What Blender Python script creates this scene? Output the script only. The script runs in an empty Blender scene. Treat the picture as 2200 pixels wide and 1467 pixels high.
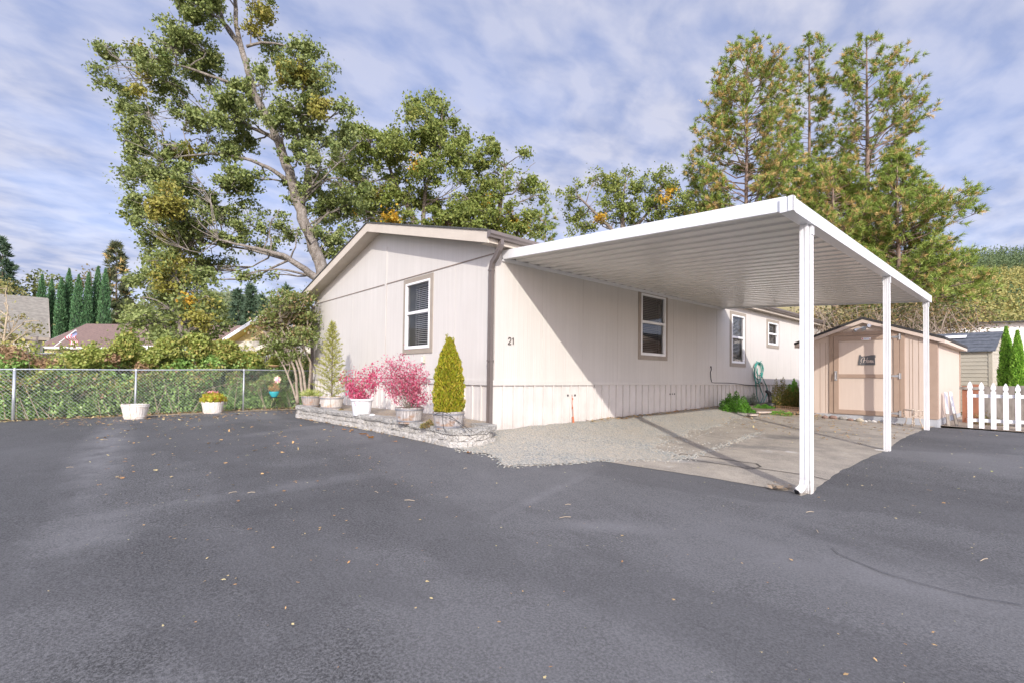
import bpy, math, random
import numpy as np
from mathutils import Vector, Matrix, noise as mnoise
R = math.radians
random.seed(7); rng = np.random.default_rng(7)
C = bpy.context.scene.collection
# ---------------------------------------------------------------- camera (measured from the photo)
CAM = np.array([6.6913, -5.4827, 0.1458]); YAW, PITCH, ROLL, F, PX, PY = .8368, .0224, .0125, 1039.95, 1109.84, 786.5
_c, _s = math.cos(YAW), math.sin(YAW)
_f0 = np.array([-_s, _c, 0]); _r0 = np.array([_c, _s, 0]); _u0 = np.array([0, 0, 1.])
FW = math.cos(PITCH)*_f0 + math.sin(PITCH)*_u0
_u1 = -math.sin(PITCH)*_f0 + math.cos(PITCH)*_u0
RT = math.cos(ROLL)*_r0 + math.sin(ROLL)*_u1
UP = -math.sin(ROLL)*_r0 + math.cos(ROLL)*_u1
cam = bpy.data.objects.new('camera', bpy.data.cameras.new('camera')); C.objects.link(cam)
M = Matrix([[RT[i], UP[i], -FW[i], CAM[i]] for i in range(3)] + [[0, 0, 0, 1]])
cam.matrix_world = M
cam.data.sensor_width = 36; cam.data.lens = F/2200*36
cam.data.shift_x = (1100-PX)/2200; cam.data.shift_y = (PY-733.5)/2200
cam.data.clip_start = .05; cam.data.clip_end = 5000
bpy.context.scene.camera = cam

def ray(u, v): return FW + (u-PX)/F*RT - (v-PY)/F*UP
def at(u, v, d): return CAM + ray(u, v)*d
def onX(u, v, x): r = ray(u, v); return CAM + r*((x-CAM[0])/r[0])
def onY(u, v, y): r = ray(u, v); return CAM + r*((y-CAM[1])/r[1])
def onZ(u, v, z): r = ray(u, v); return CAM + r*((z-CAM[2])/r[2])

# ---------------------------------------------------------------- ground height
_ctl = np.array([(0, 0, -.90), (0, 5, -.80), (0, 11.4, -.66), (0, 16, -.62), (4.7, .8, -1.16), (4.7, 4.85, -1.04), (4.7, 8.75, -.93), (2.5, 0, -1.05),
  (-9.5, -6.5, -1.0), (-9.5, -4.4, -.98), (-9.5, -1.9, -.92), (6.7, -5.5, -1.34), (0, -6, -1.2), (-5, -8, -1.18), (-6.4, -1.5, -.95), (.5, -1.4, -.99), (5.4, 10.2, -.92),
  (8, 9.5, -.95), (10, 3, -1.15), (12, -4, -1.4), (5, 15, -.85), (-14, -4, -1.1), (-14, 4, -1.0), (-9, 5, -.9), (0, -14, -1.45), (14, 12, -1.0)])
def _tp(d2): return np.where(d2 > 1e-9, .5*d2*np.log(np.maximum(d2, 1e-9)), 0)
_n = len(_ctl); _K = _tp(((_ctl[:, None, :2]-_ctl[None, :, :2])**2).sum(-1)) + np.eye(_n)*.6
_P = np.c_[np.ones(_n), _ctl[:, :2]]
_W = np.linalg.solve(np.block([[_K, _P], [_P.T, np.zeros((3, 3))]]), np.r_[_ctl[:, 2], 0, 0, 0])
def zg(x, y):
    x = np.asarray(x, float); y = np.asarray(y, float)
    cx = np.clip(x, -18, 18); cy = np.clip(y, -18, 20)
    d2 = (cx[..., None]-_ctl[:, 0])**2 + (cy[..., None]-_ctl[:, 1])**2
    z = _tp(d2) @ _W[:_n] + _W[_n] + _W[_n+1]*cx + _W[_n+2]*cy
    return np.clip(z, -1.8, -.5)
def G(u, v, dz=0):
    z = -1.
    for _ in range(12):
        p = onZ(u, v, z); z = float(zg(p[0], p[1])) + dz
    return np.array([p[0], p[1], z])

# ---------------------------------------------------------------- materials
def nt(name):
    m = bpy.data.materials.new(name); m.use_nodes = True; t = m.node_tree
    b = t.nodes['Principled BSDF']; return m, t, b
def N(t, typ, **k):
    n = t.nodes.new(typ)
    for a, v in k.items():
        if a in n.inputs: n.inputs[a].default_value = v
        else: setattr(n, a, v)
    return n
def col(c): return (c[0], c[1], c[2], 1)
def hexc(r, g, b): return tuple(((x/255+.055)/1.055)**2.4 if x > 10 else x/255/12.92 for x in (r, g, b))
def coords(t, scale=(1, 1, 1), kind='Object', rot=(0, 0, 0)):
    tc = N(t, 'ShaderNodeTexCoord'); mp = N(t, 'ShaderNodeMapping'); mp.inputs['Scale'].default_value = scale; mp.inputs['Rotation'].default_value = rot
    t.links.new(tc.outputs[kind], mp.inputs[0]); return mp.outputs[0]
def mixc(t, fac, a, b):
    m = N(t, 'ShaderNodeMix', data_type='RGBA')
    for s, v in ((0, fac), (6, a), (7, b)):
        if hasattr(v, 'links'): t.links.new(v, m.inputs[s])
        else: m.inputs[s].default_value = v if s == 0 else col(v)
    return m.outputs[2]
def noi(t, vec, scale, detail=3, rough=.55, lo=.35, hi=.65):
    n = N(t, 'ShaderNodeTexNoise', Scale=scale, Detail=detail, Roughness=rough); t.links.new(vec, n.inputs['Vector'])
    r = N(t, 'ShaderNodeMapRange'); r.inputs[1].default_value = lo; r.inputs[2].default_value = hi
    t.links.new(n.outputs[0], r.inputs[0]); return r.outputs[0]
def bump(t, b, h, strength=.3, dist=.02):
    n = N(t, 'ShaderNodeBump', Strength=strength, Distance=dist); t.links.new(h, n.inputs['Height']); t.links.new(n.outputs[0], b.inputs['Normal']); return n
def mat(name, c, rough=.6, c2=None, ns=3, sc=(1, 1, 1), metal=0, bs=0, bn=40, bd=.01, spec=.5, detail=4):
    m, t, b = nt(name); b.inputs['Roughness'].default_value = rough; b.inputs['Metallic'].default_value = metal
    b.inputs['Specular IOR Level'].default_value = spec
    v = coords(t, sc)
    c2 = c2 or tuple(x*.88 for x in c)
    t.links.new(mixc(t, noi(t, v, ns, detail), c, c2), b.inputs['Base Color'])
    if bs: bump(t, b, noi(t, v, bn, 3), bs, bd)
    return m
LIFT = dict(oak_leaf=2.1, mixed_oak_leaf=1.5, mistletoe_leaf=1.3, pine_needle=1.9, dry_pine_needle=1.15, bramble_green=2.3, lilac_autumn_leaf=1.25, green_arborvitae=1.7, hill_conifer=1.35, far_conifer=1.25, bramble_yellow_green=1.6, bramble_dead_tan=1.2, cypress_green=2.0, far_green=1.1, inner_brambles=1)
def leafmat(name, cols, rough=.5, trans=.25, patch=.0, spec=.35):
    cols = [tuple(min(.9, x*LIFT.get(name, 1.)) for x in q) for q in cols]
    m, t, b = nt(name); b.inputs['Roughness'].default_value = rough; b.inputs['Specular IOR Level'].default_value = spec
    g = N(t, 'ShaderNodeNewGeometry'); r = N(t, 'ShaderNodeValToRGB'); r.color_ramp.interpolation = 'LINEAR'
    e = r.color_ramp.elements
    while len(e) < len(cols): e.new(.5)
    for i, cc in enumerate(cols): e[i].position = i/(len(cols)-1); e[i].color = col(cc)
    if patch:
        v = coords(t); nn = noi(t, v, patch, 2, .5, .3, .7)
        mx = N(t, 'ShaderNodeMix'); mx.inputs[0].default_value = .5; t.links.new(g.outputs['Random Per Island'], mx.inputs[2]); t.links.new(nn, mx.inputs[3])
        t.links.new(mx.outputs[0], r.inputs[0])
    else: t.links.new(g.outputs['Random Per Island'], r.inputs[0])
    t.links.new(r.outputs[0], b.inputs['Base Color'])
    tr = N(t, 'ShaderNodeBsdfTranslucent'); t.links.new(r.outputs[0], tr.inputs[0])
    ms = N(t, 'ShaderNodeMixShader'); ms.inputs[0].default_value = trans
    o = t.nodes['Material Output']; t.links.new(b.outputs[0], ms.inputs[1]); t.links.new(tr.outputs[0], ms.inputs[2]); t.links.new(ms.outputs[0], o.inputs[0])
    return m
def siding_mat(name, c, c2, groove=.05, strength=.35):
    """panel siding: fine vertical scored lines, faint vertical weather streaks"""
    m, t, b = nt(name); b.inputs['Roughness'].default_value = .62; b.inputs['Specular IOR Level'].default_value = .3
    v = coords(t); sep = N(t, 'ShaderNodeSeparateXYZ'); t.links.new(v, sep.inputs[0])
    ad = N(t, 'ShaderNodeMath', operation='ADD'); t.links.new(sep.outputs[0], ad.inputs[0]); t.links.new(sep.outputs[1], ad.inputs[1])
    cb = N(t, 'ShaderNodeCombineXYZ'); t.links.new(ad.outputs[0], cb.inputs[0])
    ml = N(t, 'ShaderNodeMath', operation='MULTIPLY'); t.links.new(sep.outputs[2], ml.inputs[0]); ml.inputs[1].default_value = .03; t.links.new(ml.outputs[0], cb.inputs[2])
    streak = noi(t, cb.outputs[0], 14, 5, .7, .3, .7)
    blot = noi(t, v, .9, 4, .6, .35, .7)
    a = mixc(t, streak, c, c2)
    t.links.new(mixc(t, N_mul(t, blot, .35), a, tuple(x*.9 for x in c2)), b.inputs['Base Color'])
    fine = noi(t, cb.outputs[0], 60, 2, .5, .3, .7)
    w = N(t, 'ShaderNodeTexWave', Scale=1/groove/6.2832*3.1416*.64); w.wave_type = 'BANDS'; w.bands_direction = 'X'; t.links.new(cb.outputs[0], w.inputs['Vector'])
    pw = N(t, 'ShaderNodeMath', operation='POWER'); t.links.new(w.outputs[1], pw.inputs[0]); pw.inputs[1].default_value = .25
    s2 = N(t, 'ShaderNodeMath', operation='ADD'); t.links.new(pw.outputs[0], s2.inputs[0]); t.links.new(fine, s2.inputs[1])
    bump(t, b, s2.outputs[0], strength, .005)
    return m
def N_mul(t, sock, k):
    n = N(t, 'ShaderNodeMath', operation='MULTIPLY'); t.links.new(sock, n.inputs[0]); n.inputs[1].default_value = k; return n.outputs[0]

# ---------------------------------------------------------------- mesh builder
class MB:
    def __init__(s): s.v = []; s.f = []; s.m = []
    def add(s, vs, fs, mi=0):
        o = len(s.v); s.v += [tuple(map(float, p)) for p in vs]; s.f += [tuple(o+i for i in f) for f in fs]; s.m += [mi]*len(fs); return s
    def box(s, lo, hi, mi=0, bev=0):
        x0, y0, z0 = lo; x1, y1, z1 = hi
        if x0 > x1: x0, x1 = x1, x0
        if y0 > y1: y0, y1 = y1, y0
        if z0 > z1: z0, z1 = z1, z0
        v = [(x, y, z) for z in (z0, z1) for (x, y) in ((x0, y0), (x1, y0), (x1, y1), (x0, y1))]
        return s.add(v, [(3, 2, 1, 0), (4, 5, 6, 7), (0, 1, 5, 4), (1, 2, 6, 5), (2, 3, 7, 6), (3, 0, 4, 7)], mi)
    def obox(s, c, ax, ay, az, mi=0):
        c, ax, ay, az = map(np.array, (c, ax, ay, az)); v = []
        for k in (-1, 1):
            for i, j in ((-1, -1), (1, -1), (1, 1), (-1, 1)): v.append(c+ax*i+ay*j+az*k)
        return s.add(v, [(3, 2, 1, 0), (4, 5, 6, 7), (0, 1, 5, 4), (1, 2, 6, 5), (2, 3, 7, 6), (3, 0, 4, 7)], mi)
    def bar(s, a, b, w, h, mi=0, up=(0, 0, 1)):
        a, b = np.array(a, float), np.array(b, float); d = b-a; L = np.linalg.norm(d); d /= L
        x = np.cross(d, up); x /= np.linalg.norm(x)+1e-9; z = np.cross(x, d)
        return s.obox((a+b)/2, d*L/2, x*w/2, z*h/2, mi)
    def tube(s, pts, r, n=8, mi=0, cap=True):
        P = [np.array(p, float) for p in pts]; k = len(P)
        rr = r if hasattr(r, '__len__') else [r]*k
        d0 = P[1]-P[0]; d0 /= np.linalg.norm(d0)+1e-12
        up = np.array([0, 0, 1.]) if abs(d0[2]) < .9 else np.array([1., 0, 0]); x = np.cross(d0, up); x /= np.linalg.norm(x)
        V = []
        for i in range(k):
            d = P[min(i+1, k-1)]-P[max(i-1, 0)]; d /= np.linalg.norm(d)+1e-12
            x = x-d*np.dot(x, d); x /= np.linalg.norm(x)+1e-12; y = np.cross(d, x)
            for j in range(n):
                a = 2*math.pi*j/n; V.append(P[i]+(x*math.cos(a)+y*math.sin(a))*rr[i])
        Fc = [(i*n+j, i*n+(j+1) % n, (i+1)*n+(j+1) % n, (i+1)*n+j) for i in range(k-1) for j in range(n)]
        if cap: Fc += [tuple(range(n-1, -1, -1)), tuple((k-1)*n+j for j in range(n))]
        return s.add(V, Fc, mi)
    def lathe(s, prof, c, n=24, mi=0, sx=1, sy=1, jag=0):
        V = []
        for (r, z) in prof:
            for j in range(n):
                a = 2*math.pi*j/n; rr = r*(1+(jag if j % 2 else 0)); V.append((c[0]+rr*math.cos(a)*sx, c[1]+rr*math.sin(a)*sy, c[2]+z))
        k = len(prof)
        return s.add(V, [(i*n+j, i*n+(j+1) % n, (i+1)*n+(j+1) % n, (i+1)*n+j) for i in range(k-1) for j in range(n)], mi)
    def prism(s, pts, h, axis=2, off=0, mi=0):
        """pts 2-D outline (ccw) extruded; axis 1 = outline in xz extruded in y"""
        n = len(pts); V = []
        for k in (off, off+h):
            for p in pts: V.append((p[0], p[1], k) if axis == 2 else ((p[0], k, p[1]) if axis == 1 else (k, p[0], p[1])))
        return s.add(V, [tuple(range(n-1, -1, -1)), tuple(range(n, 2*n))]+[(i, (i+1) % n, n+(i+1) % n, n+i) for i in range(n)], mi)
    def build(s, name, mats, parent=None, origin=None, smooth=False, bevel=0):
        if parent is not None: org = np.array(parent['_org'])
        else: org = np.array(origin if origin is not None else (0, 0, 0), float)
        me = bpy.data.meshes.new(name)
        V = np.array(s.v, float)-org
        me.from_pydata(V.tolist(), [], s.f); me.update()
        return finish(name, me, mats, parent, org, s.m, smooth, bevel)
def finish(name, me, mats, parent, org, mi=None, smooth=False, bevel=0):
    mats = mats if isinstance(mats, (list, tuple)) else [mats]
    for m in mats: me.materials.append(m)
    if mi is not None and any(mi): me.polygons.foreach_set('material_index', mi)
    if smooth: me.polygons.foreach_set('use_smooth', [True]*len(me.polygons))
    o = bpy.data.objects.new(name, me); C.objects.link(o)
    if parent is not None: o.parent = parent
    else: o.location = org
    ORG[o.name] = tuple(org); o['_org'] = list(map(float, org))
    if bevel:
        b = o.modifiers.new('bevel', 'BEVEL'); b.width = bevel; b.segments = 2; b.limit_method = 'ANGLE'
    return o
ORG = {}
def thing(name, loc, label, cat, group=None):
    o = bpy.data.objects.new(name, None); C.objects.link(o); o.location = tuple(map(float, loc)); o['_org'] = [float(x) for x in loc]
    return tag(o, label, cat, group)
def tag(o, label, cat, group=None, kind=None):
    if label: o['label'] = label
    if cat: o['category'] = cat
    if group: o['group'] = group
    if kind: o['kind'] = kind
    return o
def struct(o, label=None): o['kind'] = 'structure'; return o
def dup(root, loc, rot=0, scale=None, label=None, group=None):
    r = root.copy(); C.objects.link(r); r.location = tuple(map(float, loc)); r.rotation_euler = (0, 0, rot)
    if scale: r.scale = scale
    if label: r['label'] = label
    if group: r['group'] = group
    for ch in list(root.children):
        c = ch.copy(); C.objects.link(c); c.parent = r
        for g in list(ch.children):
            d = g.copy(); C.objects.link(d); d.parent = c
    return r
def npmesh(name, V, nper, mats, parent=None, org=None, mi=None):
    """V: (N*nper,3) ; N separate polygons of nper corners"""
    o = np.array(parent['_org']) if parent is not None else np.array(org if org is not None else (0, 0, 0), float)
    V = V-o; n = len(V)//nper
    me = bpy.data.meshes.new(name); me.vertices.add(len(V)); me.vertices.foreach_set('co', V.astype(np.float32).ravel())
    me.loops.add(len(V)); me.loops.foreach_set('vertex_index', np.arange(len(V), dtype=np.int32))
    me.polygons.add(n); me.polygons.foreach_set('loop_start', np.arange(0, len(V), nper, dtype=np.int32)); me.polygons.foreach_set('loop_total', np.full(n, nper, dtype=np.int32))
    me.update(calc_edges=True)
    return finish(name, me, mats, parent, o, None if mi is None else [int(i) for i in mi])
def unit(a): return a/np.maximum(np.linalg.norm(a, axis=-1, keepdims=True), 1e-9)
def leaves(P, size, aspect=.6, var=.35, up=0., dirs=None, dj=.6):
    """diamond leaves at points P -> vertex array"""
    n = len(P); a = unit(rng.normal(size=(n, 3)))
    if dirs is not None: a = unit(dirs + rng.normal(size=(n, 3))*dj)
    nrm = unit(rng.normal(size=(n, 3))+np.array([0, 0, up])); b = unit(np.cross(nrm, a))
    s = (np.broadcast_to(size, (n,))*(1+rng.uniform(-var, var, n)))[:, None]*.5; nn = unit(np.cross(a, b))
    V = np.stack([P-a*s, P+b*s*aspect+nn*s*.18, P+a*s, P-b*s*aspect+nn*s*.18], 1)
    return V.reshape(-1, 3)
def in_ball(n): return unit(rng.normal(size=(n, 3)))*rng.uniform(0, 1, (n, 1))**(1/3.)
def curve_pts(a, b, n=5, wob=.1, sag=0):
    a, b = np.array(a, float), np.array(b, float); L = np.linalg.norm(b-a); out = []
    j = rng.normal(size=(3,))*wob*L
    for i in range(n+1):
        t = i/n; out.append(a+(b-a)*t+j*math.sin(math.pi*t)+rng.normal(size=3)*wob*.12*L*(0 < i < n)-np.array([0, 0, sag*L*math.sin(math.pi*t)]))
    return out
#@@MATS
# ---- shared materials
M_wall = siding_mat('painted_siding', (.61, .583, .546), (.545, .518, .482))
M_gable = M_wall
M_trim = mat('taupe_trim', (.33, .285, .235), .6, (.29, .25, .205), 6)
M_fascia = mat('tan_fascia', (.56, .50, .42), .6, (.52, .46, .385), 4)
def skirt_mat():
    m, t, b = nt('skirting_vinyl'); b.inputs['Roughness'].default_value = .5; v = coords(t)
    c = mixc(t, noi(t, v, 2.5, 4), (.605, .575, .545), (.55, .52, .49)); sp_ = N(t, 'ShaderNodeSeparateXYZ'); t.links.new(v, sp_.inputs[0]); zm_ = N(t, 'ShaderNodeMapRange'); zm_.inputs[1].default_value = .34; zm_.inputs[2].default_value = .0; t.links.new(sp_.outputs[2], zm_.inputs[0])
    mm_ = N(t, 'ShaderNodeMath', operation='MULTIPLY'); t.links.new(zm_.outputs[0], mm_.inputs[0]); t.links.new(noi(t, v, 9, 6, .75, .38, .62), mm_.inputs[1]); c = mixc(t, N_mul(t, mm_.outputs[0], .55), c, (.36, .31, .26))
    sv = coords(t, (7, 7, .4)); c = mixc(t, N_mul(t, noi(t, sv, 2, 5, .7, .56, .72), .25), c, (.42, .38, .33)); t.links.new(c, b.inputs['Base Color']); bump(t, b, noi(t, v, 6, 2), .06, .02); return m
M_skirt = skirt_mat()
M_gutter = mat('brown_gutter', (.155, .13, .12), .35, (.13, .11, .10), 3)
M_roof = mat('dark_shingle', (.05, .052, .052), .9, (.09, .09, .088), 18, bs=.6, bn=60)
M_white = mat('white_vinyl', (.82, .82, .82), .4, (.78, .78, .78), 5)
def metal_mat():
    m, t, b = nt('white_enamel'); b.inputs['Roughness'].default_value = .34; v = coords(t)
    c = mixc(t, noi(t, v, 2.2, 4), (.71, .715, .725), (.66, .665, .67)); sv = coords(t, (9, 9, .5)); st_ = noi(t, sv, 2., 5, .7, .56, .72)
    c = mixc(t, N_mul(t, st_, .30), c, (.50, .48, .44)); sp_ = N(t, 'ShaderNodeSeparateXYZ'); t.links.new(v, sp_.inputs[0]); zm_ = N(t, 'ShaderNodeMapRange'); zm_.inputs[1].default_value = .30; zm_.inputs[2].default_value = .0; t.links.new(sp_.outputs[2], zm_.inputs[0])
    mm_ = N(t, 'ShaderNodeMath', operation='MULTIPLY'); t.links.new(zm_.outputs[0], mm_.inputs[0]); t.links.new(noi(t, v, 18, 5, .7, .35, .6), mm_.inputs[1]); c = mixc(t, N_mul(t, mm_.outputs[0], .7), c, (.34, .30, .25))
    t.links.new(c, b.inputs['Base Color']); bump(t, b, noi(t, v, 5, 2), .05, .02); return m
M_metal = metal_mat()
M_pan = mat('cream_pan', (.76, .735, .69), .24, (.72, .695, .65), 2.2, spec=.7)
M_dark = mat('dark_interior', (.035, .033, .033), .8)
M_reveal = mat('window_reveal', (.62, .62, .58), .8)
M_blind = mat('blind_slat', (.88, .84, .78), .6)
M_blind2 = mat('brown_blind_slat', (.20, .17, .15), .6)
M_black = mat('black_paint', (.02, .02, .022), .45)
M_galv = mat('galvanised_steel', (.50, .53, .56), .4, (.42, .45, .48), 9, metal=.55)
M_bark = mat('grey_bark', (.31, .275, .24), .9, (.16, .135, .11), 7, (1, 1, .6), bs=.9, bn=22, bd=.03)
M_bark2 = mat('brown_bark', (.17, .13, .10), .9, (.09, .07, .055), 9, (1, 1, .3), bs=.9, bn=20, bd=.03)
M_twig = mat('twig_bark', (.24, .20, .165), .9, (.15, .12, .10), 12)
M_straw = mat('straw_twig', (.46, .38, .27), .9, (.32, .25, .17), 12)
def glass(name, tint=(.9, .95, .95), base=.12):
    m, t, b = nt(name); t.nodes.remove(b)
    tr = N(t, 'ShaderNodeBsdfTransparent'); tr.inputs[0].default_value = col(tint)
    gl = N(t, 'ShaderNodeBsdfGlossy'); gl.inputs['Roughness'].default_value = .02
    fr = N(t, 'ShaderNodeFresnel', IOR=1.6); mr = N(t, 'ShaderNodeMath', operation='ADD'); mr.inputs[1].default_value = base; t.links.new(fr.outputs[0], mr.inputs[0])
    ms = N(t, 'ShaderNodeMixShader'); t.links.new(mr.outputs[0], ms.inputs[0]); t.links.new(tr.outputs[0], ms.inputs[1]); t.links.new(gl.outputs[0], ms.inputs[2])
    t.links.new(ms.outputs[0], t.nodes['Material Output'].inputs[0]); return m
M_glass = glass('window_glass', (.92, .95, .95), .06); M_glassf = glass('clear_window_glass', (.95, .97, .97), .0)
#@@GROUND
# ---------------------------------------------------------------- ground sheets
def asphalt_mat():
    m, t, b = nt('worn_asphalt'); b.inputs['Roughness'].default_value = .78; b.inputs['Specular IOR Level'].default_value = .35
    v = coords(t, kind='Object')
    n1 = noi(t, v, 62, 4, .85, .40, .62); n2 = noi(t, v, 330, 2, .6, .35, .7)
    vs = coords(t, (.35, .75, 1), 'Object', (0, 0, R(35))); big = noi(t, vs, .42, 6, .6, .40, .66)
    pat = noi(t, v, 1.7, 6, .65, .45, .75)
    c = mixc(t, n1, (.034, .034, .035), (.175, .174, .177))
    c = mixc(t, N_mul(t, big, .62), c, (.205, .204, .208)); c = mixc(t, N_mul(t, pat, .25), c, (.20, .198, .205))
    # seal-coat edges: broad patches with a definite border
    pv_ = coords(t, (.16, .30, 1), 'Object', (0, 0, R(30))); edge = noi(t, pv_, 1.25, 5, .5, .495, .525)
    c = mixc(t, N_mul(t, edge, .30), c, (.058, .057, .060))
    # worn paler tracks: (photo ends of each stretch, half width in metres, strength)
    def track(c, p, q, hw, k_, colr, ns=2.2, lo=.3, hi=.6):
        A, B_ = G(*p), G(*q); mid = (A+B_)/2; L_ = np.linalg.norm((B_-A)[:2])/2; an = math.atan2(B_[1]-A[1], B_[0]-A[0])
        sb = N(t, 'ShaderNodeVectorMath', operation='SUBTRACT'); t.links.new(v, sb.inputs[0]); sb.inputs[1].default_value = (mid[0], mid[1], mid[2])
        m1 = N(t, 'ShaderNodeMapping'); m1.inputs['Rotation'].default_value = (0, 0, -an); t.links.new(sb.outputs[0], m1.inputs[0])
        m2 = N(t, 'ShaderNodeMapping'); m2.inputs['Scale'].default_value = (1/L_, 1/hw, .05); t.links.new(m1.outputs[0], m2.inputs[0])
        wl = N(t, 'ShaderNodeVectorMath', operation='LENGTH'); t.links.new(m2.outputs[0], wl.inputs[0]); wr = N(t, 'ShaderNodeMapRange'); wr.inputs[1].default_value = 1.05; wr.inputs[2].default_value = .25; t.links.new(wl.outputs['Value'], wr.inputs[0])
        wx = N(t, 'ShaderNodeMath', operation='MULTIPLY'); t.links.new(wr.outputs[0], wx.inputs[0]); t.links.new(noi(t, v, ns, 6, .7, lo, hi), wx.inputs[1])
        return mixc(t, N_mul(t, wx.outputs[0], k_), c, colr)
    PALE, DARK = (.27, .268, .275), (.05, .05, .052)
    c = track(c, (250, 900), (150, 1130), .42, .55, PALE); c = track(c, (60, 1250), (250, 1080), .5, .35, PALE)
    c = track(c, (120, 1120), (900, 1000), .30, .26, PALE); c = track(c, (350, 960), (760, 905), .35, .25, PALE); c = track(c, (1000, 1140), (1290, 1005), .10, .28, PALE, 5)
    c = track(c, (200, 1140), (1000, 1040), .34, .32, DARK); c = track(c, (420, 1010), (900, 935), .30, .30, DARK); c = track(c, (300, 930), (700, 890), .25, .30, DARK)
    c = track(c, (1740, 1190), (2190, 1320), .30, .30, PALE); c = track(c, (1100, 1120), (1500, 1140), .2, .3, PALE)
    # bright aggregate specks
    vo = N(t, 'ShaderNodeTexVoronoi', Scale=65); t.links.new(v, vo.inputs['Vector'])
    sp = N(t, 'ShaderNodeMapRange'); sp.inputs[1].default_value = .16; sp.inputs[2].default_value = .09; t.links.new(vo.outputs['Distance'], sp.inputs[0])
    rnd = N(t, 'ShaderNodeSeparateColor'); t.links.new(vo.outputs['Color'], rnd.inputs[0])
    gt = N(t, 'ShaderNodeMath', operation='GREATER_THAN'); t.links.new(rnd.outputs[0], gt.inputs[0]); gt.inputs[1].default_value = .965
    mu = N(t, 'ShaderNodeMath', operation='MULTIPLY'); t.links.new(sp.outputs[0], mu.inputs[0]); t.links.new(gt.outputs[0], mu.inputs[1])
    c = mixc(t, mu.outputs[0], c, (.34, .32, .29))
    # chalky scuffs
    sv = coords(t, (1, 3.2, 1), 'Object', (0, 0, R(-50))); sc = noi(t, sv, 2.1, 8, .75, .66, .74)
    c = mixc(t, N_mul(t, sc, .5), c, (.34, .34, .36))
    # a few hairline cracks
    cv = coords(t, (.23, .23, .23), 'Object'); dn = N(t, 'ShaderNodeTexNoise', Scale=3., Detail=4.); t.links.new(cv, dn.inputs['Vector'])
    av = N(t, 'ShaderNodeVectorMath', operation='ADD'); t.links.new(cv, av.inputs[0]); t.links.new(dn.outputs['Color'], av.inputs[1])
    v2 = N(t, 'ShaderNodeTexVoronoi', Scale=1.0); v2.feature = 'DISTANCE_TO_EDGE'; t.links.new(av.outputs[0], v2.inputs['Vector'])
    ck = N(t, 'ShaderNodeMapRange'); ck.inputs[1].default_value = .0016; ck.inputs[2].default_value = .0006; t.links.new(v2.outputs['Distance'], ck.inputs[0])
    c = mixc(t, N_mul(t, ck.outputs[0], .22), c, (.02, .02, .02))
    t.links.new(c, b.inputs['Base Color'])
    ad = N(t, 'ShaderNodeMath', operation='ADD'); t.links.new(n1, ad.inputs[0]); t.links.new(n2, ad.inputs[1])
    bump(t, b, ad.outputs[0], .55, .008)
    return m
M_asph = asphalt_mat()
M_slab = mat('old_paving', (.33, .305, .27), .9, (.24, .22, .195), 1.6, bs=.5, bn=90, bd=.008, detail=7)
def slab_mat():
    m, t, b = nt('sunbleached_old_paving'); b.inputs['Roughness'].default_value = .9; v = coords(t)
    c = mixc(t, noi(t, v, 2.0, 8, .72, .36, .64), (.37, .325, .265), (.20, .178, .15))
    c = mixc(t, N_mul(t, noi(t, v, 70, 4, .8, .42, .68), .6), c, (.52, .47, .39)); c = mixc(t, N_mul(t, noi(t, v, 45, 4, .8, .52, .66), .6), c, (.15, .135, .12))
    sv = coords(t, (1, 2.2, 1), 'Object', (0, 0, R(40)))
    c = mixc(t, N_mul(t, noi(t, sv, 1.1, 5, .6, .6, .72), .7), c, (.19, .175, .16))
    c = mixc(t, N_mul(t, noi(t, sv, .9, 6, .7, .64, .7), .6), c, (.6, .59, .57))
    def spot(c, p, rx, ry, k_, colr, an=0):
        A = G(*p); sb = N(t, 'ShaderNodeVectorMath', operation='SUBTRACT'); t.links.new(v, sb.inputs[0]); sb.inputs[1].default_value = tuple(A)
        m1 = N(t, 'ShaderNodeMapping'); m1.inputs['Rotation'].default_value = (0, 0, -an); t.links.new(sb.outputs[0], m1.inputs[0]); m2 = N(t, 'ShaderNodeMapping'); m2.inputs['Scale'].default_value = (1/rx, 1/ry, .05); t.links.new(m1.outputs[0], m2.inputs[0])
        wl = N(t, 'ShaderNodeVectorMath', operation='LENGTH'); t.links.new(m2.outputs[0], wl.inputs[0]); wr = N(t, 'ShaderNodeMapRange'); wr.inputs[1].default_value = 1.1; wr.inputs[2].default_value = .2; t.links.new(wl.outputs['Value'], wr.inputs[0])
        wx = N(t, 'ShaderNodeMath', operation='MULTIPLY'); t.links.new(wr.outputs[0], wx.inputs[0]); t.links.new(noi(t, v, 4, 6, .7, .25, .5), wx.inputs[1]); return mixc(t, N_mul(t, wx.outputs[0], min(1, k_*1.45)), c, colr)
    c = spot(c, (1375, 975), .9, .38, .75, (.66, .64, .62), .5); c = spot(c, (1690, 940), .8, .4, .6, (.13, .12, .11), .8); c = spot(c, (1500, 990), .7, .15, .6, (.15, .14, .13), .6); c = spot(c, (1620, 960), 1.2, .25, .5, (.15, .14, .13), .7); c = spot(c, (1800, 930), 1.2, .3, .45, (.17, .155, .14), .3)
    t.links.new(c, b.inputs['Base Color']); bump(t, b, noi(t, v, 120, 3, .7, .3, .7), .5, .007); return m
M_slab = slab_mat()
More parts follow.
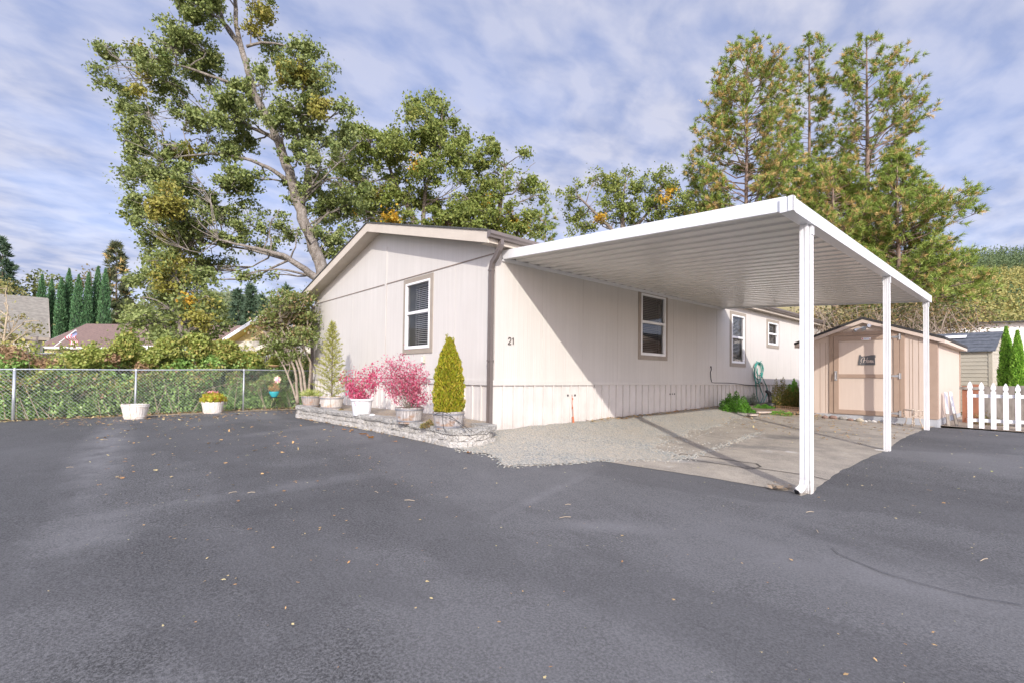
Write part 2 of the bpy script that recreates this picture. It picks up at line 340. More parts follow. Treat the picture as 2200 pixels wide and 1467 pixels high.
def gravel_mat(name, pal, sc=55):
    m, t, b = nt(name); b.inputs['Roughness'].default_value = .85; v = coords(t)
    vo = N(t, 'ShaderNodeTexVoronoi', Scale=sc); t.links.new(v, vo.inputs['Vector'])
    rp = N(t, 'ShaderNodeValToRGB'); e = rp.color_ramp.elements
    while len(e) < len(pal): e.new(.5)
    for i, cc in enumerate(pal): e[i].position = i/(len(pal)-1); e[i].color = col(cc)
    sp = N(t, 'ShaderNodeSeparateColor'); t.links.new(vo.outputs['Color'], sp.inputs[0]); t.links.new(sp.outputs[0], rp.inputs[0])
    c = mixc(t, noi(t, v, 1.1, 4, .6, .35, .7), rp.outputs[0], (.46, .40, .31))
    mm = N(t, 'ShaderNodeMix', data_type='RGBA'); mm.inputs[0].default_value = .55; t.links.new(rp.outputs[0], mm.inputs[6]); t.links.new(c, mm.inputs[7])
    t.links.new(mm.outputs[2], b.inputs['Base Color'])
    iv = N(t, 'ShaderNodeMath', operation='MULTIPLY'); t.links.new(vo.outputs['Distance'], iv.inputs[0]); iv.inputs[1].default_value = -1
    bump(t, b, iv.outputs[0], 1., .02); return m
PAL_gr = [(.35, .36, .34), (.19, .21, .20), (.46, .44, .39), (.27, .285, .27), (.54, .46, .35), (.38, .38, .355)]
M_grav = gravel_mat('blue_grey_gravel', PAL_gr, 40)
M_litter = gravel_mat('gravel_and_leaf_litter', [(.26, .22, .18), (.36, .32, .28), (.20, .15, .11), (.42, .30, .18), (.30, .27, .24)], 40)
M_soil = mat('garden_soil', (.17, .125, .09), .95, (.30, .23, .16), 6, bs=.8, bn=30, bd=.03)
M_field = mat('dry_grass_ground', (.16, .15, .07), .95, (.24, .19, .10), 2, bs=.6, bn=12, bd=.05)

def sheet(name, poly_or_box, m, dz, step=.5, hfun=None):
    x0, y0, x1, y1 = poly_or_box; nx = max(1, int((x1-x0)/step)); ny = max(1, int((y1-y0)/step))
    X, Y = np.meshgrid(np.linspace(x0, x1, nx+1), np.linspace(y0, y1, ny+1)); Z = zg(X, Y)+dz
    if hfun: Z = Z+hfun(X, Y)
    V = np.stack([X, Y, Z], -1).reshape(-1, 3); w = nx+1
    Fc = [(j*w+i, j*w+i+1, (j+1)*w+i+1, (j+1)*w+i) for j in range(ny) for i in range(nx)]
    me = bpy.data.meshes.new(name); me.from_pydata(V.tolist(), [], Fc); me.update()
    return finish(name, me, m, None, (0, 0, 0), None, True)
def polysheet(name, pts, m, dz, step=.25, jag=0, hfun=None):
    """a ground-hugging sheet cut to an outline (point-in-polygon grid, outline edges kept by clipping in bmesh)"""
    import bmesh
    bm = bmesh.new(); P = [(p[0], p[1]) for p in pts]
    if jag:
        Q = []
        for i in range(len(P)):
            a, b = np.array(P[i]), np.array(P[(i+1) % len(P)]); k = max(1, int(np.linalg.norm(b-a)/.12)); nrm = np.array([-(b-a)[1], (b-a)[0]])/(np.linalg.norm(b-a)+1e-9)
            for j in range(k):
                q = a+(b-a)*j/k; Q.append(tuple(q+nrm*jag*(mnoise.noise(Vector((q[0]*3, q[1]*3, 5)))+.5*mnoise.noise(Vector((q[0]*11, q[1]*11, 2))))))
        P = Q
    f = bm.faces.new([bm.verts.new((x, y, 0)) for x, y in P])
    xs = [p[0] for p in P]; ys = [p[1] for p in P]
    x = min(xs)+step
    while x < max(xs): bmesh.ops.bisect_plane(bm, geom=bm.verts[:]+bm.edges[:]+bm.faces[:], plane_co=(x, 0, 0), plane_no=(1, 0, 0)); x += step
    y = min(ys)+step
    while y < max(ys): bmesh.ops.bisect_plane(bm, geom=bm.verts[:]+bm.edges[:]+bm.faces[:], plane_co=(0, y, 0), plane_no=(0, 1, 0)); y += step
    co = np.array([v.co[:] for v in bm.verts]); z = zg(co[:, 0], co[:, 1])+dz
    if hfun is not None: z = z+hfun(co[:, 0], co[:, 1])
    for v, zz in zip(bm.verts, z): v.co.z = float(zz)
    bmesh.ops.triangulate(bm, faces=[f for f in bm.faces if len(f.verts) > 4])
    bmesh.ops.recalc_face_normals(bm, faces=bm.faces)
    me = bpy.data.meshes.new(name); bm.to_mesh(me); bm.free()
    if me.polygons and sum(p.normal.z for p in me.polygons) < 0: me.flip_normals()
    return finish(name, me, m, None, (0, 0, 0), None, True)

# far ground: a large sheet with the near area following the terrain
gx = np.r_[-2500, -900, -400, -200, -120, -80, -50, -30, np.arange(-20, 21, 1.), 30, 50, 80, 120, 200, 400, 900, 2500]
X, Y = np.meshgrid(gx, gx); Z = zg(X, Y)-.06; w = len(gx)
me = bpy.data.meshes.new('ground'); me.from_pydata(np.stack([X, Y, Z], -1).reshape(-1, 3).tolist(), [], [(j*w+i, j*w+i+1, (j+1)*w+i+1, (j+1)*w+i) for j in range(w-1) for i in range(w-1)]); me.update()
struct(finish('ground', me, M_field, None, (0, 0, 0), None, True))
FX = -9.55   # fence line
struct(polysheet('asphalt_lot', [(-9.0, -30), (40, -30), (40, 9.6), (5.6, 9.9), (4.2, 9.4), (0.2, 12), (-.5, 6), (-.5, .3), (-8.5, .3), (-8.6, -1.5), (-8.75, -2.6), (-8.95, -4), (-9.25, -5.2), (-9.35, -8)], M_asph, 0, .6, .06))
struct(polysheet('leaf_strewn_verge', [(-13, -30), (-9.0, -30), (-9.0, 8), (-13, 8)], M_litter, -.02, .5))
slab_pts = [G(*p)[:2] for p in ((1085, 1002), (1160, 1000), (1292, 990), (1500, 1022), (1700, 1056), (1722, 1066), (1745, 1056), (1795, 1018), (1850, 990), (1900, 968), (1938, 942), (1985, 922), (2022, 913))]
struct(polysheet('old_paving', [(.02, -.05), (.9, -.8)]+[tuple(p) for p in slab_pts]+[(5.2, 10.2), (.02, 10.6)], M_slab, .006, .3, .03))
def mound(x, y):
    # distance from the house wall, thinning out over the paving
    w = 2.15-.12*np.clip(y, 0, 9) + .45*np.exp(-((y-.2)/1.2)**2)
    nz = np.array([mnoise.noise(Vector((float(a)*1.7, float(b)*1.7, 0)))+.5*mnoise.noise(Vector((float(a)*7, float(b)*7, 3))) for a, b in zip(np.ravel(x), np.ravel(y))]).reshape(np.shape(x))
    fr = np.clip((1.72-(x-y))/1.3, 0, 1)
    return (.085*(1-np.clip(x, 0, 9)/w)+.02*nz)*fr+.002*(1-fr)
gp = [(.015, -.05), (.55, -1.15)]+[tuple(G(*p)[:2]) for p in ((1040, 975), (1075, 985), (1083, 1001), (1160, 999), (1290, 989))]+[(3.0, 1.2), (2.6, 5), (1.6, 8.6), (.015, 9.4)]
struct(polysheet('gravel_bed', gp, M_grav, .011, .09, .07, mound))
struct(polysheet('garden_bed', [(.015, 8.9), (1.3, 8.8), (2.1, 9.2), (1.88, 9.8), (1.8, 17), (.015, 17)], M_soil, .05, .3, .05))
struct(polysheet('gravel_yard', [(4.8, 10.1), (30, 9.8), (30, 40), (4.8, 40)], M_litter, .01, .6))
#@@HOUSE
# ---------------------------------------------------------------- mobile home
HL = 21.; W = 8.96; ZS = 2.35; RX = -4.5
home = thing('mobile_home', (0, 0, -.9), 'long beige mobile home with taupe window trim, ribbed skirting and house number 21', 'mobile home')
Hm = home
gw = (-3.264, .637, -2.025, 2.316)      # gable window trim rectangle (x0,z0,x1,z1)
sw = [(4.48, .616, 5.79, 2.323), (9.42, .565, 10.56, 2.275), (12.28, 1.29, 13.41, 2.28)]
TR = .105
def wall_cells(a0, a1, z0, z1, holes):
    A = sorted({a0, a1, *[h[0] for h in holes], *[h[2] for h in holes]}); Zs = sorted({z0, z1, *[h[1] for h in holes], *[h[3] for h in holes]})
    for i in range(len(A)-1):
        for j in range(len(Zs)-1):
            ca, cz = (A[i]+A[i+1])/2, (Zs[j]+Zs[j+1])/2
            if not any(h[0] < ca < h[2] and h[1] < cz < h[3] for h in holes): yield A[i], Zs[j], A[i+1], Zs[j+1]
inset = lambda r, d: (r[0]+d, r[1]+d, r[2]-d, r[3]-d)
b = MB()
for a0, z0, a1, z1 in wall_cells(-W, 0, 0, ZS, [inset(gw, TR)]): b.add([(a0, 0, z0), (a1, 0, z0), (a1, 0, z1), (a0, 0, z1)], [(0, 1, 2, 3)])
b.add([(-W, -.006, ZS+.004), (0, -.006, ZS+.004), (0, -.006, 2.56), (RX, -.006, 2.56+.26*-RX), (-W, -.006, 2.56)], [(0, 1, 2, 3, 4)])
b.add([(-W, -.006, ZS+.004), (0, -.006, ZS+.004), (0, 0, ZS+.004), (-W, 0, ZS+.004)], [(3, 2, 1, 0)])
b.build('front_wall', M_gable, Hm)
b = MB()
for a0, z0, a1, z1 in wall_cells(0, HL, 0, 2.5, [inset(s, TR) for s in sw]): b.add([(0, a0, z0), (0, a1, z0), (0, a1, z1), (0, a0, z1)], [(0, 1, 2, 3)])
b.add([(-W, 0, -.8), (-W, 0, 2.5), (-W, HL, 2.5), (-W, HL, -.8)], [(0, 1, 2, 3)])
b.add([(-W, HL, -.8), (-W, HL, 2.5), (RX, HL, 3.6), (0, HL, 2.5), (0, HL, -.8)], [(0, 1, 2, 3, 4)])
b.build('side_wall', M_wall, Hm)
# belt trim, battens, seam
b = MB(); b.box((-W-.01, -.034, -.005), (.034, -.001, .085)); b.box((.001, -.001, -.005), (.034, HL, .085)); b.build('belt_trim', M_wall, Hm)
def each(name, boxes, m, parent, bevel=0):
    for lo_, hi_ in boxes:
        q_ = MB(); q_.box(lo_, hi_); q_.build(name, m, parent, bevel=bevel)
each('corner_batten', [((-4.2, -.02, .087), (-4.12, -.0065, ZS+.9)), ((-.11, -.02, .087), (-.05, -.001, ZS-.05)), ((-W-.01, -.02, .087), (-W+.06, -.001, ZS)), ((.001, .001, .087), (.018, .07, 2.48))], M_wall, Hm)
each('panel_seam', [((-W, -.0125, ZS-.008), (-4.21, -.007, ZS+.012)), ((-4.11, -.0125, ZS-.008), (0, -.007, ZS+.012))], mat('seam_shadow_gap', (.25, .20, .17), .8), Hm)
M_joint = mat('panel_joint', (.54, .505, .465), .8)
each('panel_joint', [((-1.22*k-.004, -.0035, .09), (-1.22*k+.004, -.0005, ZS-.01)) for k in (1, 5, 6)]+[((.0005, 1.22*k-.004, .09), (.0035, 1.22*k+.004, 2.44)) for k in (1, 2, 3, 5, 6, 7, 9, 11, 12)], M_joint, Hm)
# skirting: ribbed vinyl panels
def ribs(b, along, fixed, a0, a1, zbot, axis):
    a = a0; out = -1 if axis == 'x' else 1
    per = .262
    while a < a1-.02:
        e = min(a+per, a1); z0 = zbot(a, e)
        prof = [(a, 0), (a+.11, 0), (a+.114, .003), (a+.122, .003), (a+.126, .0), (e-.052, 0), (e-.050, -.018), (e-.042, -.018), (e-.037, .028), (e-.014, .028), (e-.008, -.010), (e, 0)]
        prof = [(min(max(p, a), e), q) for p, q in prof]
        for (p, q), (p2, q2) in zip(prof[:-1], prof[1:]):
            if p2-p < 1e-6: continue
            if axis == 'x': vs = [(p, fixed-q, z0), (p2, fixed-q2, z0), (p2, fixed-q2, -.006), (p, fixed-q, -.006)]
            else: vs = [(fixed+q, p, z0), (fixed+q2, p2, z0), (fixed+q2, p2, -.006), (fixed+q, p, -.006)]
            b.add(vs, [(0, 1, 2, 3)])
        a = e
b = MB(); ribs(b, None, .004, -W, -.02, lambda a, e: -1.1, 'x'); b.build('front_skirting', M_skirt, Hm)
b = MB(); ribs(b, None, -.004, -.004, HL, lambda a, e: -1.1, 'y'); b.build('side_skirting', M_skirt, Hm)
# roof
ey, by = -.36, HL+.3
def roofz(x): return 2.665+.262*(.36-abs(x-RX)+(-RX)) if True else 0
xr, xl = .24, -9.2
zr = 2.665; pk = 3.88; zl = pk-(pk-zr)*(RX-xl)/(xr-RX)
b = MB()
for (xa, za, xb_, zb_) in ((xl, zl, RX, pk), (RX, pk, xr, zr)):
    b.add([(xa, ey-.02, za), (xb_, ey-.02, zb_), (xb_, by, zb_), (xa, by, za), (xa, ey-.02, za-.03), (xb_, ey-.02, zb_-.03), (xb_, by, zb_-.03), (xa, by, za-.03)], [(0, 1, 2, 3), (7, 6, 5, 4), (4, 5, 1, 0), (6, 7, 3, 2), (0, 3, 7, 4), (1, 5, 6, 2)])
roof = b.build('roof', M_roof, Hm)
# rake fascia + soffit
b = MB(); fh = .205
for (xa, za, xb_, zb_) in ((xl, zl, RX, pk), (RX, pk, xr, zr)):
    b.add([(xa, ey, za-.032), (xb_, ey, zb_-.032), (xb_, ey, zb_-.032-fh), (xa, ey, za-.032-fh), (xa, ey+.03, za-.032), (xb_, ey+.03, zb_-.032), (xb_, ey+.03, zb_-.032-fh), (xa, ey+.03, za-.032-fh)], [(3, 2, 1, 0), (4, 5, 6, 7), (0, 1, 5, 4), (2, 3, 7, 6), (0, 4, 7, 3), (1, 2, 6, 5)])
b.build('rake_fascia', M_fascia, Hm)
b = MB()
for (xa, za, xb_, zb_) in ((xl, zl, RX, pk), (RX, pk, xr, zr)):
    b.add([(xa, ey+.032, za-.2), (xb_, ey+.032, zb_-.2), (xb_, -.007, zb_-.2), (xa, -.007, za-.2)], [(3, 2, 1, 0)])
b.add([(0.001, ey+.03, 2.455), (xr-.03, ey+.03, 2.455), (xr-.03, by, 2.455), (.001, by, 2.455)], [(3, 2, 1, 0)])
b.box((xr-.03, ey+.032, 2.44), (xr-.005, by, 2.62))
b.build('soffit', M_fascia, Hm)
def gutter(xg, sgn):
    b = MB(); prof = [(0, 0), (.075, 0), (.085, .03), (.11, .055), (.11, .11), (.098, .11), (.098, .06), (.075, .03), (.07, .012), (.0, .012)]
    n = len(prof); V = [(xg+sgn*p, y, 2.515+q) for y in (ey-.02, by) for p, q in prof]
    b.add(V, [(i, (i+1) % n, n+(i+1) % n, n+i) for i in range(n)]); b.add([(xg+sgn*p, ey-.021, 2.515+q) for p, q in ((0, 0), (.075, 0), (.085, .03), (.11, .055), (.11, .11), (0, .11))], [tuple(range(6))])
    b.build('gutter', M_gutter, Hm)
gutter(xr, 1); 
def squaretube(b, pts, wx, wy, twist=0):
    """rectangular pipe following points, ribbed at bends"""
    P = [np.array(p, float) for p in pts]; V = []
    for i, p in enumerate(P):
        d = P[min(i+1, len(P)-1)]-P[max(i-1, 0)]; d /= np.linalg.norm(d)
        x = np.cross([0, 1, 0], d); x /= np.linalg.norm(x)+1e-9; y = np.cross(d, x)
        for a, c_ in ((-1, -1), (-.35, -1), (-.3, -.8), (.3, -.8), (.35, -1), (1, -1), (1, 1), (-1, 1)): V.append(p+x*a*wx/2+y*c_*wy/2)
    n = 8
    return b.add(V, [(i*n+j, i*n+(j+1) % n, (i+1)*n+(j+1) % n, (i+1)*n+j) for i in range(len(P)-1) for j in range(n)]+[tuple(range(n-1, -1, -1)), tuple((len(P)-1)*n+j for j in range(n))])
b = MB(); squaretube(b, [(.28, -.10, 2.53), (.28, -.10, 2.44), (.24, -.10, 2.36), (.14, -.09, 2.25), (.04, -.085, 2.17), (-.005, -.075, 2.06), (-.005, -.075, 1), (-.005, -.075, -.74), (-.02, -.085, -.84), (-.09, -.13, -.915), (-.17, -.18, -.935)], .085, .07)
ds = b.build('downspout', M_gutter, Hm)
each('strap', [((-.052, -.118, 2.02), (.042, -.030, 2.05)), ((-.052, -.118, .42), (.042, -.030, .45))], M_gutter, ds)
b = MB(); squaretube(b, [(-W-.13, -.12, 2.45), (-W-.10, -.12, 2.36), (-W+.02, -.07, 2.24), (-W+.02, -.07, 1), (-W+.02, -.07, -.8)], .08, .065); b.build('downspout', M_gutter, Hm)
# windows
def window(face, r, slat_m, room=.9, side_blind=None, upper=.46, glassm=None):
    """face 'x': in the front wall (plane y=0, out = -y); face 'y': in the side wall (plane x=0, out = +x)"""
    a0, z0, a1, z1 = r
    BD = .12 if face == 'x' else .02
    def P(a, d, z): return (a, -d, z) if face == 'x' else (d, a, z)
    def bx(b, aa, d0, zz, ab, d1, zb): b.box(P(aa, d0, zz), P(ab, d1, zb)); return b
    b = MB(); T = TR
    bx(b, a0, .001, z0, a1, .02, z0+T); bx(b, a0, .001, z1-T, a1, .02, z1); bx(b, a0, .001, z0+T, a0+T, .02, z1-T); bx(b, a1-T, .001, z0+T, a1, .02, z1-T)
    wn = b.build('window', M_trim, Hm, bevel=.002)
    A0, A1, Z0, Z1 = a0+T, a1-T, z0+T, z1-T; zm = Z0+(Z1-Z0)*(1-upper)
    b = MB(); t = .045
    bx(b, A0, -.05, Z0, A1, .03, Z0+t); bx(b, A0, -.05, Z1-t, A1, .03, Z1); bx(b, A0, -.05, Z0+t, A0+t, .03, Z1-t); bx(b, A1-t, -.05, Z0+t, A1, .03, Z1-t)
    bx(b, A0+t, -.03, zm-.03, A1-t, .022, zm+.03)
    bx(b, A0+t, -.03, Z0+t, A0+t+.022, .012, zm-.03); bx(b, A1-t-.022, -.03, Z0+t, A1-t, .012, zm-.03); bx(b, A0+t+.022, -.03, Z0+t, A1-t-.022, .012, Z0+t+.02)
    b.build('frame', M_white, wn, bevel=.003)
    b = MB(); b.add([P(A0+t, -.022, Z0+t), P(A1-t, -.022, Z0+t), P(A1-t, -.022, Z1-t), P(A0+t, -.022, Z1-t)], [(0, 1, 2, 3)]); b.build('pane', glassm or M_glass, wn)
    b = MB(); q = [(A0, Z0), (A1, Z0), (A1, Z1), (A0, Z1)]
    b.add([P(a, -.051, z) for a, z in q]+[P(a, -.16-BD, z) for a, z in q], [(i, (i+1) % 4, 4+(i+1) % 4, 4+i) for i in range(4)]); b.build('reveal', M_reveal, wn)
    b = MB(); q2 = [(A0-.3, Z0-.3), (A1+.3, Z0-.3), (A1+.3, Z1+.25), (A0-.3, Z1+.25)]
    b.add([P(a, -.162-BD, z) for a, z in q2]+[P(a, -.16-BD-room, z) for a, z in q2], [(i, (i+1) % 4, 4+(i+1) % 4, 4+i) for i in range(4)]+[(4, 5, 6, 7)]); b.build('room_interior', M_dark, wn)
    b = MB(); z = Z1-.05
    bx(b, A0+.02, -.10-BD, Z1-.05, A1-.02, -.15-BD, Z1-.005)
    while z > Z0+.03:
        z -= .044; bx(b, A0+.025, -.098-BD, z-.010, A1-.025, -.104-BD, z+.008); b.add([P(A0+.025, -.104-BD, z-.006), P(A1-.025, -.104-BD, z-.006), P(A1-.025, -.145-BD, z+.008), P(A0+.025, -.145-BD, z+.008)], [(0, 1, 2, 3)])
    for k in (.2, .8): bx(b, A0+(A1-A0)*k-.004, -.096-BD, Z0+.05, A0+(A1-A0)*k+.004, -.094-BD, Z1-.05)
    b.build('blind', slat_m, wn)
window('x', gw, M_blind, glassm=M_glassf)
window('y', sw[0], M_blind2); window('y', sw[1], M_blind); window('y', sw[2], M_blind, upper=.5)
# number 21 on the side wall
def stroke(b, pts, r, n=6): b.tube(pts, r, n)
nm = mat('bronze_numeral', (.10, .085, .075), .4)
p = onX(1090, 732, 0.012); q = onX(1102, 732, .012); zc = p[2]; s = .058
def num(ptsxy, cy, name, w):
    b = MB(); P = [(.015, cy+a*w, zc+c_*s) for a, c_ in ptsxy]
    for i in range(len(P)-1): b.bar(P[i], P[i+1], .014, .011, up=(1, 0, 0))
    b.build(name, nm, Hm)
num([(-.8, .55), (-.5, .95), (.2, 1.05), (.75, .75), (.7, .3), (.1, -.3), (-.9, -1), (.9, -1)], onX(1094, 732, 0)[1], 'numeral_two', .04)
num([(-.5, .6), (.1, 1.05), (.1, -1)], onX(1101.5, 732, 0)[1], 'numeral_one', .035)
# electrical outlet on the front wall
o_ = onY(911, 772, 0); b = MB(); b.box((o_[0]-.05, -.05, o_[2]-.075), (o_[0]+.05, -.001, o_[2]+.075)); ob = b.build('outlet_box', mat('ivory_plastic', (.55, .50, .40), .5), Hm, bevel=.006)
b = MB(); b.box((o_[0]-.03, -.056, o_[2]-.055), (o_[0]+.03, -.051, o_[2]+.055)); b.build('cover', M_white, ob)
# vents in the skirting (rows of three holes), black wall cable, corrugated cable to belt
for (u, v) in ((1227.5, 848.5), (1444, 845.7)):
    p = onX(u, v, 0); each('skirting_vent', [((.001, p[1]+k-.018, p[2]-.02), (.009, p[1]+k+.018, p[2]+.02)) for k in (-.11, 0, .11)], M_black, Hm)
b = MB(); pth = [onX(1527.5, 787.5, .03), onX(1529, 792, .03), onX(1526.5, 799, .028), onX(1527, 806, .03), onX(1527.6, 814, .028), onX(1529, 821, .032), onX(1535, 821.8, .032), onX(1563, 822, .032), onX(1580, 823, .032), onX(1600, 826, .032), onX(1625, 827.5, .032), onX(1633, 829, .032)]
b.tube(pth, .011, 5); b.lathe([(0, -.02), (.02, -.02), (.02, .02), (0, .02)], pth[0], 8); b.build('wall_cable', M_black, Hm)
# thin cable stapled along the front wall and side belt
b = MB(); b.tube([(-7.8, -.03, .09), (-5.5, -.035, .07), (-2.4, -.03, .09), (-1.7, -.03, .085)], .008, 5); b.build('wall_cable', M_black, Hm)
#@@CARPORT
# ---------------------------------------------------------------- carport
CX, CY0, CY1 = 4.84, .16, 8.94; ZW, ZC = 2.27, 1.975
cp = thing('carport', (CX-.14, .8, -1.16), 'white metal patio-style carport with ribbed ceiling and three posts, joined to the mobile home', 'carport')
zat = lambda x: ZW+(ZC-ZW)*x/CX
b = MB(); per = .305; y = CY0+.03; rows = []
while y < CY1-.03:
    for dy, dz in ((0, .0), (.15, .0), (.168, .06), (.188, .06), (.205, .012), (.228, .012), (.245, .06), (.268, .06), (.285, 0)):
        if y+dy < CY1-.03: rows.append((y+dy, dz))
    y += per
V = []; 
for (yy, dz) in rows:
    for x in (.03, CX-.09): V.append((x, yy, zat(x)+.03+dz))
b.add(V, [(2*i, 2*i+1, 2*i+3, 2*i+2) for i in range(len(rows)-1)])
V = [(x, yy, zat(x)+.12) for x in (.03, CX-.09) for yy in (CY0+.03, CY1-.03)]
b.add(V, [(0, 2, 3, 1)])
b.build('roof_panel', M_pan, cp)
FH = .152
b = MB()
def fb(p0, p1, th, h, nrm):
    p0, p1, nrm = map(np.array, (p0, p1, nrm)); V = []
    for dz in (0, h):
        for pp, k in ((p0, 0), (p1, 0), (p1, 1), (p0, 1)): V.append(pp+nrm*th*k+np.array([0, 0, dz]))
    b.add(V, [(3, 2, 1, 0), (4, 5, 6, 7), (0, 1, 5, 4), (1, 2, 6, 5), (2, 3, 7, 6), (3, 0, 4, 7)])
fb((.0, CY0, ZW), (CX-.075, CY0, zat(CX-.075)), .045, FH+.01, (0, 1, 0)); b.build('front_fascia', M_metal, cp, bevel=.006)
b = MB(); fb((.0, CY1-.04, ZW), (CX-.075, CY1-.04, zat(CX-.075)), .04, FH, (0, 1, 0)); b.build('rear_fascia', M_metal, cp, bevel=.006)
# outer gutter beam, hollow look: face + bottom shelf
b = MB(); g = [(-.13, .0), (-.13, .05), (-.118, .05), (-.118, .012), (-.02, .012), (-.012, .15), (0, .155), (0, .0)]
n = len(g); zc_ = ZC-.012; V = [(CX+a, yy, zc_+c_) for yy in (CY0-.02, CY1+.02) for a, c_ in g]
b.add(V, [(i, n+i, n+(i+1) % n, (i+1) % n) for i in range(n)])
for yy in (CY0-.022, CY1+.022): b.box((CX-.13, yy-.002, zc_), (CX+.004, yy+.002, zc_+.158))
gb = b.build('gutter_beam', M_metal, cp)
b = MB(); b.box((CX-.045, CY0-.035, zc_-.003), (CX+.012, CY0-.024, zc_+.162)); b.box((CX+.001, CY0-.035, zc_-.003), (CX+.012, CY0+.04, zc_+.162)); b.build('corner_cap', M_metal, gb, bevel=.004)
b = MB(); b.box((.002, CY0, ZW-.035), (.035, CY1, ZW+.028)); b.build('wall_ledger', M_metal, cp)
pxs = CX-.075
def post(y, zt, base, wd=.1):
    b = MB(); hw = wd/2; g_ = []
    # fluted square outline
    def side(a, c_):
        a, c_ = np.array(a), np.array(c_); d = c_-a; nn = np.array([d[1], -d[0]])/np.linalg.norm(d)
        for t_, o_ in ((0, 0), (.16, 0), (.2, -.006), (.3, -.006), (.34, 0), (.44, 0), (.48, -.006), (.54, -.006), (.58, 0), (.68, 0), (.72, -.006), (.82, -.006), (.86, 0)): g_.append(a+d*t_+nn*o_)
    cs = [(-hw, -hw), (hw, -hw), (hw, hw), (-hw, hw)]
    for i in range(4): side(cs[i], cs[(i+1) % 4])
    n = len(g_); V = [(pxs+q[0], y+q[1], z) for z in (base, zt) for q in g_]
    b.add(V, [(i, (i+1) % n, n+(i+1) % n, n+i) for i in range(n)]); return b.build('post', M_metal, cp)
zt = ZC-.012
g1 = float(zg(pxs, .84)); p1 = post(.86, zt, g1-.02, .092)
# rain pipe strapped to the near post with a kicked-out foot
b = MB()
x0, y0 = pxs-.01, .86-.09
squaretube(b, [(x0, y0, zt), (x0, y0, g1+.16), (x0-.004, y0-.012, g1+.10), (x0-.02, y0-.05, g1+.06), (x0-.045, y0-.10, g1+.03)], .08, .066)
rp = b.build('downspout', M_metal, cp)
b = MB(); d_ = np.array([-.4, -.82, -.35]); b.obox(np.array([x0-.0465, y0-.104, g1+.0285]), np.array([.82, -.4, 0])*.034, np.array([-.15, -.3, .93])*.026, d_*.002); b.build('outlet_mouth', M_black, rp)
for y_, u, v in ((4.95, 1896, 967), (8.84, 1982, 922)): post(y_ - .05, zt, float(zg(pxs, y_))-.02, .09)
for y_ in (.86, 4.90, 8.79):
    for sx_ in (-1, 1):
        q_ = MB(); q_.box((pxs+sx_*.052-.003, y_-.045, zt-.11), (pxs+sx_*.052+.003, y_+.045, zt+.0)); br_ = q_.build('bracket', M_metal, cp)
        for dz_ in (.03, .08):
            q_ = MB(); q_.tube([(pxs+sx_*.055, y_, zt-dz_), (pxs+sx_*.060, y_, zt-dz_)], .007, 8); q_.build('screw', M_galv, br_)
for x_ in (1.2, 2.4, 3.6):
    q_ = MB(); q_.box((x_-.002, CY0-.0015, zat(x_)+.002), (x_+.002, CY0-.0003, zat(x_)+FH-.0)); q_.build('fascia_joint', M_galv, cp)
b = MB(); b.box((pxs-.16, 4.78, -1.06), (pxs+.02, 5.0, float(zg(pxs, 4.9))+.012)); b.build('footing_patch', mat('pale_mortar', (.6, .58, .54), .9), cp)
#@@SHED
# ---------------------------------------------------------------- garden shed
SY, SX0, SX1, SB = 9.75, 1.91, 4.83, 14.0; SZ0, SZ1, SZA, AX = -.735, 1.20, 1.74, 3.37
M_sw = siding_mat('shed_siding', (.61, .51, .435), (.57, .47, .40), .2, .2)
M_st = mat('shed_trim_brown', (.37, .27, .205), .6, (.34, .245, .185), 5)
sh = thing('garden_shed', (AX, SY, -.9), 'peach tan wooden shed with a braced single door and black roof edge, behind the carport', 'shed')
b = MB()
b.add([(SX0, SY, SZ0), (SX1, SY, SZ0), (SX1, SY, SZ1), (AX, SY, SZA), (SX0, SY, SZ1)], [(0, 1, 2, 3, 4)])
b.add([(SX1, SY, SZ0), (SX1, SB, SZ0), (SX1, SB, SZ1), (SX1, SY, SZ1)], [(0, 1, 2, 3)]); b.add([(SX0, SY, SZ0), (SX0, SB, SZ0), (SX0, SB, SZ1), (SX0, SY, SZ1)], [(3, 2, 1, 0)])
b.add([(SX0, SB, SZ0), (SX1, SB, SZ0), (SX1, SB, SZ1), (AX, SB, SZA), (SX0, SB, SZ1)], [(4, 3, 2, 1, 0)]); b.build('wall', M_sw, sh)
b = MB()
grv = []
for u in (1748, 1762, 1774, 1954, 1961, 1974):
    x = onY(u, 800, SY)[0]
    if not (1782 < u < 1944): grv.append(((x-.006, SY-.003, SZ0+.02), (x+.006, SY-.001, SZ1)))
for u in (1810, 1832, 1880, 1900):
    x = onY(u, 710, SY)[0]; grv.append(((x-.005, SY-.003, 1.36), (x+.005, SY-.001, 1.48)))
each('siding_groove', grv, M_st, sh)
tx = lambda u: float(onY(u, 800, SY)[0])
xa, xb_ = tx(1782), tx(1944); da, db = tx(1792.3), tx(1933); ztop = float(onY(1856, 720, SY)[2]); zb0 = SZ0+.02
b = MB(); b.box((xa, SY-.03, zb0), (da-.008, SY-.001, ztop)); b.box((db+.008, SY-.03, zb0), (xb_, SY-.001, ztop)); b.box((xa-.02, SY-.034, ztop), (xb_+.02, SY-.001, ztop+.085)); b.build('door_casing', M_st, sh, bevel=.003)
each('corner_trim', [((SX1-.14, SY-.028, SZ0), (SX1+.02, SY-.001, SZ1+.0)), ((SX1+.001, SY+.0, SZ0), (SX1+.02, SY+.12, SZ1-.03)), ((SX0-.02, SY-.028, SZ0), (SX0+.12, SY-.001, SZ1+.0)), ((SX1+.001, SB-.1, SZ0), (SX1+.02, SB, SZ1-.03))], M_st, sh, .003)
dr_z0, dr_z1 = zb0, ztop-.012
b = MB(); b.box((da, SY-.022, dr_z0), (db, SY-.002, dr_z1)); door = b.build('door', M_sw, sh)
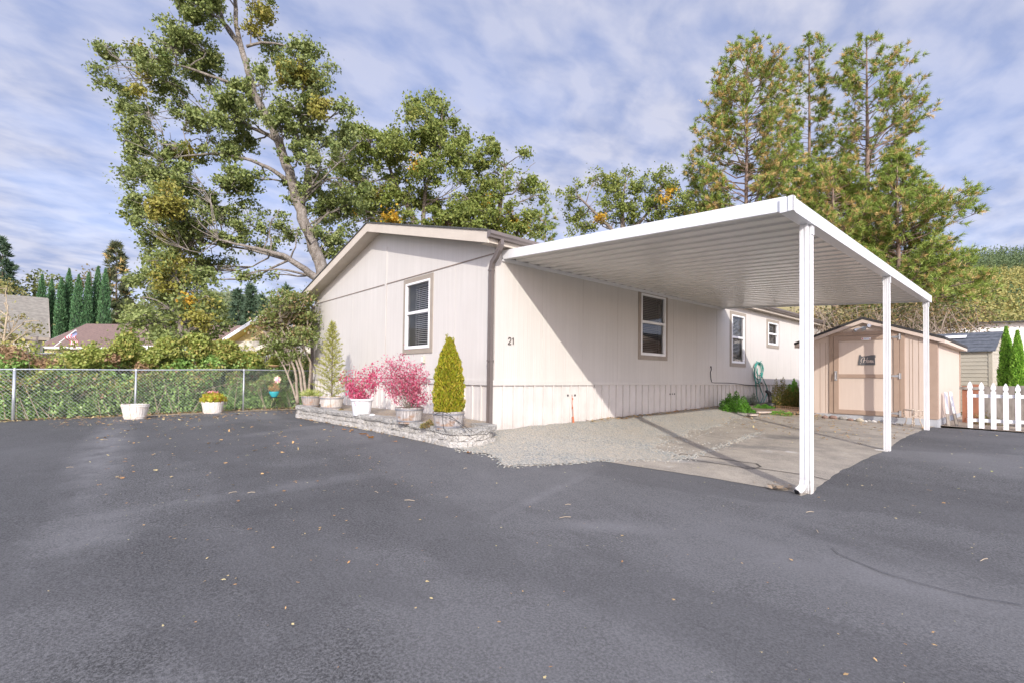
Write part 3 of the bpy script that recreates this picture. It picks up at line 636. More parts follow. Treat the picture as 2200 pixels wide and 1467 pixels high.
zm0, zm1 = float(onY(1850, 811, SY)[2]), float(onY(1850, 803, SY)[2]); iw = .115
b = MB(); b.box((da, SY-.046, dr_z0), (da+iw, SY-.0225, dr_z1)); b.box((db-iw, SY-.046, dr_z0), (db, SY-.0225, dr_z1)); b.box((da+iw, SY-.046, dr_z1-iw), (db-iw, SY-.0225, dr_z1)); b.box((da+iw, SY-.046, dr_z0), (db-iw, SY-.0225, dr_z0+iw)); b.box((da+iw, SY-.046, zm0), (db-iw, SY-.0225, zm1)); b.build('brace', M_st, door, bevel=.002)
M_chr = mat('zinc_hardware', (.55, .55, .55), .3, metal=.9)
b = MB(); hx = da+.05; b.tube([(hx, SY-.05, zm1+.05), (hx, SY-.10, zm1+.04), (hx, SY-.105, zm0-.04), (hx-.005, SY-.05, zm0-.06)], .012, 8); b.box((hx-.03, SY-.052, zm0-.08), (hx+.03, SY-.047, zm1+.08)); b.build('handle', M_chr, door, smooth=False)
for v in (724, 807, 887):
    z = float(onY(1925, v, SY)[2]) ; z = min(max(z, dr_z0+.07), dr_z1-.05); b = MB(); b.add([(db-.19, SY-.052, z-.012), (db-.19, SY-.052, z+.012), (db+.0, SY-.052, z+.035), (db+.0, SY-.052, z-.035)], [(0, 3, 2, 1)]); b.box((db-.19, SY-.051, z-.012), (db, SY-.047, z+.012)); b.box((db+.0, SY-.06, z-.07), (db+.035, SY-.035, z+.07)); b.tube([(db+.0, SY-.062, z-.075), (db+.0, SY-.062, z+.075)], .012, 8); b.build('hinge', M_chr, door)
# roof
b = MB(); oy = .10; ox = .17; sl = (SZA-SZ1)/(SX1-AX)
for s_ in (-1, 1):
    xe = AX+s_*(SX1-AX+ox); ze = SZA-sl*(SX1-AX+ox)+.05
    ze += .035; V = [(AX, SY-oy, SZA+.085), (xe, SY-oy, ze), (xe, SB+oy, ze), (AX, SB+oy, SZA+.085)]
    b.add(V+[(p[0], p[1]+.0, p[2]-.06) for p in V], [(0, 1, 2, 3), (7, 6, 5, 4), (0, 4, 5, 1), (1, 5, 6, 2), (2, 6, 7, 3)])
rf = b.build('roof', mat('black_shingle', (.028, .026, .026), .85, (.05, .046, .044), 20, bs=.5, bn=50), sh)
b = MB()
for s_ in (-1, 1):
    xe = AX+s_*(SX1-AX+ox-.01); ze = SZA-sl*(SX1-AX+ox-.01)
    b.add([(AX, SY-oy+.01, SZA+.018), (xe, SY-oy+.01, ze+.018), (xe, SY-oy+.01, ze-.07), (AX, SY-oy+.01, SZA-.07), (AX, SY-.001, SZA+.018), (xe, SY-.001, ze+.018), (xe, SY-.001, ze-.07), (AX, SY-.001, SZA-.07)], [(0, 1, 2, 3), (7, 6, 5, 4), (3, 2, 6, 7), (1, 5, 6, 2)])
    b.box((min(xe, AX+s_*(SX1-AX+.01)), SY+.0, ze-.06), (max(xe, AX+s_*(SX1-AX+.01)), SB+.08, ze+.012))
b.build('barge_board', M_sw, sh)
b = MB(); b.box((SX0, SY-.01, -1.0), (SX1+.01, SB, SZ0-.002)); b.box((SX1+.012, SY+.1, -1.0), (SX1+.016, SB-.1, SZ0-.02)); b.build('base_skid', mat('grey_painted_beam', (.42, .43, .45), .7, (.33, .34, .36), 4), sh)
each('skid_slot', [((tx(u)-.03, SY-.014, -.86), (tx(u)+.02, SY-.0105, -.84)) for u in (1768, 1825)], M_black, sh)
# flood light over the door
fx, fy, fz = float(onY(1856, 706, SY)[0]), SY, float(onY(1856, 706, SY)[2])
fl = MB(); fl.lathe([(0, 0), (.055, 0), (.055, .03), (0, .03)], (0, 0, 0), 16); fl.v = [(fx+a, fy-.03-0*c_-c_+.03, fz+bb) for a, bb, c_ in fl.v]
fo = fl.build('flood_light', M_galv, sh)
def can(b, a, d, r=.045, L=.11):
    a, d = np.array(a), np.array(d)/np.linalg.norm(d); b.tube([a, a+d*L*.35, a+d*L*.5, a+d*L, a+d*L*.98], [r*.45, r*.55, r*.9, r, r*.75], 14)
b = MB(); can(b, (fx-.10, fy-.08, fz-.005), (-.55, -.4, -.35)); can(b, (fx+.09, fy-.08, fz+.04), (.5, -.75, .1)); b.tube([(fx-.1, fy-.08, fz), (fx, fy-.045, fz+.02), (fx+.09, fy-.08, fz+.04)], .012, 6); b.tube([(fx, fy-.045, fz), (fx, fy-.09, fz-.045)], [.02, .035], 10); b.build('lamp_head', M_galv, fo)
b = MB(); q = onY(1861, 728, SY-.05); b.box((q[0]-.10, SY-.054, q[2]-.032), (q[0]+.10, SY-.0475, q[2]+.028)); st = b.build('sticker', M_white, door)
b = MB()
for i, k in enumerate(np.linspace(-.05, .06, 8)): b.box((q[0]+k-.004, SY-.0558, q[2]-.006-.002*(i % 2)), (q[0]+k+.004, SY-.0545, q[2]+.012))
b.build('printed_word', mat('blue_print', (.10, .13, .35), .5), st)
each('printed_mark', [((q[0]-.09, SY-.0558, q[2]-.015), (q[0]-.066, SY-.0545, q[2]+.018)), ((q[0]+.07, SY-.0558, q[2]-.022), (q[0]+.09, SY-.0545, q[2]-.004))], mat('red_print', (.55, .04, .04), .5), st)
# state-shaped metal sign with HOME in script
sgc = [(1846.2, 762), (1848.5, 761), (1850.3, 764.3), (1853, 765.2), (1856, 764.4), (1860, 764.6), (1866, 763.2), (1872, 762), (1880.8, 762), (1881.5, 766.5), (1879.5, 769), (1880, 771), (1880.5, 783.5), (1862, 783.8), (1843.2, 783.5), (1843.5, 778), (1845, 771)]
P = [onY(u, v, SY-.03) for u, v in sgc]
sg = MB(); sg.prism([(p[0], p[2]) for p in P][::-1], .006, 1, SY-.034)
sgo = sg.build('home_sign', mat('grey_steel_plate', (.115, .115, .12), .5), None, (P[0][0], SY-.03, P[0][2]))
tag(sgo, 'dark grey state-shaped metal sign reading Home in script, hung on the shed door', 'sign')
def scr(strokes, wdt=.010):
    b = MB()
    for s_ in strokes:
        pp = []
        for i in range(len(s_)-1):
            for k in range(4): 
                t_ = k/4; p0 = s_[max(i-1, 0)]; p1_ = s_[i]; p2 = s_[i+1]; p3 = s_[min(i+2, len(s_)-1)]
                pp.append(tuple(.5*((2*p1_[j])+(-p0[j]+p2[j])*t_+(2*p0[j]-5*p1_[j]+4*p2[j]-p3[j])*t_**2+(-p0[j]+3*p1_[j]-3*p2[j]+p3[j])*t_**3) for j in (0, 1)))
        pp.append(s_[-1]); W_ = [onY(u, v, SY-.037) for u, v in pp]
        for a, c_ in zip(W_[:-1], W_[1:]): b.bar(a, c_, .003, wdt, up=(0, 0, 1)) if np.linalg.norm(a-c_) > 1e-5 else None
    return b
# strokes in photo pixel units (letters H o m e)
hs = [[(1857.6, 767.8), (1856.4, 773), (1854.8, 778.4)], [(1857.6, 767.8), (1853.5, 768.2), (1850.6, 771.5), (1849.8, 775.5), (1852, 777.6)], [(1863.6, 767.5), (1862.2, 773), (1860.6, 778.3)], [(1854.6, 773.7), (1859, 773.1), (1863.4, 772.6)],
 [(1865.6, 773.4), (1863.6, 774.6), (1863.4, 777.4), (1865, 778.1), (1866.6, 776.2), (1866, 773.8), (1867.6, 774.1)],
 [(1868.2, 778.2), (1869, 774), (1870.4, 773.6), (1870, 778.1), (1871, 774.4), (1872.4, 773.6), (1872.2, 778.1), (1873.4, 777.6)],
 [(1874, 776.2), (1876.2, 775.2), (1875.6, 773.5), (1874.2, 774.6), (1874.1, 777.4), (1875.8, 778.1), (1877.5, 776.9)]]
sc_ = scr(hs); ho = sc_.build('script_lettering', mat('cream_letter', (.78, .66, .58), .5), None)
ho.parent = sgo; ho.location = tuple(-np.array(sgo.location))
b = MB(); hp = onY(1848.8, 780.5, SY-.037); b.box((hp[0]-.008, SY-.0375, hp[2]-.006), (hp[0]+.008, SY-.0345, hp[2]+.006)); hh = b.build('heart_cutout', bpy.data.materials['cream_letter'], None); hh.parent = sgo; hh.location = tuple(-np.array(sgo.location))
#@@PLANTERS
# ---------------------------------------------------------------- retaining wall, bed
def stonemat(name, a, c_): return mat(name, a, .9, c_, 4, bs=.9, bn=28, bd=.02, detail=6)
M_blk = stonemat('weathered_block', (.54, .515, .475), (.40, .38, .345)); M_cap = stonemat('grey_cap_block', (.43, .415, .385), (.31, .30, .28))
rw_a = G(628, 893)[:2]; rw_b = G(905, 960)[:2]
path = [(-6.75, -.1), (-6.8, -.9), (-6.72, -1.25), (-6.4, -1.42), (-4.5, -1.42), (-2.5, -1.43), (-1.0, -1.44), (-.1, -1.42), (.25, -1.28), (.42, -1.0), (.42, -.7), (.3, -.45)]
P0, P1 = G(628, 894), G(985, 967)
path = [(P0[0]-.1, -.05), (P0[0]-.1, P0[1]+.45), (P0[0]+.02, P0[1]+.12), (P0[0]+.3, P0[1])]+[(P0[0]+.3+(P1[0]-P0[0]-.8)*k, P0[1]+(P1[1]-P0[1])*k) for k in (.25, .5, .75, 1.)]+[(P1[0]-.22, P1[1]+.03), (P1[0]-.02, P1[1]+.2), (P1[0]+.04, P1[1]+.5), (P1[0]-.06, P1[1]+.8), (.1, -.32)]
rw = thing('retaining_wall', (-3, -1.4, -1), 'low pale concrete-block retaining wall of three courses edging the pot bed', 'retaining wall')
def resample(path, step, off=0):
    P = np.array(path, float); d = np.r_[0, np.cumsum(np.linalg.norm(np.diff(P, axis=0), axis=1))]; s = np.arange(off, d[-1], step)
    s = np.r_[0, s[s > .03], d[-1]] if off else np.r_[s, d[-1]]
    return np.c_[np.interp(s, d, P[:, 0]), np.interp(s, d, P[:, 1])]
WT = .29
for ci, (z0, z1, off, dep, m_, nm_) in enumerate(((-.03, .095, 0, .2, M_blk, 'block_course'), (.097, .2, .15, .19, M_blk, 'block_course'), (.202, WT, .05, .23, M_cap, 'cap_course'))):
    b = MB(); S = resample(path, .30, off)
    for i in range(len(S)-1):
        a, c_ = S[i], S[i+1]; L = np.linalg.norm(c_-a)
        if L < .05: continue
        d = (c_-a)/L; nn = np.array([d[1], -d[0]]); a2 = a+d*.004; c2 = c_-d*.004; o1 = random.uniform(-.012, .012)+(.03 if ci == 2 else .015*(1-ci))
        g0 = float(zg(*a)); gg = float(zg(*c_)); zz0 = (g0+gg)/2 ; tw = random.uniform(-.006, .006)
        # split face: front subdivided with roughness
        nx_, nz_ = 6, 3; V = []
        for k in range(nz_+1):
            for j in range(nx_+1):
                t_ = j/nx_; q = a2+(c2-a2)*t_; rr = o1+(random.uniform(-.012, .016) if 0 < j < nx_ and 0 < k < nz_ else -.008)
                V.append((*(q+nn*rr), zz0+z0+(z1-z0)*k/nz_+tw))
        Fc = [(k*(nx_+1)+j, k*(nx_+1)+j+1, (k+1)*(nx_+1)+j+1, (k+1)*(nx_+1)+j) for k in range(nz_) for j in range(nx_)]
        b.add(V, Fc)
        f0, f1 = a2+nn*(o1-.008), c2+nn*(o1-.008); b0, b1 = a2-nn*(dep), c2-nn*dep; zt_, zb_2 = zz0+z1+tw, zz0+z0+tw
        b.add([(*f0, zt_), (*f1, zt_), (*b1, zt_), (*b0, zt_), (*f0, zb_2), (*f1, zb_2), (*b1, zb_2), (*b0, zb_2)], [(0, 1, 2, 3), (3, 2, 6, 7), (0, 3, 7, 4), (1, 5, 6, 2)])
    b.build(nm_, m_, rw)
bp = [(p[0], p[1]) for p in path]; cen = np.array([-3, -.6])
bedpts = [tuple(np.array(p)+(cen-np.array(p))/np.linalg.norm(cen-np.array(p))*.14) for p in bp[1:-1]]
struct(polysheet('planting_bed', [(P0[0]+.05, -.012)]+bedpts+[(.03, -.14), (.015, -.012)], M_litter, WT-.05, .3))
# ---------------------------------------------------------------- pots
def woodmat(name, a, c_, c3):
    m, t, b = nt(name); b.inputs['Roughness'].default_value = .85; v = coords(t, (14, 14, 1.2))
    n1 = noi(t, v, 1.6, 5, .7, .35, .65); v2 = coords(t, (3, 3, 5)); n2 = noi(t, v2, 1.4, 4, .6, .5, .66)
    t.links.new(mixc(t, n2, mixc(t, n1, a, c_), c3), b.inputs['Base Color']); bump(t, b, n1, .5, .008); return m
M_barrel = woodmat('weathered_barrel_wood', (.50, .47, .45), (.22, .20, .19), (.30, .18, .11))
M_barrelw = woodmat('whitewashed_barrel_wood', (.78, .75, .71), (.60, .56, .51), (.62, .47, .36))
M_hoop = mat('dull_steel_hoop', (.30, .30, .32), .5, metal=.5)
M_potsoil = mat('potting_soil', (.075, .055, .04), .95, bs=.8, bn=40)
def barrel(t, c, r1, r0, h, m, rim_m=None, n=26, hoops=(.86, .16), nst=13):
    """half barrel of staves: r1 top radius, r0 bottom radius"""
    b = MB()
    for k in range(nst):
        a0, a1 = 2*math.pi*k/nst+.012, 2*math.pi*(k+1)/nst-.012; dz = random.uniform(-.008, .006); V = []; ro = random.uniform(-.003, .003)
        for (rr, z) in ((r0, 0), (r1, h+dz), (r1-.022, h+dz), (r0-.022, 0.02)):
            for a in (a0, (a0+a1)/2, a1): V.append((c[0]+(rr+ro)*math.cos(a), c[1]+(rr+ro)*math.sin(a), c[2]+z))
        Fc = []
        for q in range(3):
            for j in range(2): Fc.append((q*3+j, q*3+j+1, (q+1)*3+j+1, (q+1)*3+j))
        Fc += [(0, 3, 6, 9), (2, 11, 8, 5)]
        b.add(V, Fc)
    b.lathe([(r1-.03, h-.02), (r0-.03, .03), (0, .03)], c, 20)
    p = b.build('tub', m, t)
    b = MB()
    for k in hoops: rr = r0+(r1-r0)*k; b.lathe([(rr+.002, h*k-.014), (rr+.006, h*k-.012), (rr+.0075, h*k+.012), (rr+.0035, h*k+.014)], c, 28)
    b.build('hoop', rim_m or M_hoop, p)
    b = MB(); b.lathe([(r1-.028, h-.05), (r1*.5, h-.035), (0, h-.03)], c, 18); b.build('soil', M_potsoil, p); return p
def pot_at(u, vbot, vtop, wtop, wbot, zb_):
    p = onZ(u, vbot, zb_); d = np.dot(p-CAM, FW); k = d/F; r1, r0 = wtop*k/2, wbot*k/2
    # vbot is the lowest visible rim: centre lies r0 further along the ground ray
    hd = (p-CAM)[:2]; hd /= np.linalg.norm(hd); c = np.array([p[0]+hd[0]*r0, p[1]+hd[1]*r0, zb_]); s_ = (np.dot(c-CAM, FW))/d
    return c, r1*s_, r0*s_, (vbot-vtop)*k*1.02
bedz = lambda x, y: float(zg(x, y))+WT-.045
def fol(name, V, m, t): return npmesh(name, V, 4, m, t)
L_arb = leafmat('golden_arborvitae_spray', [(.28, .32, .02), (.46, .45, .03), (.18, .25, .02), (.52, .42, .05), (.36, .25, .04)], .6, .3)
L_pink = leafmat('crimson_pink_leaf', [(.62, .05, .16), (.78, .13, .28), (.46, .03, .10), (.82, .30, .42), (.35, .05, .07)], .5, .35)
L_pink2 = leafmat('dusty_pink_leaf', [(.60, .07, .17), (.75, .18, .30), (.42, .04, .10), (.72, .36, .44), (.34, .08, .09)], .5, .35)
L_ced = leafmat('sage_cedar_spray', [(.34, .36, .07), (.50, .50, .11), (.25, .27, .05), (.55, .52, .11)], .6, .25)
L_cole = leafmat('yellow_red_foliage', [(.50, .50, .05), (.36, .42, .05), (.62, .55, .08), (.45, .12, .05)], .5, .35)
L_yg = leafmat('lime_leaf', [(.45, .52, .12), (.60, .62, .28), (.30, .40, .06)], .5, .35)
beds = []
def bedpot(u, vb, vt, wt, wb):
    z = -.68
    for _ in range(4):
        c, r1, r0, h = pot_at(u, vb, vt, wt, wb, z); z = bedz(c[0], c[1])
    return pot_at(u, vb, vt, wt, wb, z)
# 1: golden arborvitae
c, r1, r0, h = bedpot(963, 923, 885, 69, 56)
t1 = thing('potted_arborvitae', c, 'tall golden green cone-shaped arborvitae in a grey barrel tub, nearest the corner downspout', 'potted plant', 'pots on the retaining wall bed')
barrel(t1, c, r1, r0, h, M_barrel)
def cone_foliage(c, zb_, zt_, prof, n, size, aspect=.35):
    """prof: list of (frac,radius)"""
    fr = rng.uniform(0, 1, n)**1.15; pr = np.array(prof); rad = np.interp(fr, pr[:, 0], pr[:, 1])
    a = rng.uniform(0, 2*math.pi, n); lump = 1+.10*np.sin(a*5+fr*23)+.08*np.sin(a*9-fr*37)
    rr = rad*lump*(1-.35*rng.uniform(0, 1, n)**2); P = np.c_[c[0]+rr*np.cos(a), c[1]+rr*np.sin(a), zb_+(zt_-zb_)*fr]
    D = np.c_[np.cos(a)*.6, np.sin(a)*.6, np.ones(n)*1.0]; return leaves(P, size, aspect, .4, 0, D, .35)
dpt = np.dot(c-CAM, FW)/F; ht = (882-722)*dpt; z0 = c[2]+h-.05
V = cone_foliage(c, z0, z0+ht*1.02, [(0, 24*dpt), (.1, 31*dpt), (.35, 31*dpt), (.6, 26*dpt), (.8, 17*dpt), (.93, 8*dpt), (1, 1*dpt)], 17000, .045)
tp = np.array([c[0], c[1], z0+ht*.93]); V = np.r_[V, leaves(tp+np.c_[rng.normal(0, .012, 90)-RT[0]*.05, rng.normal(0, .012, 90)-RT[1]*.05, rng.uniform(0, .17, 90)], .03, .35, .3, 0, np.array([[0, 0, 1.]]), .3), leaves(tp+np.c_[rng.normal(0, .01, 60)+RT[0]*.06, rng.normal(0, .01, 60)+RT[1]*.06, rng.uniform(-.02, .12, 60)], .03, .35, .3, 0, np.array([[0, 0, 1.]]), .3)]
fol('foliage', V, L_arb, t1)
b = MB(); b.tube([(c[0], c[1], c[2]+h-.06), (c[0], c[1], z0+ht*.85)], [.03, .006], 6); b.build('stem', M_bark2, t1)
# dark core so the column is not see-through
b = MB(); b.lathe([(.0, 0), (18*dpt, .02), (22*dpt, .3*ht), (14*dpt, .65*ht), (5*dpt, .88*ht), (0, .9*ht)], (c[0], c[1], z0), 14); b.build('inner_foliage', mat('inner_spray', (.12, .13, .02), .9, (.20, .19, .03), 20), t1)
barr1 = c.copy(); barr1r = r1; barr1h = h
# drip tubing curls beside it
b = MB()
for k in range(3):
    a = c+np.array([.10*k, -.28, h*.8]); e = np.array([c[0]+.55+.12*k, c[1]-.05, c[2]+.01]); pts = []
    for i in range(15):
        t_ = i/14; pts.append(a+(e-a)*t_+np.array([0, -.05*math.sin(math.pi*t_), (.16-.05*k)*math.sin(math.pi*t_)]))
    b.tube(pts, .004, 5)
a = c+np.array([RT[0]*-.05, RT[1]*-.05, h]); fr_ = np.array([FW[0], FW[1], 0])
b.tube([a-fr_*(r1+.01), a-fr_*(r1+.02)+np.array([0, 0, -h*.4]), a-fr_*(r0+.03)+np.array([0.02, 0.0, -h*.9]), a-fr_*(r0+.10)+np.array([.1, 0, -h+.02])], .005, 5)
tag(b.build('drip_tube', M_black, None, c), 'thin black drip tubing arching beside the arborvitae tub', 'irrigation tube')
def shrub(t, base, tips, m_leaf, m_stem, size, nl, aspect=.5, spread=.05, stemr=.006, wig=.08, start=.35, top_only=0, name='foliage'):
    b = MB(); PP = []; DD = []
    for tip in tips:
        pts = curve_pts(base+np.r_[rng.normal(0, .03, 2), 0], tip, 6, wig); rr = [stemr*(1-.75*i/6) for i in range(7)]; b.tube(pts, rr, 4, cap=False)
        A = np.array(pts); s_ = rng.uniform(start, 1, nl)*6; i0 = np.minimum(s_.astype(int), 5); f_ = (s_-i0)[:, None]
        Q = A[i0]*(1-f_)+A[i0+1]*f_; d = unit(A[i0+1]-A[i0]); Q = Q+rng.normal(size=(nl, 3))*spread*(.4+.6*(s_/6))[:, None]; PP.append(Q); DD.append(d)
    b.build('branches', m_stem, t)
    V = leaves(np.concatenate(PP), size, aspect, .4, .3, np.concatenate(DD), .8); fol(name, V, m_leaf, t)
def tips_px(base, pts, jit=.2, nrep=1):
    """branch tips from a traced outline around the base point's depth"""
    d0 = np.dot(base-CAM, FW); out = []
    for (u, v) in pts:
        for _ in range(nrep): out.append(at(u+random.uniform(-7, 7), v+random.uniform(-7, 7), d0+random.uniform(-jit, jit)))
    return out
# 2: larger dusty pink shrub in barrel
c, r1, r0, h = bedpot(879, 910, 876, 60, 50)
t2 = thing('potted_burning_bush', c, 'wide dusty pink shrub in a grey barrel tub below the front window', 'potted plant', 'pots on the retaining wall bed')
barrel(t2, c, r1, r0, h, M_barrel)
base = np.array([c[0], c[1], c[2]+h-.04])
shrub(t2, base, tips_px(base, [(822, 795), (830, 780), (845, 770), (860, 765), (838, 800), (875, 775), (890, 790), (905, 785), (912, 800), (918, 815), (905, 820), (900, 835), (915, 850), (850, 820), (865, 800), (880, 810), (870, 830), (855, 790), (890, 840), (840, 825), (825, 815), (900, 860)], .28, 3), L_pink2, M_twig, .042, 66, .42, .055, .0035, .12, .5)
# 3: white plastic pot with hot pink shrub
c, r1, r0, h = bedpot(777, 893, 857, 47, 36)
t3 = thing('potted_azalea', c, 'vivid pink shrub in a white ribbed plastic pot, third pot from the corner', 'potted plant', 'pots on the retaining wall bed')
b = MB(); b.lathe([(0, .002), (r0*.97, 0), (r0, .01), (r1*.93, h*.86)], c, 48, jag=-.018); b.lathe([(r1*.93, h*.85), (r1*1.0, h*.86), (r1*1.03, h*.99), (r1*.98, h), (r1*.93, h*.95), (r1*.9, h*.9), (0, h*.88)], c, 40); b.build('pot', mat('white_plastic', (.82, .83, .85), .35), t3, smooth=True)
base = np.array([c[0], c[1], c[2]+h-.04])
shrub(t3, base, tips_px(base, [(742, 800), (735, 810), (750, 800), (748, 825), (755, 845), (765, 852), (770, 820), (780, 800), (790, 815), (795, 800), (800, 785), (812, 790), (815, 800), (775, 840), (785, 830), (800, 840), (760, 825), (745, 835), (765, 835), (790, 850), (770, 845), (805, 820), (812, 810)], .22, 2), L_pink, M_twig, .046, 46, .55, .055, .003, .10, .4)
b = MB(); dd = np.dot(base-CAM, FW)
for (u, v) in ((738, 790), (752, 782), (762, 792), (772, 780), (785, 778), (800, 776), (765, 785), (790, 787), (757, 796)): b.tube(curve_pts(base, at(u, v, dd+random.uniform(-.2, .2)), 5, .05), [.004, .003, .003, .002, .002, .0015], 4, cap=False)
b.build('bare_twigs', M_straw, t3)
# 4: conifer in barrel
c, r1, r0, h = bedpot(712, 880, 852, 50, 40)
t4 = thing('potted_cedar', c, 'feathery sage green young conifer in a pale barrel tub, second from the left end', 'potted plant', 'pots on the retaining wall bed')
barrel(t4, c, r1, r0, h, woodmat('pale_barrel_wood', (.66, .63, .59), (.42, .38, .34), (.45, .30, .20)))
k = np.dot(c-CAM, FW)/F; top = (852-686)*k; z0 = c[2]+h-.06; b = MB(); b.tube([(c[0], c[1], z0), (c[0]-.02, c[1], z0+top*.5), (c[0]-.05, c[1], z0+top)], [.022, .014, .003], 6); PP = []; DD = []
for i in range(95):
    f_ = (i/95)**.9; a = i*2.4; L = (46*k)*(1-f_)**.75*(1 if f_ > .12 else .9)+.03; L *= random.uniform(.75, 1.15); st_ = np.array([c[0]-.05*f_, c[1], z0+.03+top*f_*.97]); d = np.array([math.cos(a), math.sin(a), .30+.4*f_]); d /= np.linalg.norm(d)
    e = st_+d*L; b.tube([st_, (st_+e)/2+np.array([0, 0, -.01]), e], [.004, .003, .001], 3, cap=False)
    nn_ = int(20+75*L/.5); s_ = rng.uniform(.12, 1, nn_)[:, None]; Q = st_+(e-st_)*s_; sd = rng.normal(size=(nn_, 3)); Q = Q+sd*.028*(1.1-s_*.6); PP.append(Q); DD.append(unit(d+sd*.3))
b.build('branches', M_twig, t4); fol('foliage', leaves(np.concatenate(PP), .05, .22, .4, 0, np.concatenate(DD), .35), L_ced, t4)
# 5: leftmost barrel with lime leaves
c, r1, r0, h = bedpot(668, 875, 850, 38, 30)
t5 = thing('potted_lily', c, 'low lime and cream strappy plant in a brown-grey barrel, leftmost on the block wall', 'potted plant', 'pots on the retaining wall bed')
barrel(t5, c, r1, r0, h, woodmat('brown_barrel_wood', (.46, .42, .39), (.24, .18, .15), (.36, .20, .12)))
base = np.array([c[0], c[1], c[2]+h-.04]); n = 260; a = rng.uniform(0, 6.28, n); rr = rng.uniform(.03, r1*1.1, n); P = base+np.c_[rr*np.cos(a), rr*np.sin(a), rng.uniform(.02, .17, n)*(1.2-rr/r1*.6)]
V = leaves(P, .17, .10, .4, 0, np.c_[np.cos(a), np.sin(a), np.full(n, .7)], .35); fol('foliage', V, L_yg, t5)
P = at(662, 812, np.dot(base-CAM, FW)+.5); # wispy conifer tips behind
n = 900; Q = P+rng.normal(size=(n, 3))*np.array([.12, .12, .17]); 
# small plants and white stone on the bed
def tuft(name, label, cat, u, v, w, hgt, m, n, size, asp, dz=None, group=None, zoff=WT-.045, up=.4, stem=True, jitter=.6):
    p = onZ(u, v, -.66)
    for _ in range(5): p = onZ(u, v, float(zg(p[0], p[1]))+zoff)
    k = np.dot(p-CAM, FW)/F; t = thing(name, p, label, cat, group); Q = in_ball(n)*np.array([w*k/2, w*k/2, hgt*k*.5]); Q[:, 2] = np.abs(Q[:, 2])*1.9
    sh_ = 1+.25*np.sin(Q[:, 0]*25+Q[:, 1]*19); Q[:, 2] *= sh_
    b = MB()
    if stem:
        for q in Q[:: max(1, n//22)]: b.tube([p+np.array([q[0]*.15, q[1]*.15, -.02]), p+q*np.array([.5, .5, .4]), p+q*np.array([.8, .8, .7])], [.005, .004, .002], 3, cap=False)
        b.build('stems', M_twig, t)
    fol('foliage', leaves(p+Q, size, asp, .4, up, unit(Q+np.array([0, 0, .03])), jitter), m, t); return t, p, k
L_brn = leafmat('brown_green_ground_plant', [(.16, .14, .05), (.28, .20, .09), (.20, .23, .07), (.34, .16, .08)], .6, .2)
tuft('low_plant', 'low brown-green plant on the bed between the two right-hand tubs', 'plant', 918, 918, 34, 16, L_brn, 500, .035, .5)
tuft('low_plant', 'tiny green weed at the foot of the pale cedar tub', 'plant', 732, 884, 14, 8, L_brn, 120, .035, .5)
b = MB(); p = onZ(800, 893, -.66); b.lathe([(0, 0), (.045, .008), (.05, .025), (.02, .045), (0, .046)], p, 10, sy=1.3); tag(b.build('white_stone', M_white, None, p, smooth=True), 'small white stone on the bed right of the white pot', 'stone')
# white half barrels by the fence
def ground_pot(u, vb, vt, wt, wb):
    z = -1.
    for _ in range(5):
        c, r1, r0, h = pot_at(u, vb, vt, wt, wb, z); z = float(zg(c[0], c[1]))
    return c, r1, r0, h
c, r1, r0, h = ground_pot(290, 900, 869, 50, 38)
t6 = thing('whitewashed_tub', c, 'empty whitewashed barrel tub with a few dry twigs, by the chain-link fence', 'tub', 'white tubs along the fence'); barrel(t6, c, r1, r0, h, M_barrelw, M_barrelw)
b = MB(); 
for (u, v) in ((262, 857), (312, 858), (300, 862)): b.tube(curve_pts(np.array([c[0], c[1], c[2]+h-.05]), at(u, v, np.dot(c-CAM, FW)), 4, .1), [.005, .004, .003, .002, .002], 4)
b.build('twig', M_straw, t6)
c, r1, r0, h = ground_pot(457, 887.5, 863, 43, 34)
t7 = thing('potted_coleus', c, 'whitewashed barrel tub of bright yellow coleus leaves with pink blooms, by the fence', 'potted plant', 'white tubs along the fence'); barrel(t7, c, r1, r0, h, M_barrelw, M_barrelw)
base = np.array([c[0], c[1], c[2]+h]); Q = in_ball(900)*np.array([r1*1.2, r1*1.2, .26]); Q[:, 2] = np.abs(Q[:, 2])+.0; fol('foliage', leaves(base+Q, .075, .65, .3, .8), L_cole, t7)
Q = in_ball(46)*np.array([r1*.6, r1*.6, .04])+np.array([0, 0, .26]); fol('bloom', leaves(base+Q, .05, .8, .3, .8), leafmat('pink_petal', [(.7, .2, .25), (.75, .4, .4)], .5, .3), t7)
# turquoise bowl on black stand
c = onX(589, 874, -9.15); c[2] = float(zg(c[0], c[1]))
k = np.dot(c-CAM, FW)/F
ps = thing('plant_stand', c, 'small black iron plant stand holding the turquoise bowl, beside the fence', 'plant stand')
zt_ = c[2]+(874-848)*k; b = MB(); b.lathe([(0, 0), (.17, 0), (.175, .012), (.17, .018), (0, .018)], (c[0], c[1], zt_-.018), 24); b.build('tray', M_black, ps)
for i in range(3):
    a = i*2.094+.6; dx, dy = math.cos(a), math.sin(a); b = MB(); b.tube([(c[0]+dx*.07, c[1]+dy*.07, zt_-.02), (c[0]+dx*.03, c[1]+dy*.03, zt_-.12), (c[0]+dx*.04, c[1]+dy*.04, c[2]+.12), (c[0]+dx*.11, c[1]+dy*.11, c[2]+.03), (c[0]+dx*.13, c[1]+dy*.13, c[2])], .009, 6); b.build('leg', M_black, ps)
bc = np.array([c[0]-.03, c[1], zt_+.002]); bw = thing('flower_bowl', bc, 'turquoise bowl planter with dry orange flowers on the black stand', 'flower pot')
b = MB(); b.lathe([(0, 0), (.07, 0), (.085, .02), (.13, .10), (.145, .155), (.15, .17), (.14, .17), (.12, .10), (.0, .09)], bc, 28); b.build('bowl', mat('turquoise_glaze', (.06, .42, .46), .25), bw, smooth=True)
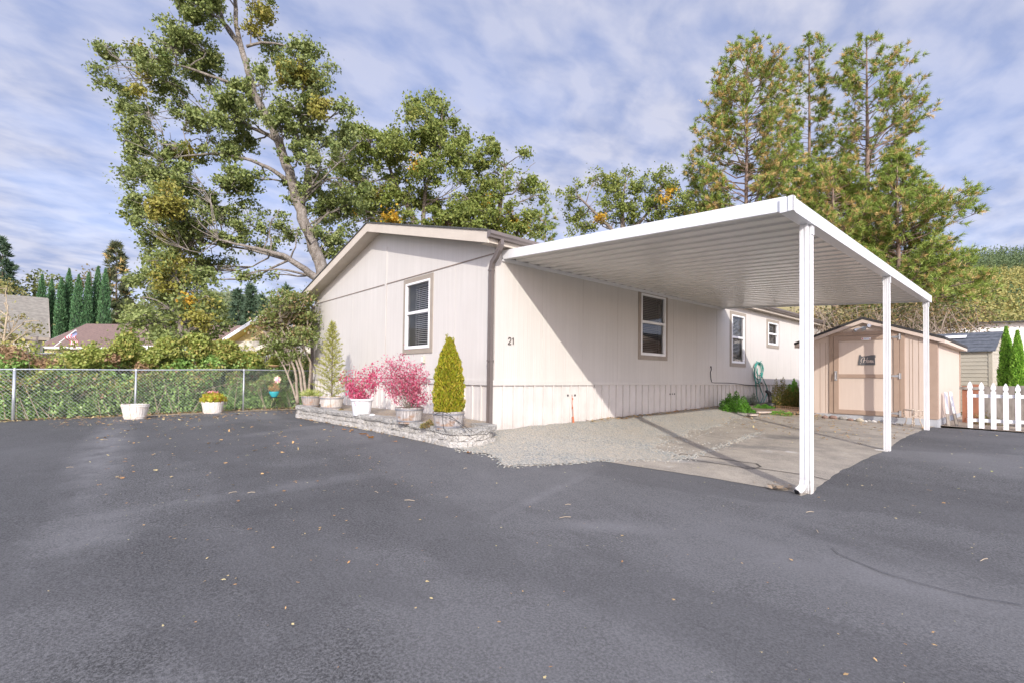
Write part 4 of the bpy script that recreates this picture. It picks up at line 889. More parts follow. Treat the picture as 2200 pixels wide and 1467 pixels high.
b = MB(); b.lathe([(.138, .15), (0, .155)], bc, 16); b.build('soil', M_potsoil, bw)
Q = in_ball(170)*np.array([.17, .17, .17])+np.array([0, 0, .3]); fol('dry_stems', leaves(bc+Q, .09, .12, .4, 0, np.array([[0, 0, 1.]]), .7), leafmat('dry_orange_stem', [(.5, .28, .12), (.62, .38, .2), (.38, .2, .1)], .7, .2), bw)
fc = at(596, 815, np.dot(bc-CAM, FW)-.15)
pw = thing('pinwheel', fc, 'cream and pink petalled flower pinwheel rising from the turquoise bowl', 'pinwheel')
b = MB()
for i in range(8):
    a = i*math.pi/4; d = RT*math.cos(a)+UP*math.sin(a); q = -RT*math.sin(a)+UP*math.cos(a); b.add([fc+d*.02, fc+d*.07+q*.032-FW*.01, fc+d*.125, fc+d*.07-q*.032+FW*.01], [(0, 1, 2, 3)], i % 2)
b.build('petal', [mat('cream_petal', (.85, .62, .45), .5), mat('rose_petal', (.75, .35, .38), .5)], pw)
b = MB(); b.tube([fc-FW*.012, fc+FW*.012], .03, 12); b.build('hub', mat('lilac_hub', (.55, .35, .6), .5), pw)
b = MB(); b.tube([fc+FW*.01, np.array([bc[0], bc[1], bc[2]+.16])], .005, 5); b.build('stick', M_twig, pw)
#@@FENCE
# ---------------------------------------------------------------- chain-link fence
FH_ = 1.19
cf = thing('chain_link_fence', (FX, -4, -1), 'galvanised chain-link fence along the left edge of the asphalt, in front of the brambles', 'fence')
py_ = []
for u in (291, 523.): py_.append(float(onX(u, 850, FX)[1]))
posts = [py_[0]+(py_[1]-py_[0])*k for k in (-3, -2, -1, 0, 1)]
y29 = float(onX(29.5, 850, FX)[1]); posts = [y29-2*(py_[0]-y29), y29-(py_[0]-y29), y29, py_[0], py_[1], py_[1]+2.45, py_[1]+4.9]
for i, y in enumerate(posts):
    g_ = float(zg(FX, y)); ft = g_+FH_; b = MB(); r_ = .03 if i == 2 else .024; b.tube([(FX, y, g_-.1), (FX, y, ft-.02)], r_, 10); b.lathe([(r_+.002, -.03), (r_+.004, 0), (r_*.6, .03), (0, .036)], (FX, y, ft), 10); b.build('post', M_galv, cf, smooth=True)
b = MB(); ys = np.linspace(posts[0]-.1, posts[-1], 24); b.tube([(FX, y, float(zg(FX, y))+FH_+.0) for y in ys], .017, 8); b.build('top_rail', M_galv, cf, smooth=True)
# woven wire: zig-zag wires as thin four-sided tubes
b = MB(); p_ = .062; yA, yB = posts[0], posts[-1]; hN = int((FH_)/p_)
segs = []
ycur = yA
while ycur < yB:
    for s_ in (1, -1):
        # one straight diagonal from bottom to top (visual equivalent of the weave)
        y0_ = ycur; y1_ = ycur+s_*FH_*.95
        if yA <= y1_ <= yB:
            g0_, g1_ = float(zg(FX, y0_)), float(zg(FX, y1_))
            b.tube([(FX+.004*s_, y0_, g0_+.02), (FX+.004*s_, (y0_+y1_)/2, (g0_+g1_)/2+.02+(FH_)*.5), (FX+.004*s_, y1_, g1_+FH_+.015)], .0023, 3, cap=False)
    ycur += p_*1.25
b.build('wire_mesh', M_galv, cf)
b = MB(); b.tube([(FX+.02, y, float(zg(FX, y))+.1+.12*math.sin(y*1.3)) for y in np.linspace(-8, -4, 14)], .009, 5); tag(b.build('hose_line', M_black, None, (FX, -6, -1)), 'black rubber line drooping along the bottom of the chain-link fence', 'hose')
# wooden dish feeder on the rail
p = onX(589, 787, FX+.05); fd = thing('bird_feeder', p, 'shallow tan dish feeder perched on the chain-link top rail', 'bird feeder')
b = MB(); b.lathe([(0, -.03), (.06, -.025), (.15, .025), (.165, .045), (.145, .04), (.06, .0), (0, -.005)], p, 20); b.build('dish', mat('tan_clay', (.50, .33, .18), .7), fd, smooth=True)
b = MB(); b.tube([p-np.array([0, 0, .03]), p-np.array([0, 0, .09])], .012, 6); b.build('clamp', M_galv, fd)
# ---------------------------------------------------------------- picket fence (right)
L0, L1 = G(2078, 919), G(2210, 927)
pf = thing('picket_fence', L0, 'short white picket fence with gothic tips at the right edge of the lot', 'fence')
dirp = (L1-L0)[:2]/np.linalg.norm((L1-L0)[:2]); nrm_ = np.array([dirp[1], -dirp[0]])
M_pick = mat('white_picket_paint', (.70, .70, .72), .5, (.64, .64, .66), 3)
for u in (2083.5, 2108, 2133.5, 2160, 2186, 2213, 2240, 2267):
    # intersect the fence line with the ray through u
    a = ray(u, 900)[:2]; Mx = np.array([[a[0], -dirp[0]], [a[1], -dirp[1]]]); t_ = np.linalg.solve(Mx, L0[:2]-CAM[:2]); q = CAM[:2]+a*t_[0]
    k = np.dot(np.r_[q, 0]-CAM, FW)/F; g_ = float(zg(q[0], q[1]))+.02; H_ = 101*k-.02; w_ = 11.0*k/2*.62/abs(np.dot(np.r_[dirp, 0], RT))
    out = [(-1, 0), (1, 0), (1, .80), (.62, .815), (.62, .835), (1, .86), (1.02, .895), (.7, .945), (.35, .98), (0, 1), (-.35, .98), (-.7, .945), (-1.02, .895), (-1, .86), (-.62, .835), (-.62, .815), (-1, .80)]
    b = MB(); n = len(out); V = []
    for dd in (.045, .065):
        for (a_, z_) in out: pt = q+dirp*a_*w_+nrm_*dd; V.append((pt[0], pt[1], g_+z_*H_))
    b.add(V, [tuple(range(n)), tuple(range(2*n-1, n-1, -1))]+[(i, n+i, n+(i+1) % n, (i+1) % n) for i in range(n)]); b.build('picket', M_pick, pf)
for hz in (.18, .70):
    b = MB(); a = L0+np.array([0, 0, hz*1.1]); e = np.r_[L0[:2]+dirp*3.0, L0[2]+hz*1.1]; b.bar(a, e, .04, .075); b.build('rail', M_pick, pf)
# leaning broken panel, weathered boards
a0 = G(2040, 915); k = np.dot(a0-CAM, FW)/F
lp = thing('leaning_boards', a0, 'two narrow white-topped weathered boards leaning together beside the shed', 'boards')
for (ub, vb, ut, vt, w_) in ((2038, 916, 2031, 842, .07), (2056, 916, 2041, 841, .07)):
    b = MB(); A = at(ub, vb, a0.dot(FW)-CAM.dot(FW)); T = at(ut, vt, A.dot(FW)-CAM.dot(FW)+.25); Mi = A+(T-A)*.38
    b.bar(A, Mi, .02, w_, up=tuple(RT)); b.build('weathered_end', mat('grey_old_wood', (.30, .26, .22), .9, (.12, .10, .08), 12, (1, 1, .3)), lp)
    b = MB(); b.bar(Mi, T, .02, w_, up=tuple(RT)); b.build('painted_board', M_pick, lp)
bf = thing('board_fence', (6.2, 11.6, -.9), 'low fence of brown and grey weathered boards behind the white pickets', 'fence'); 
for i in range(22):
    x = 5.1+i*.2; b = MB(); yy = 11.6-.03*i; g_ = float(zg(x, yy)); hh_ = .98+random.uniform(-.03, .03) if i < 7 else .55+random.uniform(-.05, .05); b.box((x, yy, g_-.02), (x+.17, yy+.02, g_+hh_)); o = b.build('board', [mat('red_brown_board', (.32, .13, .07), .85, (.24, .10, .06), 6, (1, 1, .3)), mat('grey_board', (.30, .27, .24), .9, (.17, .15, .13), 8, (1, 1, .3))][0 if i in (0, 1) else 1], bf)
b = MB(); b.bar((5.05, 11.58, float(zg(5.1, 11.6))+.9), (6.5, 11.54, float(zg(6.5, 11.5))+.92), .04, .07); b.build('rail', bpy.data.materials['grey_board'], bf)
#@@YARD
# ---------------------------------------------------------------- second shed, long building
def rotz(p, c, a): x, y = p[0]-c[0], p[1]-c[1]; return (c[0]+x*math.cos(a)-y*math.sin(a), c[1]+x*math.sin(a)+y*math.cos(a), p[2])
Cc = at(2131, 750, 15.8); zr0 = float(zg(Cc[0], Cc[1])); ang = R(-6)
rs = thing('resin_shed', (Cc[0], Cc[1], zr0), 'khaki clapboard storage shed with dark slate-look roof and skylight, behind the tan shed', 'shed')
M_kh = mat('khaki_resin', (.41, .375, .295), .55, (.38, .35, .275), 3); M_slate = mat('slate_tile', (.075, .085, .10), .7, (.12, .13, .15), 9, bs=.5, bn=30)
ez = Cc[2]; wdt, dep = 2.3, 2.1; pkz = ez+.62
def RZ(b): b.v = [rotz(p, Cc, ang) for p in b.v]; return b
b = MB(); z = zr0; n_ = int((ez-zr0)/.13)
for i in range(n_+6):
    z0, z1 = zr0+i*.13, zr0+(i+1)*.13
    if z1 < ez+.01:
        b.add([(Cc[0]-wdt, Cc[1]-.012, z0), (Cc[0]-.06, Cc[1]-.012, z0), (Cc[0]-.06, Cc[1]+.004, z1), (Cc[0]-wdt, Cc[1]+.004, z1), (Cc[0]-wdt, Cc[1]+.004, z0), (Cc[0]-.06, Cc[1]+.004, z0)], [(0, 1, 2, 3), (4, 5, 1, 0)])
    # gable side boards, narrowing above the eave
    f0 = max(0, (z0-ez)/(pkz-ez)); f1 = max(0, (z1-ez)/(pkz-ez))
    if f1 <= 1: b.add([(Cc[0]+.012, Cc[1]+.06+dep/2*f0, z0), (Cc[0]+.012, Cc[1]+dep-dep/2*f0, z0), (Cc[0]-.004, Cc[1]+dep-dep/2*f1, z1), (Cc[0]-.004, Cc[1]+.06+dep/2*f1, z1)], [(0, 1, 2, 3)])
b.add([(Cc[0]-.02, Cc[1]+.02, ez-.2), (Cc[0]-.02, Cc[1]+dep, ez-.2), (Cc[0]-.02, Cc[1]+dep/2, pkz)], [(0, 1, 2)])
RZ(b).build('wall', M_kh, rs)
b = MB(); b.box((Cc[0]-.09, Cc[1]-.02, zr0), (Cc[0]+.02, Cc[1]+.09, ez)); RZ(b).build('corner_post', M_kh, rs, bevel=.01)
b = MB()
for s_ in (0, 1):
    y0_, y1_ = (Cc[1]-.10, Cc[1]+dep/2) if s_ == 0 else (Cc[1]+dep+.10, Cc[1]+dep/2); z0_ = ez-.03
    V = [(Cc[0]-wdt-.1, y0_, z0_), (Cc[0]+.10, y0_, z0_), (Cc[0]+.10, y1_, pkz+.03), (Cc[0]-wdt-.1, y1_, pkz+.03)]; b.add(V+[(p[0], p[1], p[2]-.04) for p in V], [(0, 1, 2, 3), (7, 6, 5, 4), (0, 4, 5, 1), (1, 5, 6, 2), (3, 2, 6, 7)])
ro = RZ(b).build('roof', M_slate, rs)
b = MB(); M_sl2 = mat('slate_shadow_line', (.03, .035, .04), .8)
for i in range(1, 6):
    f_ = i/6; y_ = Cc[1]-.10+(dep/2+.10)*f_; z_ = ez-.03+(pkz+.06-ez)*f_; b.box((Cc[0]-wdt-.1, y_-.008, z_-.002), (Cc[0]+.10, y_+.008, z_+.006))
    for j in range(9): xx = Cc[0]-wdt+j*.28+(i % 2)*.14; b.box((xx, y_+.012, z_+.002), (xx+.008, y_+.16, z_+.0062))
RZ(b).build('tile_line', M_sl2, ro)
b = MB(); y_ = Cc[1]+.62; z_ = ez+.4; b.add([(Cc[0]-1.35, y_, z_+.05), (Cc[0]-.75, y_, z_+.05), (Cc[0]-.75, y_+.16, z_+.15), (Cc[0]-1.35, y_+.16, z_+.15)], [(0, 1, 2, 3)]); RZ(b).build('skylight', M_white, ro)
# long white building far right
A = at(1950, 700, 24.); B = at(2330, 684, 21.5); g_ = -.9
lb = thing('long_white_building', (A[0], A[1], g_), 'long low white building with a dark corrugated roof edge, behind the khaki shed', 'building')
dv = (B-A)[:2]; dl = np.linalg.norm(dv); dv /= dl; nv = np.array([dv[1], -dv[0]])
if np.dot(nv, CAM[:2]-A[:2]) < 0: nv = -nv
def LB(a, d, z): q = A[:2]+dv*a-nv*d; return (q[0], q[1], z)
b = MB(); zt_ = (A[2]+B[2])/2
b.add([LB(-6, 0, g_), LB(dl+6, 0, g_), LB(dl+6, 0, B[2]-.02), LB(-6, 0, A[2]-.02)], [(0, 1, 2, 3)]); b.add([LB(dl+6, 0, g_), LB(dl+6, 6, g_), LB(dl+6, 6, B[2]-.02), LB(dl+6, 0, B[2]-.02)], [(0, 1, 2, 3)]); b.build('wall', mat('white_cladding', (.72, .69, .66), .6, (.66, .62, .59), .8), lb)
b = MB(); V = [LB(-6.1, -.35, A[2]), LB(dl+6.1, -.35, B[2]), LB(dl+6.1, 6.3, B[2]+.12), LB(-6.1, 6.3, A[2]+.12)]; b.add(V+[(p[0], p[1], p[2]-.06) for p in V], [(0, 1, 2, 3), (7, 6, 5, 4), (0, 1, 5, 4), (1, 2, 6, 5)]); rr_ = b.build('roof', mat('dark_roof_edge', (.05, .045, .04), .7), lb)
b = MB()
for i in range(60): q = LB(-5+i*.28, -.36, A[2]+(B[2]-A[2])*(-5+i*.28)/dl); b.box((q[0]-.05, q[1]-.05, q[2]-.075), (q[0]+.05, q[1]+.02, q[2]-.045))
b.build('corrugated_edge', bpy.data.materials['dark_roof_edge'], rr_)
for a_ in (1.7, 6.6): 
    b = MB(); q = LB(a_, -.06, 0); b.tube([(q[0], q[1], g_), (q[0], q[1], A[2]-.05)], .03, 6); b.build('downpipe', M_galv, lb)
b = MB(); q0, q1 = LB(3, -.02, .75), LB(dl+6, -.02, .78); b.bar(q0, q1, .03, .05); b.build('pink_band', mat('terracotta_band', (.5, .25, .17), .7), lb)
q = at(2199, 775, 21.9); b = MB(); b.obox(np.array([q[0], q[1], .6])+np.r_[nv*.05, 0], np.r_[dv*.45, 0], np.r_[nv*.02, 0], (0, 0, .38)); wf = b.build('window', M_white, lb)
b = MB(); b.obox(np.array([q[0], q[1], .6])+np.r_[nv*.08, 0], np.r_[dv*.38, 0], np.r_[nv*.005, 0], (0, 0, .31)); b.build('pane', mat('pale_blue_glazing', (.10, .16, .22), .1), wf)
# ---------------------------------------------------------------- stones, chair, hose etc.
M_rk = [mat('river_rock_'+n_, a, .85, tuple(x*.6 for x in a), 7, bs=.5, bn=20) for n_, a in (('grey', (.36, .34, .31)), ('cream', (.55, .48, .36)), ('reddish', (.30, .19, .15)), ('white', (.62, .60, .57)))]
def rock(u, v, w_, lab, mi, flat=.6):
    p = G(u, v); k = np.dot(p-CAM, FW)/F; r = w_*k/2; b = MB(); n1_, n2_ = 12, 7; V = []; sd = random.random()*50
    for i in range(n2_+1):
        th = math.pi*i/n2_
        for j in range(n1_):
            ph = 2*math.pi*j/n1_; d = np.array([math.sin(th)*math.cos(ph), math.sin(th)*math.sin(ph), math.cos(th)]); f_ = 1+.28*mnoise.noise(Vector(d*1.6)+Vector((sd, 0, 0))); V.append(p+np.array([d[0]*r*f_, d[1]*r*.8*f_, d[2]*r*flat*f_+r*flat*.6]))
    b.add(V, [(i*n1_+j, (i+1)*n1_+j, (i+1)*n1_+(j+1) % n1_, i*n1_+(j+1) % n1_) for i in range(n2_) for j in range(n1_)])
    o = b.build('river_rock', M_rk[mi], None, p, smooth=True); tag(o, lab, 'rock', 'rocks along the shed base')
for u, v, w_, lab, mi in ((1790, 899, 16, 'dark reddish rock, left of the row under the shed door', 2), (1811, 901, 17, 'large grey round rock third from the left under the shed door', 0), (1772, 898, 13, 'brown flat rock at the left end of the shed rock row', 2), (1827, 903, 11, 'small brown rock just right of the large grey round one', 2), (1836, 903, 9, 'small white rock in the middle of the shed rock row', 3), (1847, 905, 15, 'cream yellow rock in the middle of the shed rock row', 1), (1859, 906, 8, 'pale small rock right of the cream yellow one', 3), (1866, 906, 11, 'grey rock left of the middle carport post', 0), (1877, 907, 11, 'flat pale grey rock nearest the middle carport post on its left', 3), (1918, 911, 11, 'white stone right of the middle carport post', 3), (1936, 913, 9, 'small grey stone under the wrought-iron stool', 0)): rock(u, v, w_, lab, mi)
# wrought iron stool
p = G(1962, 916); k = np.dot(p-CAM, FW)/F; ws = thing('wrought_iron_stool', p, 'small ornate cream wrought-iron stool beside the far carport post', 'stool')
M_iron = mat('chipped_cream_iron', (.62, .56, .47), .6, (.30, .20, .13), 30)
hs_ = 36*k; hw_ = .17; e1 = np.array([RT[0], RT[1], 0]); e2 = np.array([FW[0], FW[1], 0]); tz = np.array([0, 0, 1.])
b = MB(); ctr = p+tz*hs_
for rr_ in (1., .6): b.tube([ctr+(e1*math.cos(a)+e2*math.sin(a))*hw_*rr_ for a in np.linspace(0, 6.283, 25)], .011, 5)
for a in np.linspace(0, 6.283, 9)[:-1]:
    for s2 in (-1, 1): b.tube([ctr+(e1*math.cos(a+s2*t_*.5)+e2*math.sin(a+s2*t_*.5))*hw_*(1-t_*.55)+tz*.01*math.sin(t_*6) for t_ in np.linspace(0, 1, 6)], .008, 4)
b.build('seat', M_iron, ws)
for sx_ in (-1, 1):
    for sy_ in (-1, 1):
        o_2 = e1*sx_+e2*sy_; b = MB(); b.tube([p+tz*hs_+o_2*hw_*.62, p+tz*hs_*.93+o_2*hw_*.78, p+tz*hs_*.75+o_2*hw_*.72, p+tz*hs_*.5+o_2*hw_*.5, p+tz*hs_*.28+o_2*hw_*.55, p+tz*hs_*.1+o_2*hw_*.7, p+o_2*hw_*.74], .012, 6); b.build('leg', M_iron, ws)
b = MB(); b.tube([p+tz*hs_*.6-e1*hw_*.55-e2*.1, p+tz*hs_*.82-e2*.1, p+tz*hs_*.6+e1*hw_*.55-e2*.1], .009, 5); b.tube([p+tz*hs_*.7+(e1*math.cos(a)+tz*math.sin(a))*.04-e2*.1 for a in np.linspace(0, 6.28, 12)], .008, 4); b.build('scrollwork', M_iron, ws)
# hose on wall
M_hose = mat('green_hose', (.02, .20, .16), .4, (.03, .26, .21), 6)
hc = onX(1630, 800, .09); hg = thing('garden_hose', hc, 'green garden hose looped over a hook on the side wall near the garden bed', 'hose')
kk = np.dot(hc-CAM, FW)/F
def HP(u, v, d=.08): return onX(u, v, d)
b = MB()
for (u, v, ru, rv) in ((1630, 797, 9, 18), (1632, 792, 8, 14), (1628, 800, 8, 23)):
    b.tube([HP(u+ru*math.cos(a), v+rv*math.sin(a), .07+.03*math.sin(a*2)) for a in np.linspace(0, 6.28, 22)], .014, 6)
b.build('coil', M_hose, hg, smooth=True)
b = MB(); b.tube([HP(1621, 800), HP(1624, 830), HP(1626, 850), HP(1632, 866), HP(1640, 864), HP(1646, 850), HP(1650, 838), HP(1645, 825), HP(1638, 810), HP(1634, 800)], .013, 6); b.tube([HP(1627, 790, .1), HP(1628, 815, .1), HP(1634, 835, .1), HP(1640, 850, .1), HP(1636, 862, .1), HP(1630, 868, .1)], .013, 6); b.build('hanging_loop', M_hose, hg, smooth=True)
b = MB(); b.tube([HP(1625, 775, .02), HP(1630, 779, .08), HP(1636, 775, .02)], .01, 6); b.box(tuple(HP(1631, 783, .001)-np.array([0, .05, .03])), tuple(HP(1631, 783, .03)+np.array([0, .05, .05]))); b.build('hook', M_hose, hg)
fa = HP(1635, 823, .05); sp_ = thing('outdoor_tap', fa, 'small brass wall tap just below the green hose coil', 'tap'); b = MB(); b.tube([fa-np.array([.05, 0, 0]), fa+np.array([.05, 0, 0]), fa+np.array([.07, 0, -.04])], .014, 7); b.build('spout', mat('aged_brass', (.22, .17, .10), .4, metal=.7), sp_); b = MB(); b.tube([fa+np.array([.02, 0, .03]), fa+np.array([.02, 0, .05])], .035, 8); b.build('handle', M_black, sp_)
# black corrugated spout + tub next to the hose
q = G(1655, 873, .05); bl = thing('black_watering_can', q, 'black plastic watering can with upright neck in the garden bed beside the hose', 'watering can')
b = MB(); b.lathe([(0, 0), (.13, 0), (.14, .06), (.12, .13), (.06, .15), (0, .15)], q, 16, sx=1.2); b.build('body', M_black, bl, smooth=True)
kq = np.dot(q-CAM, FW)/F; b = MB(); b.tube([q+np.array([0, 0, .1]), q+UP*.25, q+UP*.45-RT*.05, q+UP*.5-RT*.13], [.07, .055, .06, .05], 10); b.build('neck', M_black, bl, smooth=True)
# orange extension cord hanging in front of the skirting
a = onX(1229, 850, .03); e = onX(1232, 915, .10); oc = thing('orange_cord', e, 'orange cord hanging from the skirting vent with its plug end on the gravel', 'cord')
b = MB(); b.tube([a, onX(1229.5, 858, .03), onX(1229, 866, .03), onX(1231, 880, .04), onX(1231.5, 896, .05)], .007, 6); 
for v in (856, 875, 896): b.tube([onX(1230, v-1.5, .035), onX(1230, v+1.5, .035)], .014, 8)
M_or = mat('orange_rubber', (.52, .14, .05), .5, (.42, .12, .05), 9); b.build('cable', M_or, oc)
b = MB(); b.tube([onX(1231.5, 894, .05), onX(1231.8, 904, .06), onX(1231.5, 917, .09)], [.012, .022, .026], 8); b.build('plug', M_or, oc)
# wire edging basket
q = G(1690, 886); we = thing('wire_border_fence', q, 'rusty low wire border panel in the garden bed by the near post', 'wire edging'); b = MB(); kq = np.dot(q-CAM, FW)/F
A_ = G(1668, 884); B_ = G(1716, 889); hh_ = 14*kq
for i in range(13): f_ = i/12; pz = A_+(B_-A_)*f_; b.tube([pz, pz+tz*hh_], .004, 4)
for z_ in (0.02, hh_*.35, hh_*.68, hh_): b.tube([A_+tz*z_, B_+tz*z_], .004, 4)
b.tube([A_+tz*hh_, A_+tz*hh_+e2*.25], .004, 4)
b.build('wire_grid', mat('rusty_wire', (.38, .22, .13), .8, (.25, .15, .1), 20), we)
# garden bed plants
L_fern = leafmat('bright_fern', [(.06, .18, .02), (.12, .30, .03), (.18, .40, .06), (.04, .12, .015)], .5, .3)
L_lav = leafmat('grey_green_lavender', [(.18, .24, .17), (.26, .31, .24), (.12, .17, .11)], .7, .2)
L_mum = leafmat('yellow_flowered_leaf', [(.10, .15, .03), (.20, .22, .05), (.42, .28, .08), (.07, .11, .02)], .6, .25)
L_fig = leafmat('bright_green_leaf', [(.14, .34, .04), (.24, .46, .08), (.09, .22, .03)], .5, .35)
Z0_ = .05
tuft('fern_bush', 'bright green fern-like bush against the skirting under the carport', 'bush', 1578, 883, 66, 38, L_fern, 3800, .05, .45, zoff=Z0_, stem=True)
tuft('fern_bush', 'low spreading bright green clump right of the fern-like bush', 'bush', 1606, 885, 34, 12, L_fern, 900, .045, .45, zoff=Z0_)
tuft('lavender_bush', 'small grey-green spiky lavender tuft between the fern bush and the hose', 'bush', 1616, 868, 28, 22, L_lav, 1100, .07, .1, zoff=Z0_, jitter=.25)
tuft('flowering_bush', 'olive bush with fading yellow and orange flowers behind the watering can', 'bush', 1678, 875, 52, 58, L_mum, 4200, .045, .4, zoff=Z0_)
tuft('leafy_shrub', 'bright green broad-leaved shrub left of the near carport post', 'bush', 1703, 872, 36, 50, L_fig, 600, .12, .7, zoff=Z0_)
tuft('flowering_bush', 'dark olive bush partly hidden by the near carport post', 'bush', 1722, 876, 44, 46, L_mum, 2600, .045, .45, zoff=Z0_)
tuft('ground_cover', 'flat green creeping plant at the foot of the hose', 'plant', 1640, 876, 44, 8, L_fern, 900, .04, .5, zoff=Z0_)
tuft('ground_cover', 'leafy green weeds around the rusty wire border', 'plant', 1676, 892, 54, 10, L_fig, 500, .05, .5, zoff=0)
# flat pale stepping stones
for (u, v, w_, lab) in ((1640, 884, 26, 'flat pinkish stepping stone in front of the hose'), (1618, 890, 18, 'flat pale stepping stone in front of the fern bush')):
    q = G(u, v, .055); kq = np.dot(q-CAM, FW)/F; b = MB(); pts = [(q[0]+math.cos(a)*w_*kq*.5*(1+.15*math.sin(a*3+u)), q[1]+math.sin(a)*w_*kq*.9*(1+.12*math.cos(a*2+v))) for a in np.linspace(0, 6.283, 13)[:-1]]; b.prism(pts, .04, 2, q[2]-.02); tag(b.build('stepping_stone', mat('pinkish_flagstone', (.50, .42, .35), .85, (.40, .34, .29), 5), None, q, bevel=.006), lab, 'stepping stone', 'stepping stones in the garden bed')
# arborvitae pair at right
L_av = leafmat('green_arborvitae', [(.07, .17, .02), (.14, .28, .03), (.22, .36, .05), (.05, .11, .015)], .6, .25)
for (u, vt, vb, hw2, d, lab) in ((2163, 702, 836, 13, 14.6, 'left-hand bright green arborvitae of the pair behind the picket fence'), (2187, 710, 836, 13, 14.2, 'right-hand bright green arborvitae of the pair behind the picket fence')):
    bt = at(u, vb, d); tpz = at(u, vt, d)[2]; g_ = float(zg(bt[0], bt[1])); t = thing('arborvitae_tree', (bt[0], bt[1], g_), lab, 'tree', 'arborvitae pair'); k = d/F
    V = cone_foliage(bt, g_+.02, tpz, [(0, hw2*k*.8), (.2, hw2*k*1.1), (.5, hw2*k), (.8, hw2*k*.6), (.95, hw2*k*.2), (1, .01)], 9000, .07); fol('crown', V, L_av, t)
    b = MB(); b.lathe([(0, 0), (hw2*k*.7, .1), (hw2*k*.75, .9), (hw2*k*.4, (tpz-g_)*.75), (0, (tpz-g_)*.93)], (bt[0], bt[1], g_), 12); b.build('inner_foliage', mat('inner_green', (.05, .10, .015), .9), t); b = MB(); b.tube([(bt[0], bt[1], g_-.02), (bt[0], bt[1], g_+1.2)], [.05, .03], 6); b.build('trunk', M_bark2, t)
tuft('dark_red_bush', 'dark reddish bush behind the picket fence at the right edge', 'bush', 2192, 880, 60, 70, leafmat('dark_plum_leaf', [(.06, .02, .02), (.10, .04, .03), (.05, .05, .02)], .6, .2), 2500, .05, .5, zoff=0)
tuft('low_plant', 'dry tan weeds growing behind the first pickets', 'plant', 2120, 912, 60, 26, L_brn, 700, .05, .3, zoff=0)
#@@TREES
# ---------------------------------------------------------------- trees
def blobtree(name, label, base, trunks, blobs, mats, leaf, dens, bark, group=None, cl=.42, asp=.62, extra=None, br=.05, seedz=0, twigs=True, cat='tree', nsub=None, gate=-.18, fq=1.9, lgate=-.06):
    """trunks: list of [(pt, radius)...]; blobs: (centre, rx(along RT), rz, ry(depth), material index)"""
    t = thing(name, base, label, cat, group)
    b = MB(); TP = []
    for tr in trunks:
        pts = [p for p, r in tr]; rs_ = [r for p, r in tr]
        P = np.array(pts); d = np.r_[0, np.cumsum(np.linalg.norm(np.diff(P, axis=0), axis=1))]; s_ = np.linspace(0, d[-1], max(8, len(pts)*4))
        Q = np.c_[[np.interp(s_, d, P[:, i]) for i in range(3)]].T; Rr = np.interp(s_, d, rs_)
        Q = Q+rng.normal(size=Q.shape)*(Rr*.12)[:, None]
        b.tube(list(Q), list(Rr), 10); TP += [(q, r) for q, r in zip(Q, Rr)]
    b.build('trunk', bark, t, smooth=True)
    TQ = np.array([q for q, r in TP]); TRr = np.array([r for q, r in TP])
    e1_ = np.array([RT[0], RT[1], 0]); e1_ /= np.linalg.norm(e1_); e2_ = np.array([FW[0], FW[1], 0]); e2_ /= np.linalg.norm(e2_)
    lb_ = MB(); PP = []; MI = []
    for (c, rx, rz, ry, mi) in blobs:
        c = np.array(c); dist = np.linalg.norm(TQ-c+np.array([0, 0, .6]), axis=1)+0*TQ[:, 2]; dist = np.where(TQ[:, 2] > c[2]+rz*.5, dist+3, dist); j = int(np.argmin(dist)); r_ = min(TRr[j]*.38, br*.6+.008*dist[j])
        path_ = curve_pts(TQ[j], c, 6, .13, -.04)
        lb_.tube(path_, [r_*(1-.8*i/6)+.008 for i in range(7)], 5, cap=False)
        vol = rx*rz; ns = max(4, int((nsub or 9)*vol/cl**2))
        D = in_ball(ns); D = D*np.array([1, 1, 1])
        S = c+D[:, :1]*rx*e1_+D[:, 1:2]*ry*e2_+D[:, 2:3]*rz*np.array([0, 0, 1.])
        # a noise field opens gaps between clumps
        for s_ in S:
            gv = mnoise.noise(Vector((s_*.55).tolist())+Vector((seedz, 0, 0)))
            if gv < gate: continue
            nl = int(dens*random.uniform(.5, 1.4)); q = rng.normal(size=(nl, 3))*cl*np.array([.55, .55, .38])*random.uniform(.6, 1.15); PP.append(s_+q); MI += [mi]*nl
            if twigs and random.random() < .55:
                k_ = path_[random.choice((3, 4, 5, 6))]; lb_.tube([k_, (k_+s_)/2+rng.normal(size=3)*.12, s_], [.016, .011, .004], 3, cap=False)
    lb_.build('limbs', bark, t)
    P = np.concatenate(PP); MI = np.array(MI); g_ = np.array([mnoise.noise(Vector((p[0]*fq, p[1]*fq, p[2]*fq))) for p in P]); kp = (g_ > lgate) | (MI == 1)
    npmesh('crown', leaves(P[kp], leaf, asp, .4, .35), 4, mats, t, mi=MI[kp]); return t
def B(lst, d, dj=1.2, mi=0, fy=1.):
    out = []
    for x in lst:
        u, v, ru, rv = x[:4]; m_ = x[4] if len(x) > 4 else mi; dd = d+random.uniform(-dj, dj)-(1.0 if m_ in (1, 2) else 0); k = dd/F
        out.append((at(u, v, dd), ru*k, rv*k, (ru+rv)/2*k*fy, m_))
    return out
L_oak = leafmat('oak_leaf', [(.035, .055, .014), (.085, .11, .03), (.15, .17, .06), (.06, .085, .025), (.26, .26, .12)], .55, .25, .5, spec=.3)
L_oak2 = leafmat('mixed_oak_leaf', [(.07, .10, .02), (.13, .17, .035), (.20, .22, .06), (.09, .13, .03), (.30, .28, .07)], .55, .28, .4, spec=.3)
L_mist = leafmat('mistletoe_leaf', [(.19, .19, .03), (.27, .25, .05), (.14, .14, .03), (.33, .27, .07)], .6, .2)
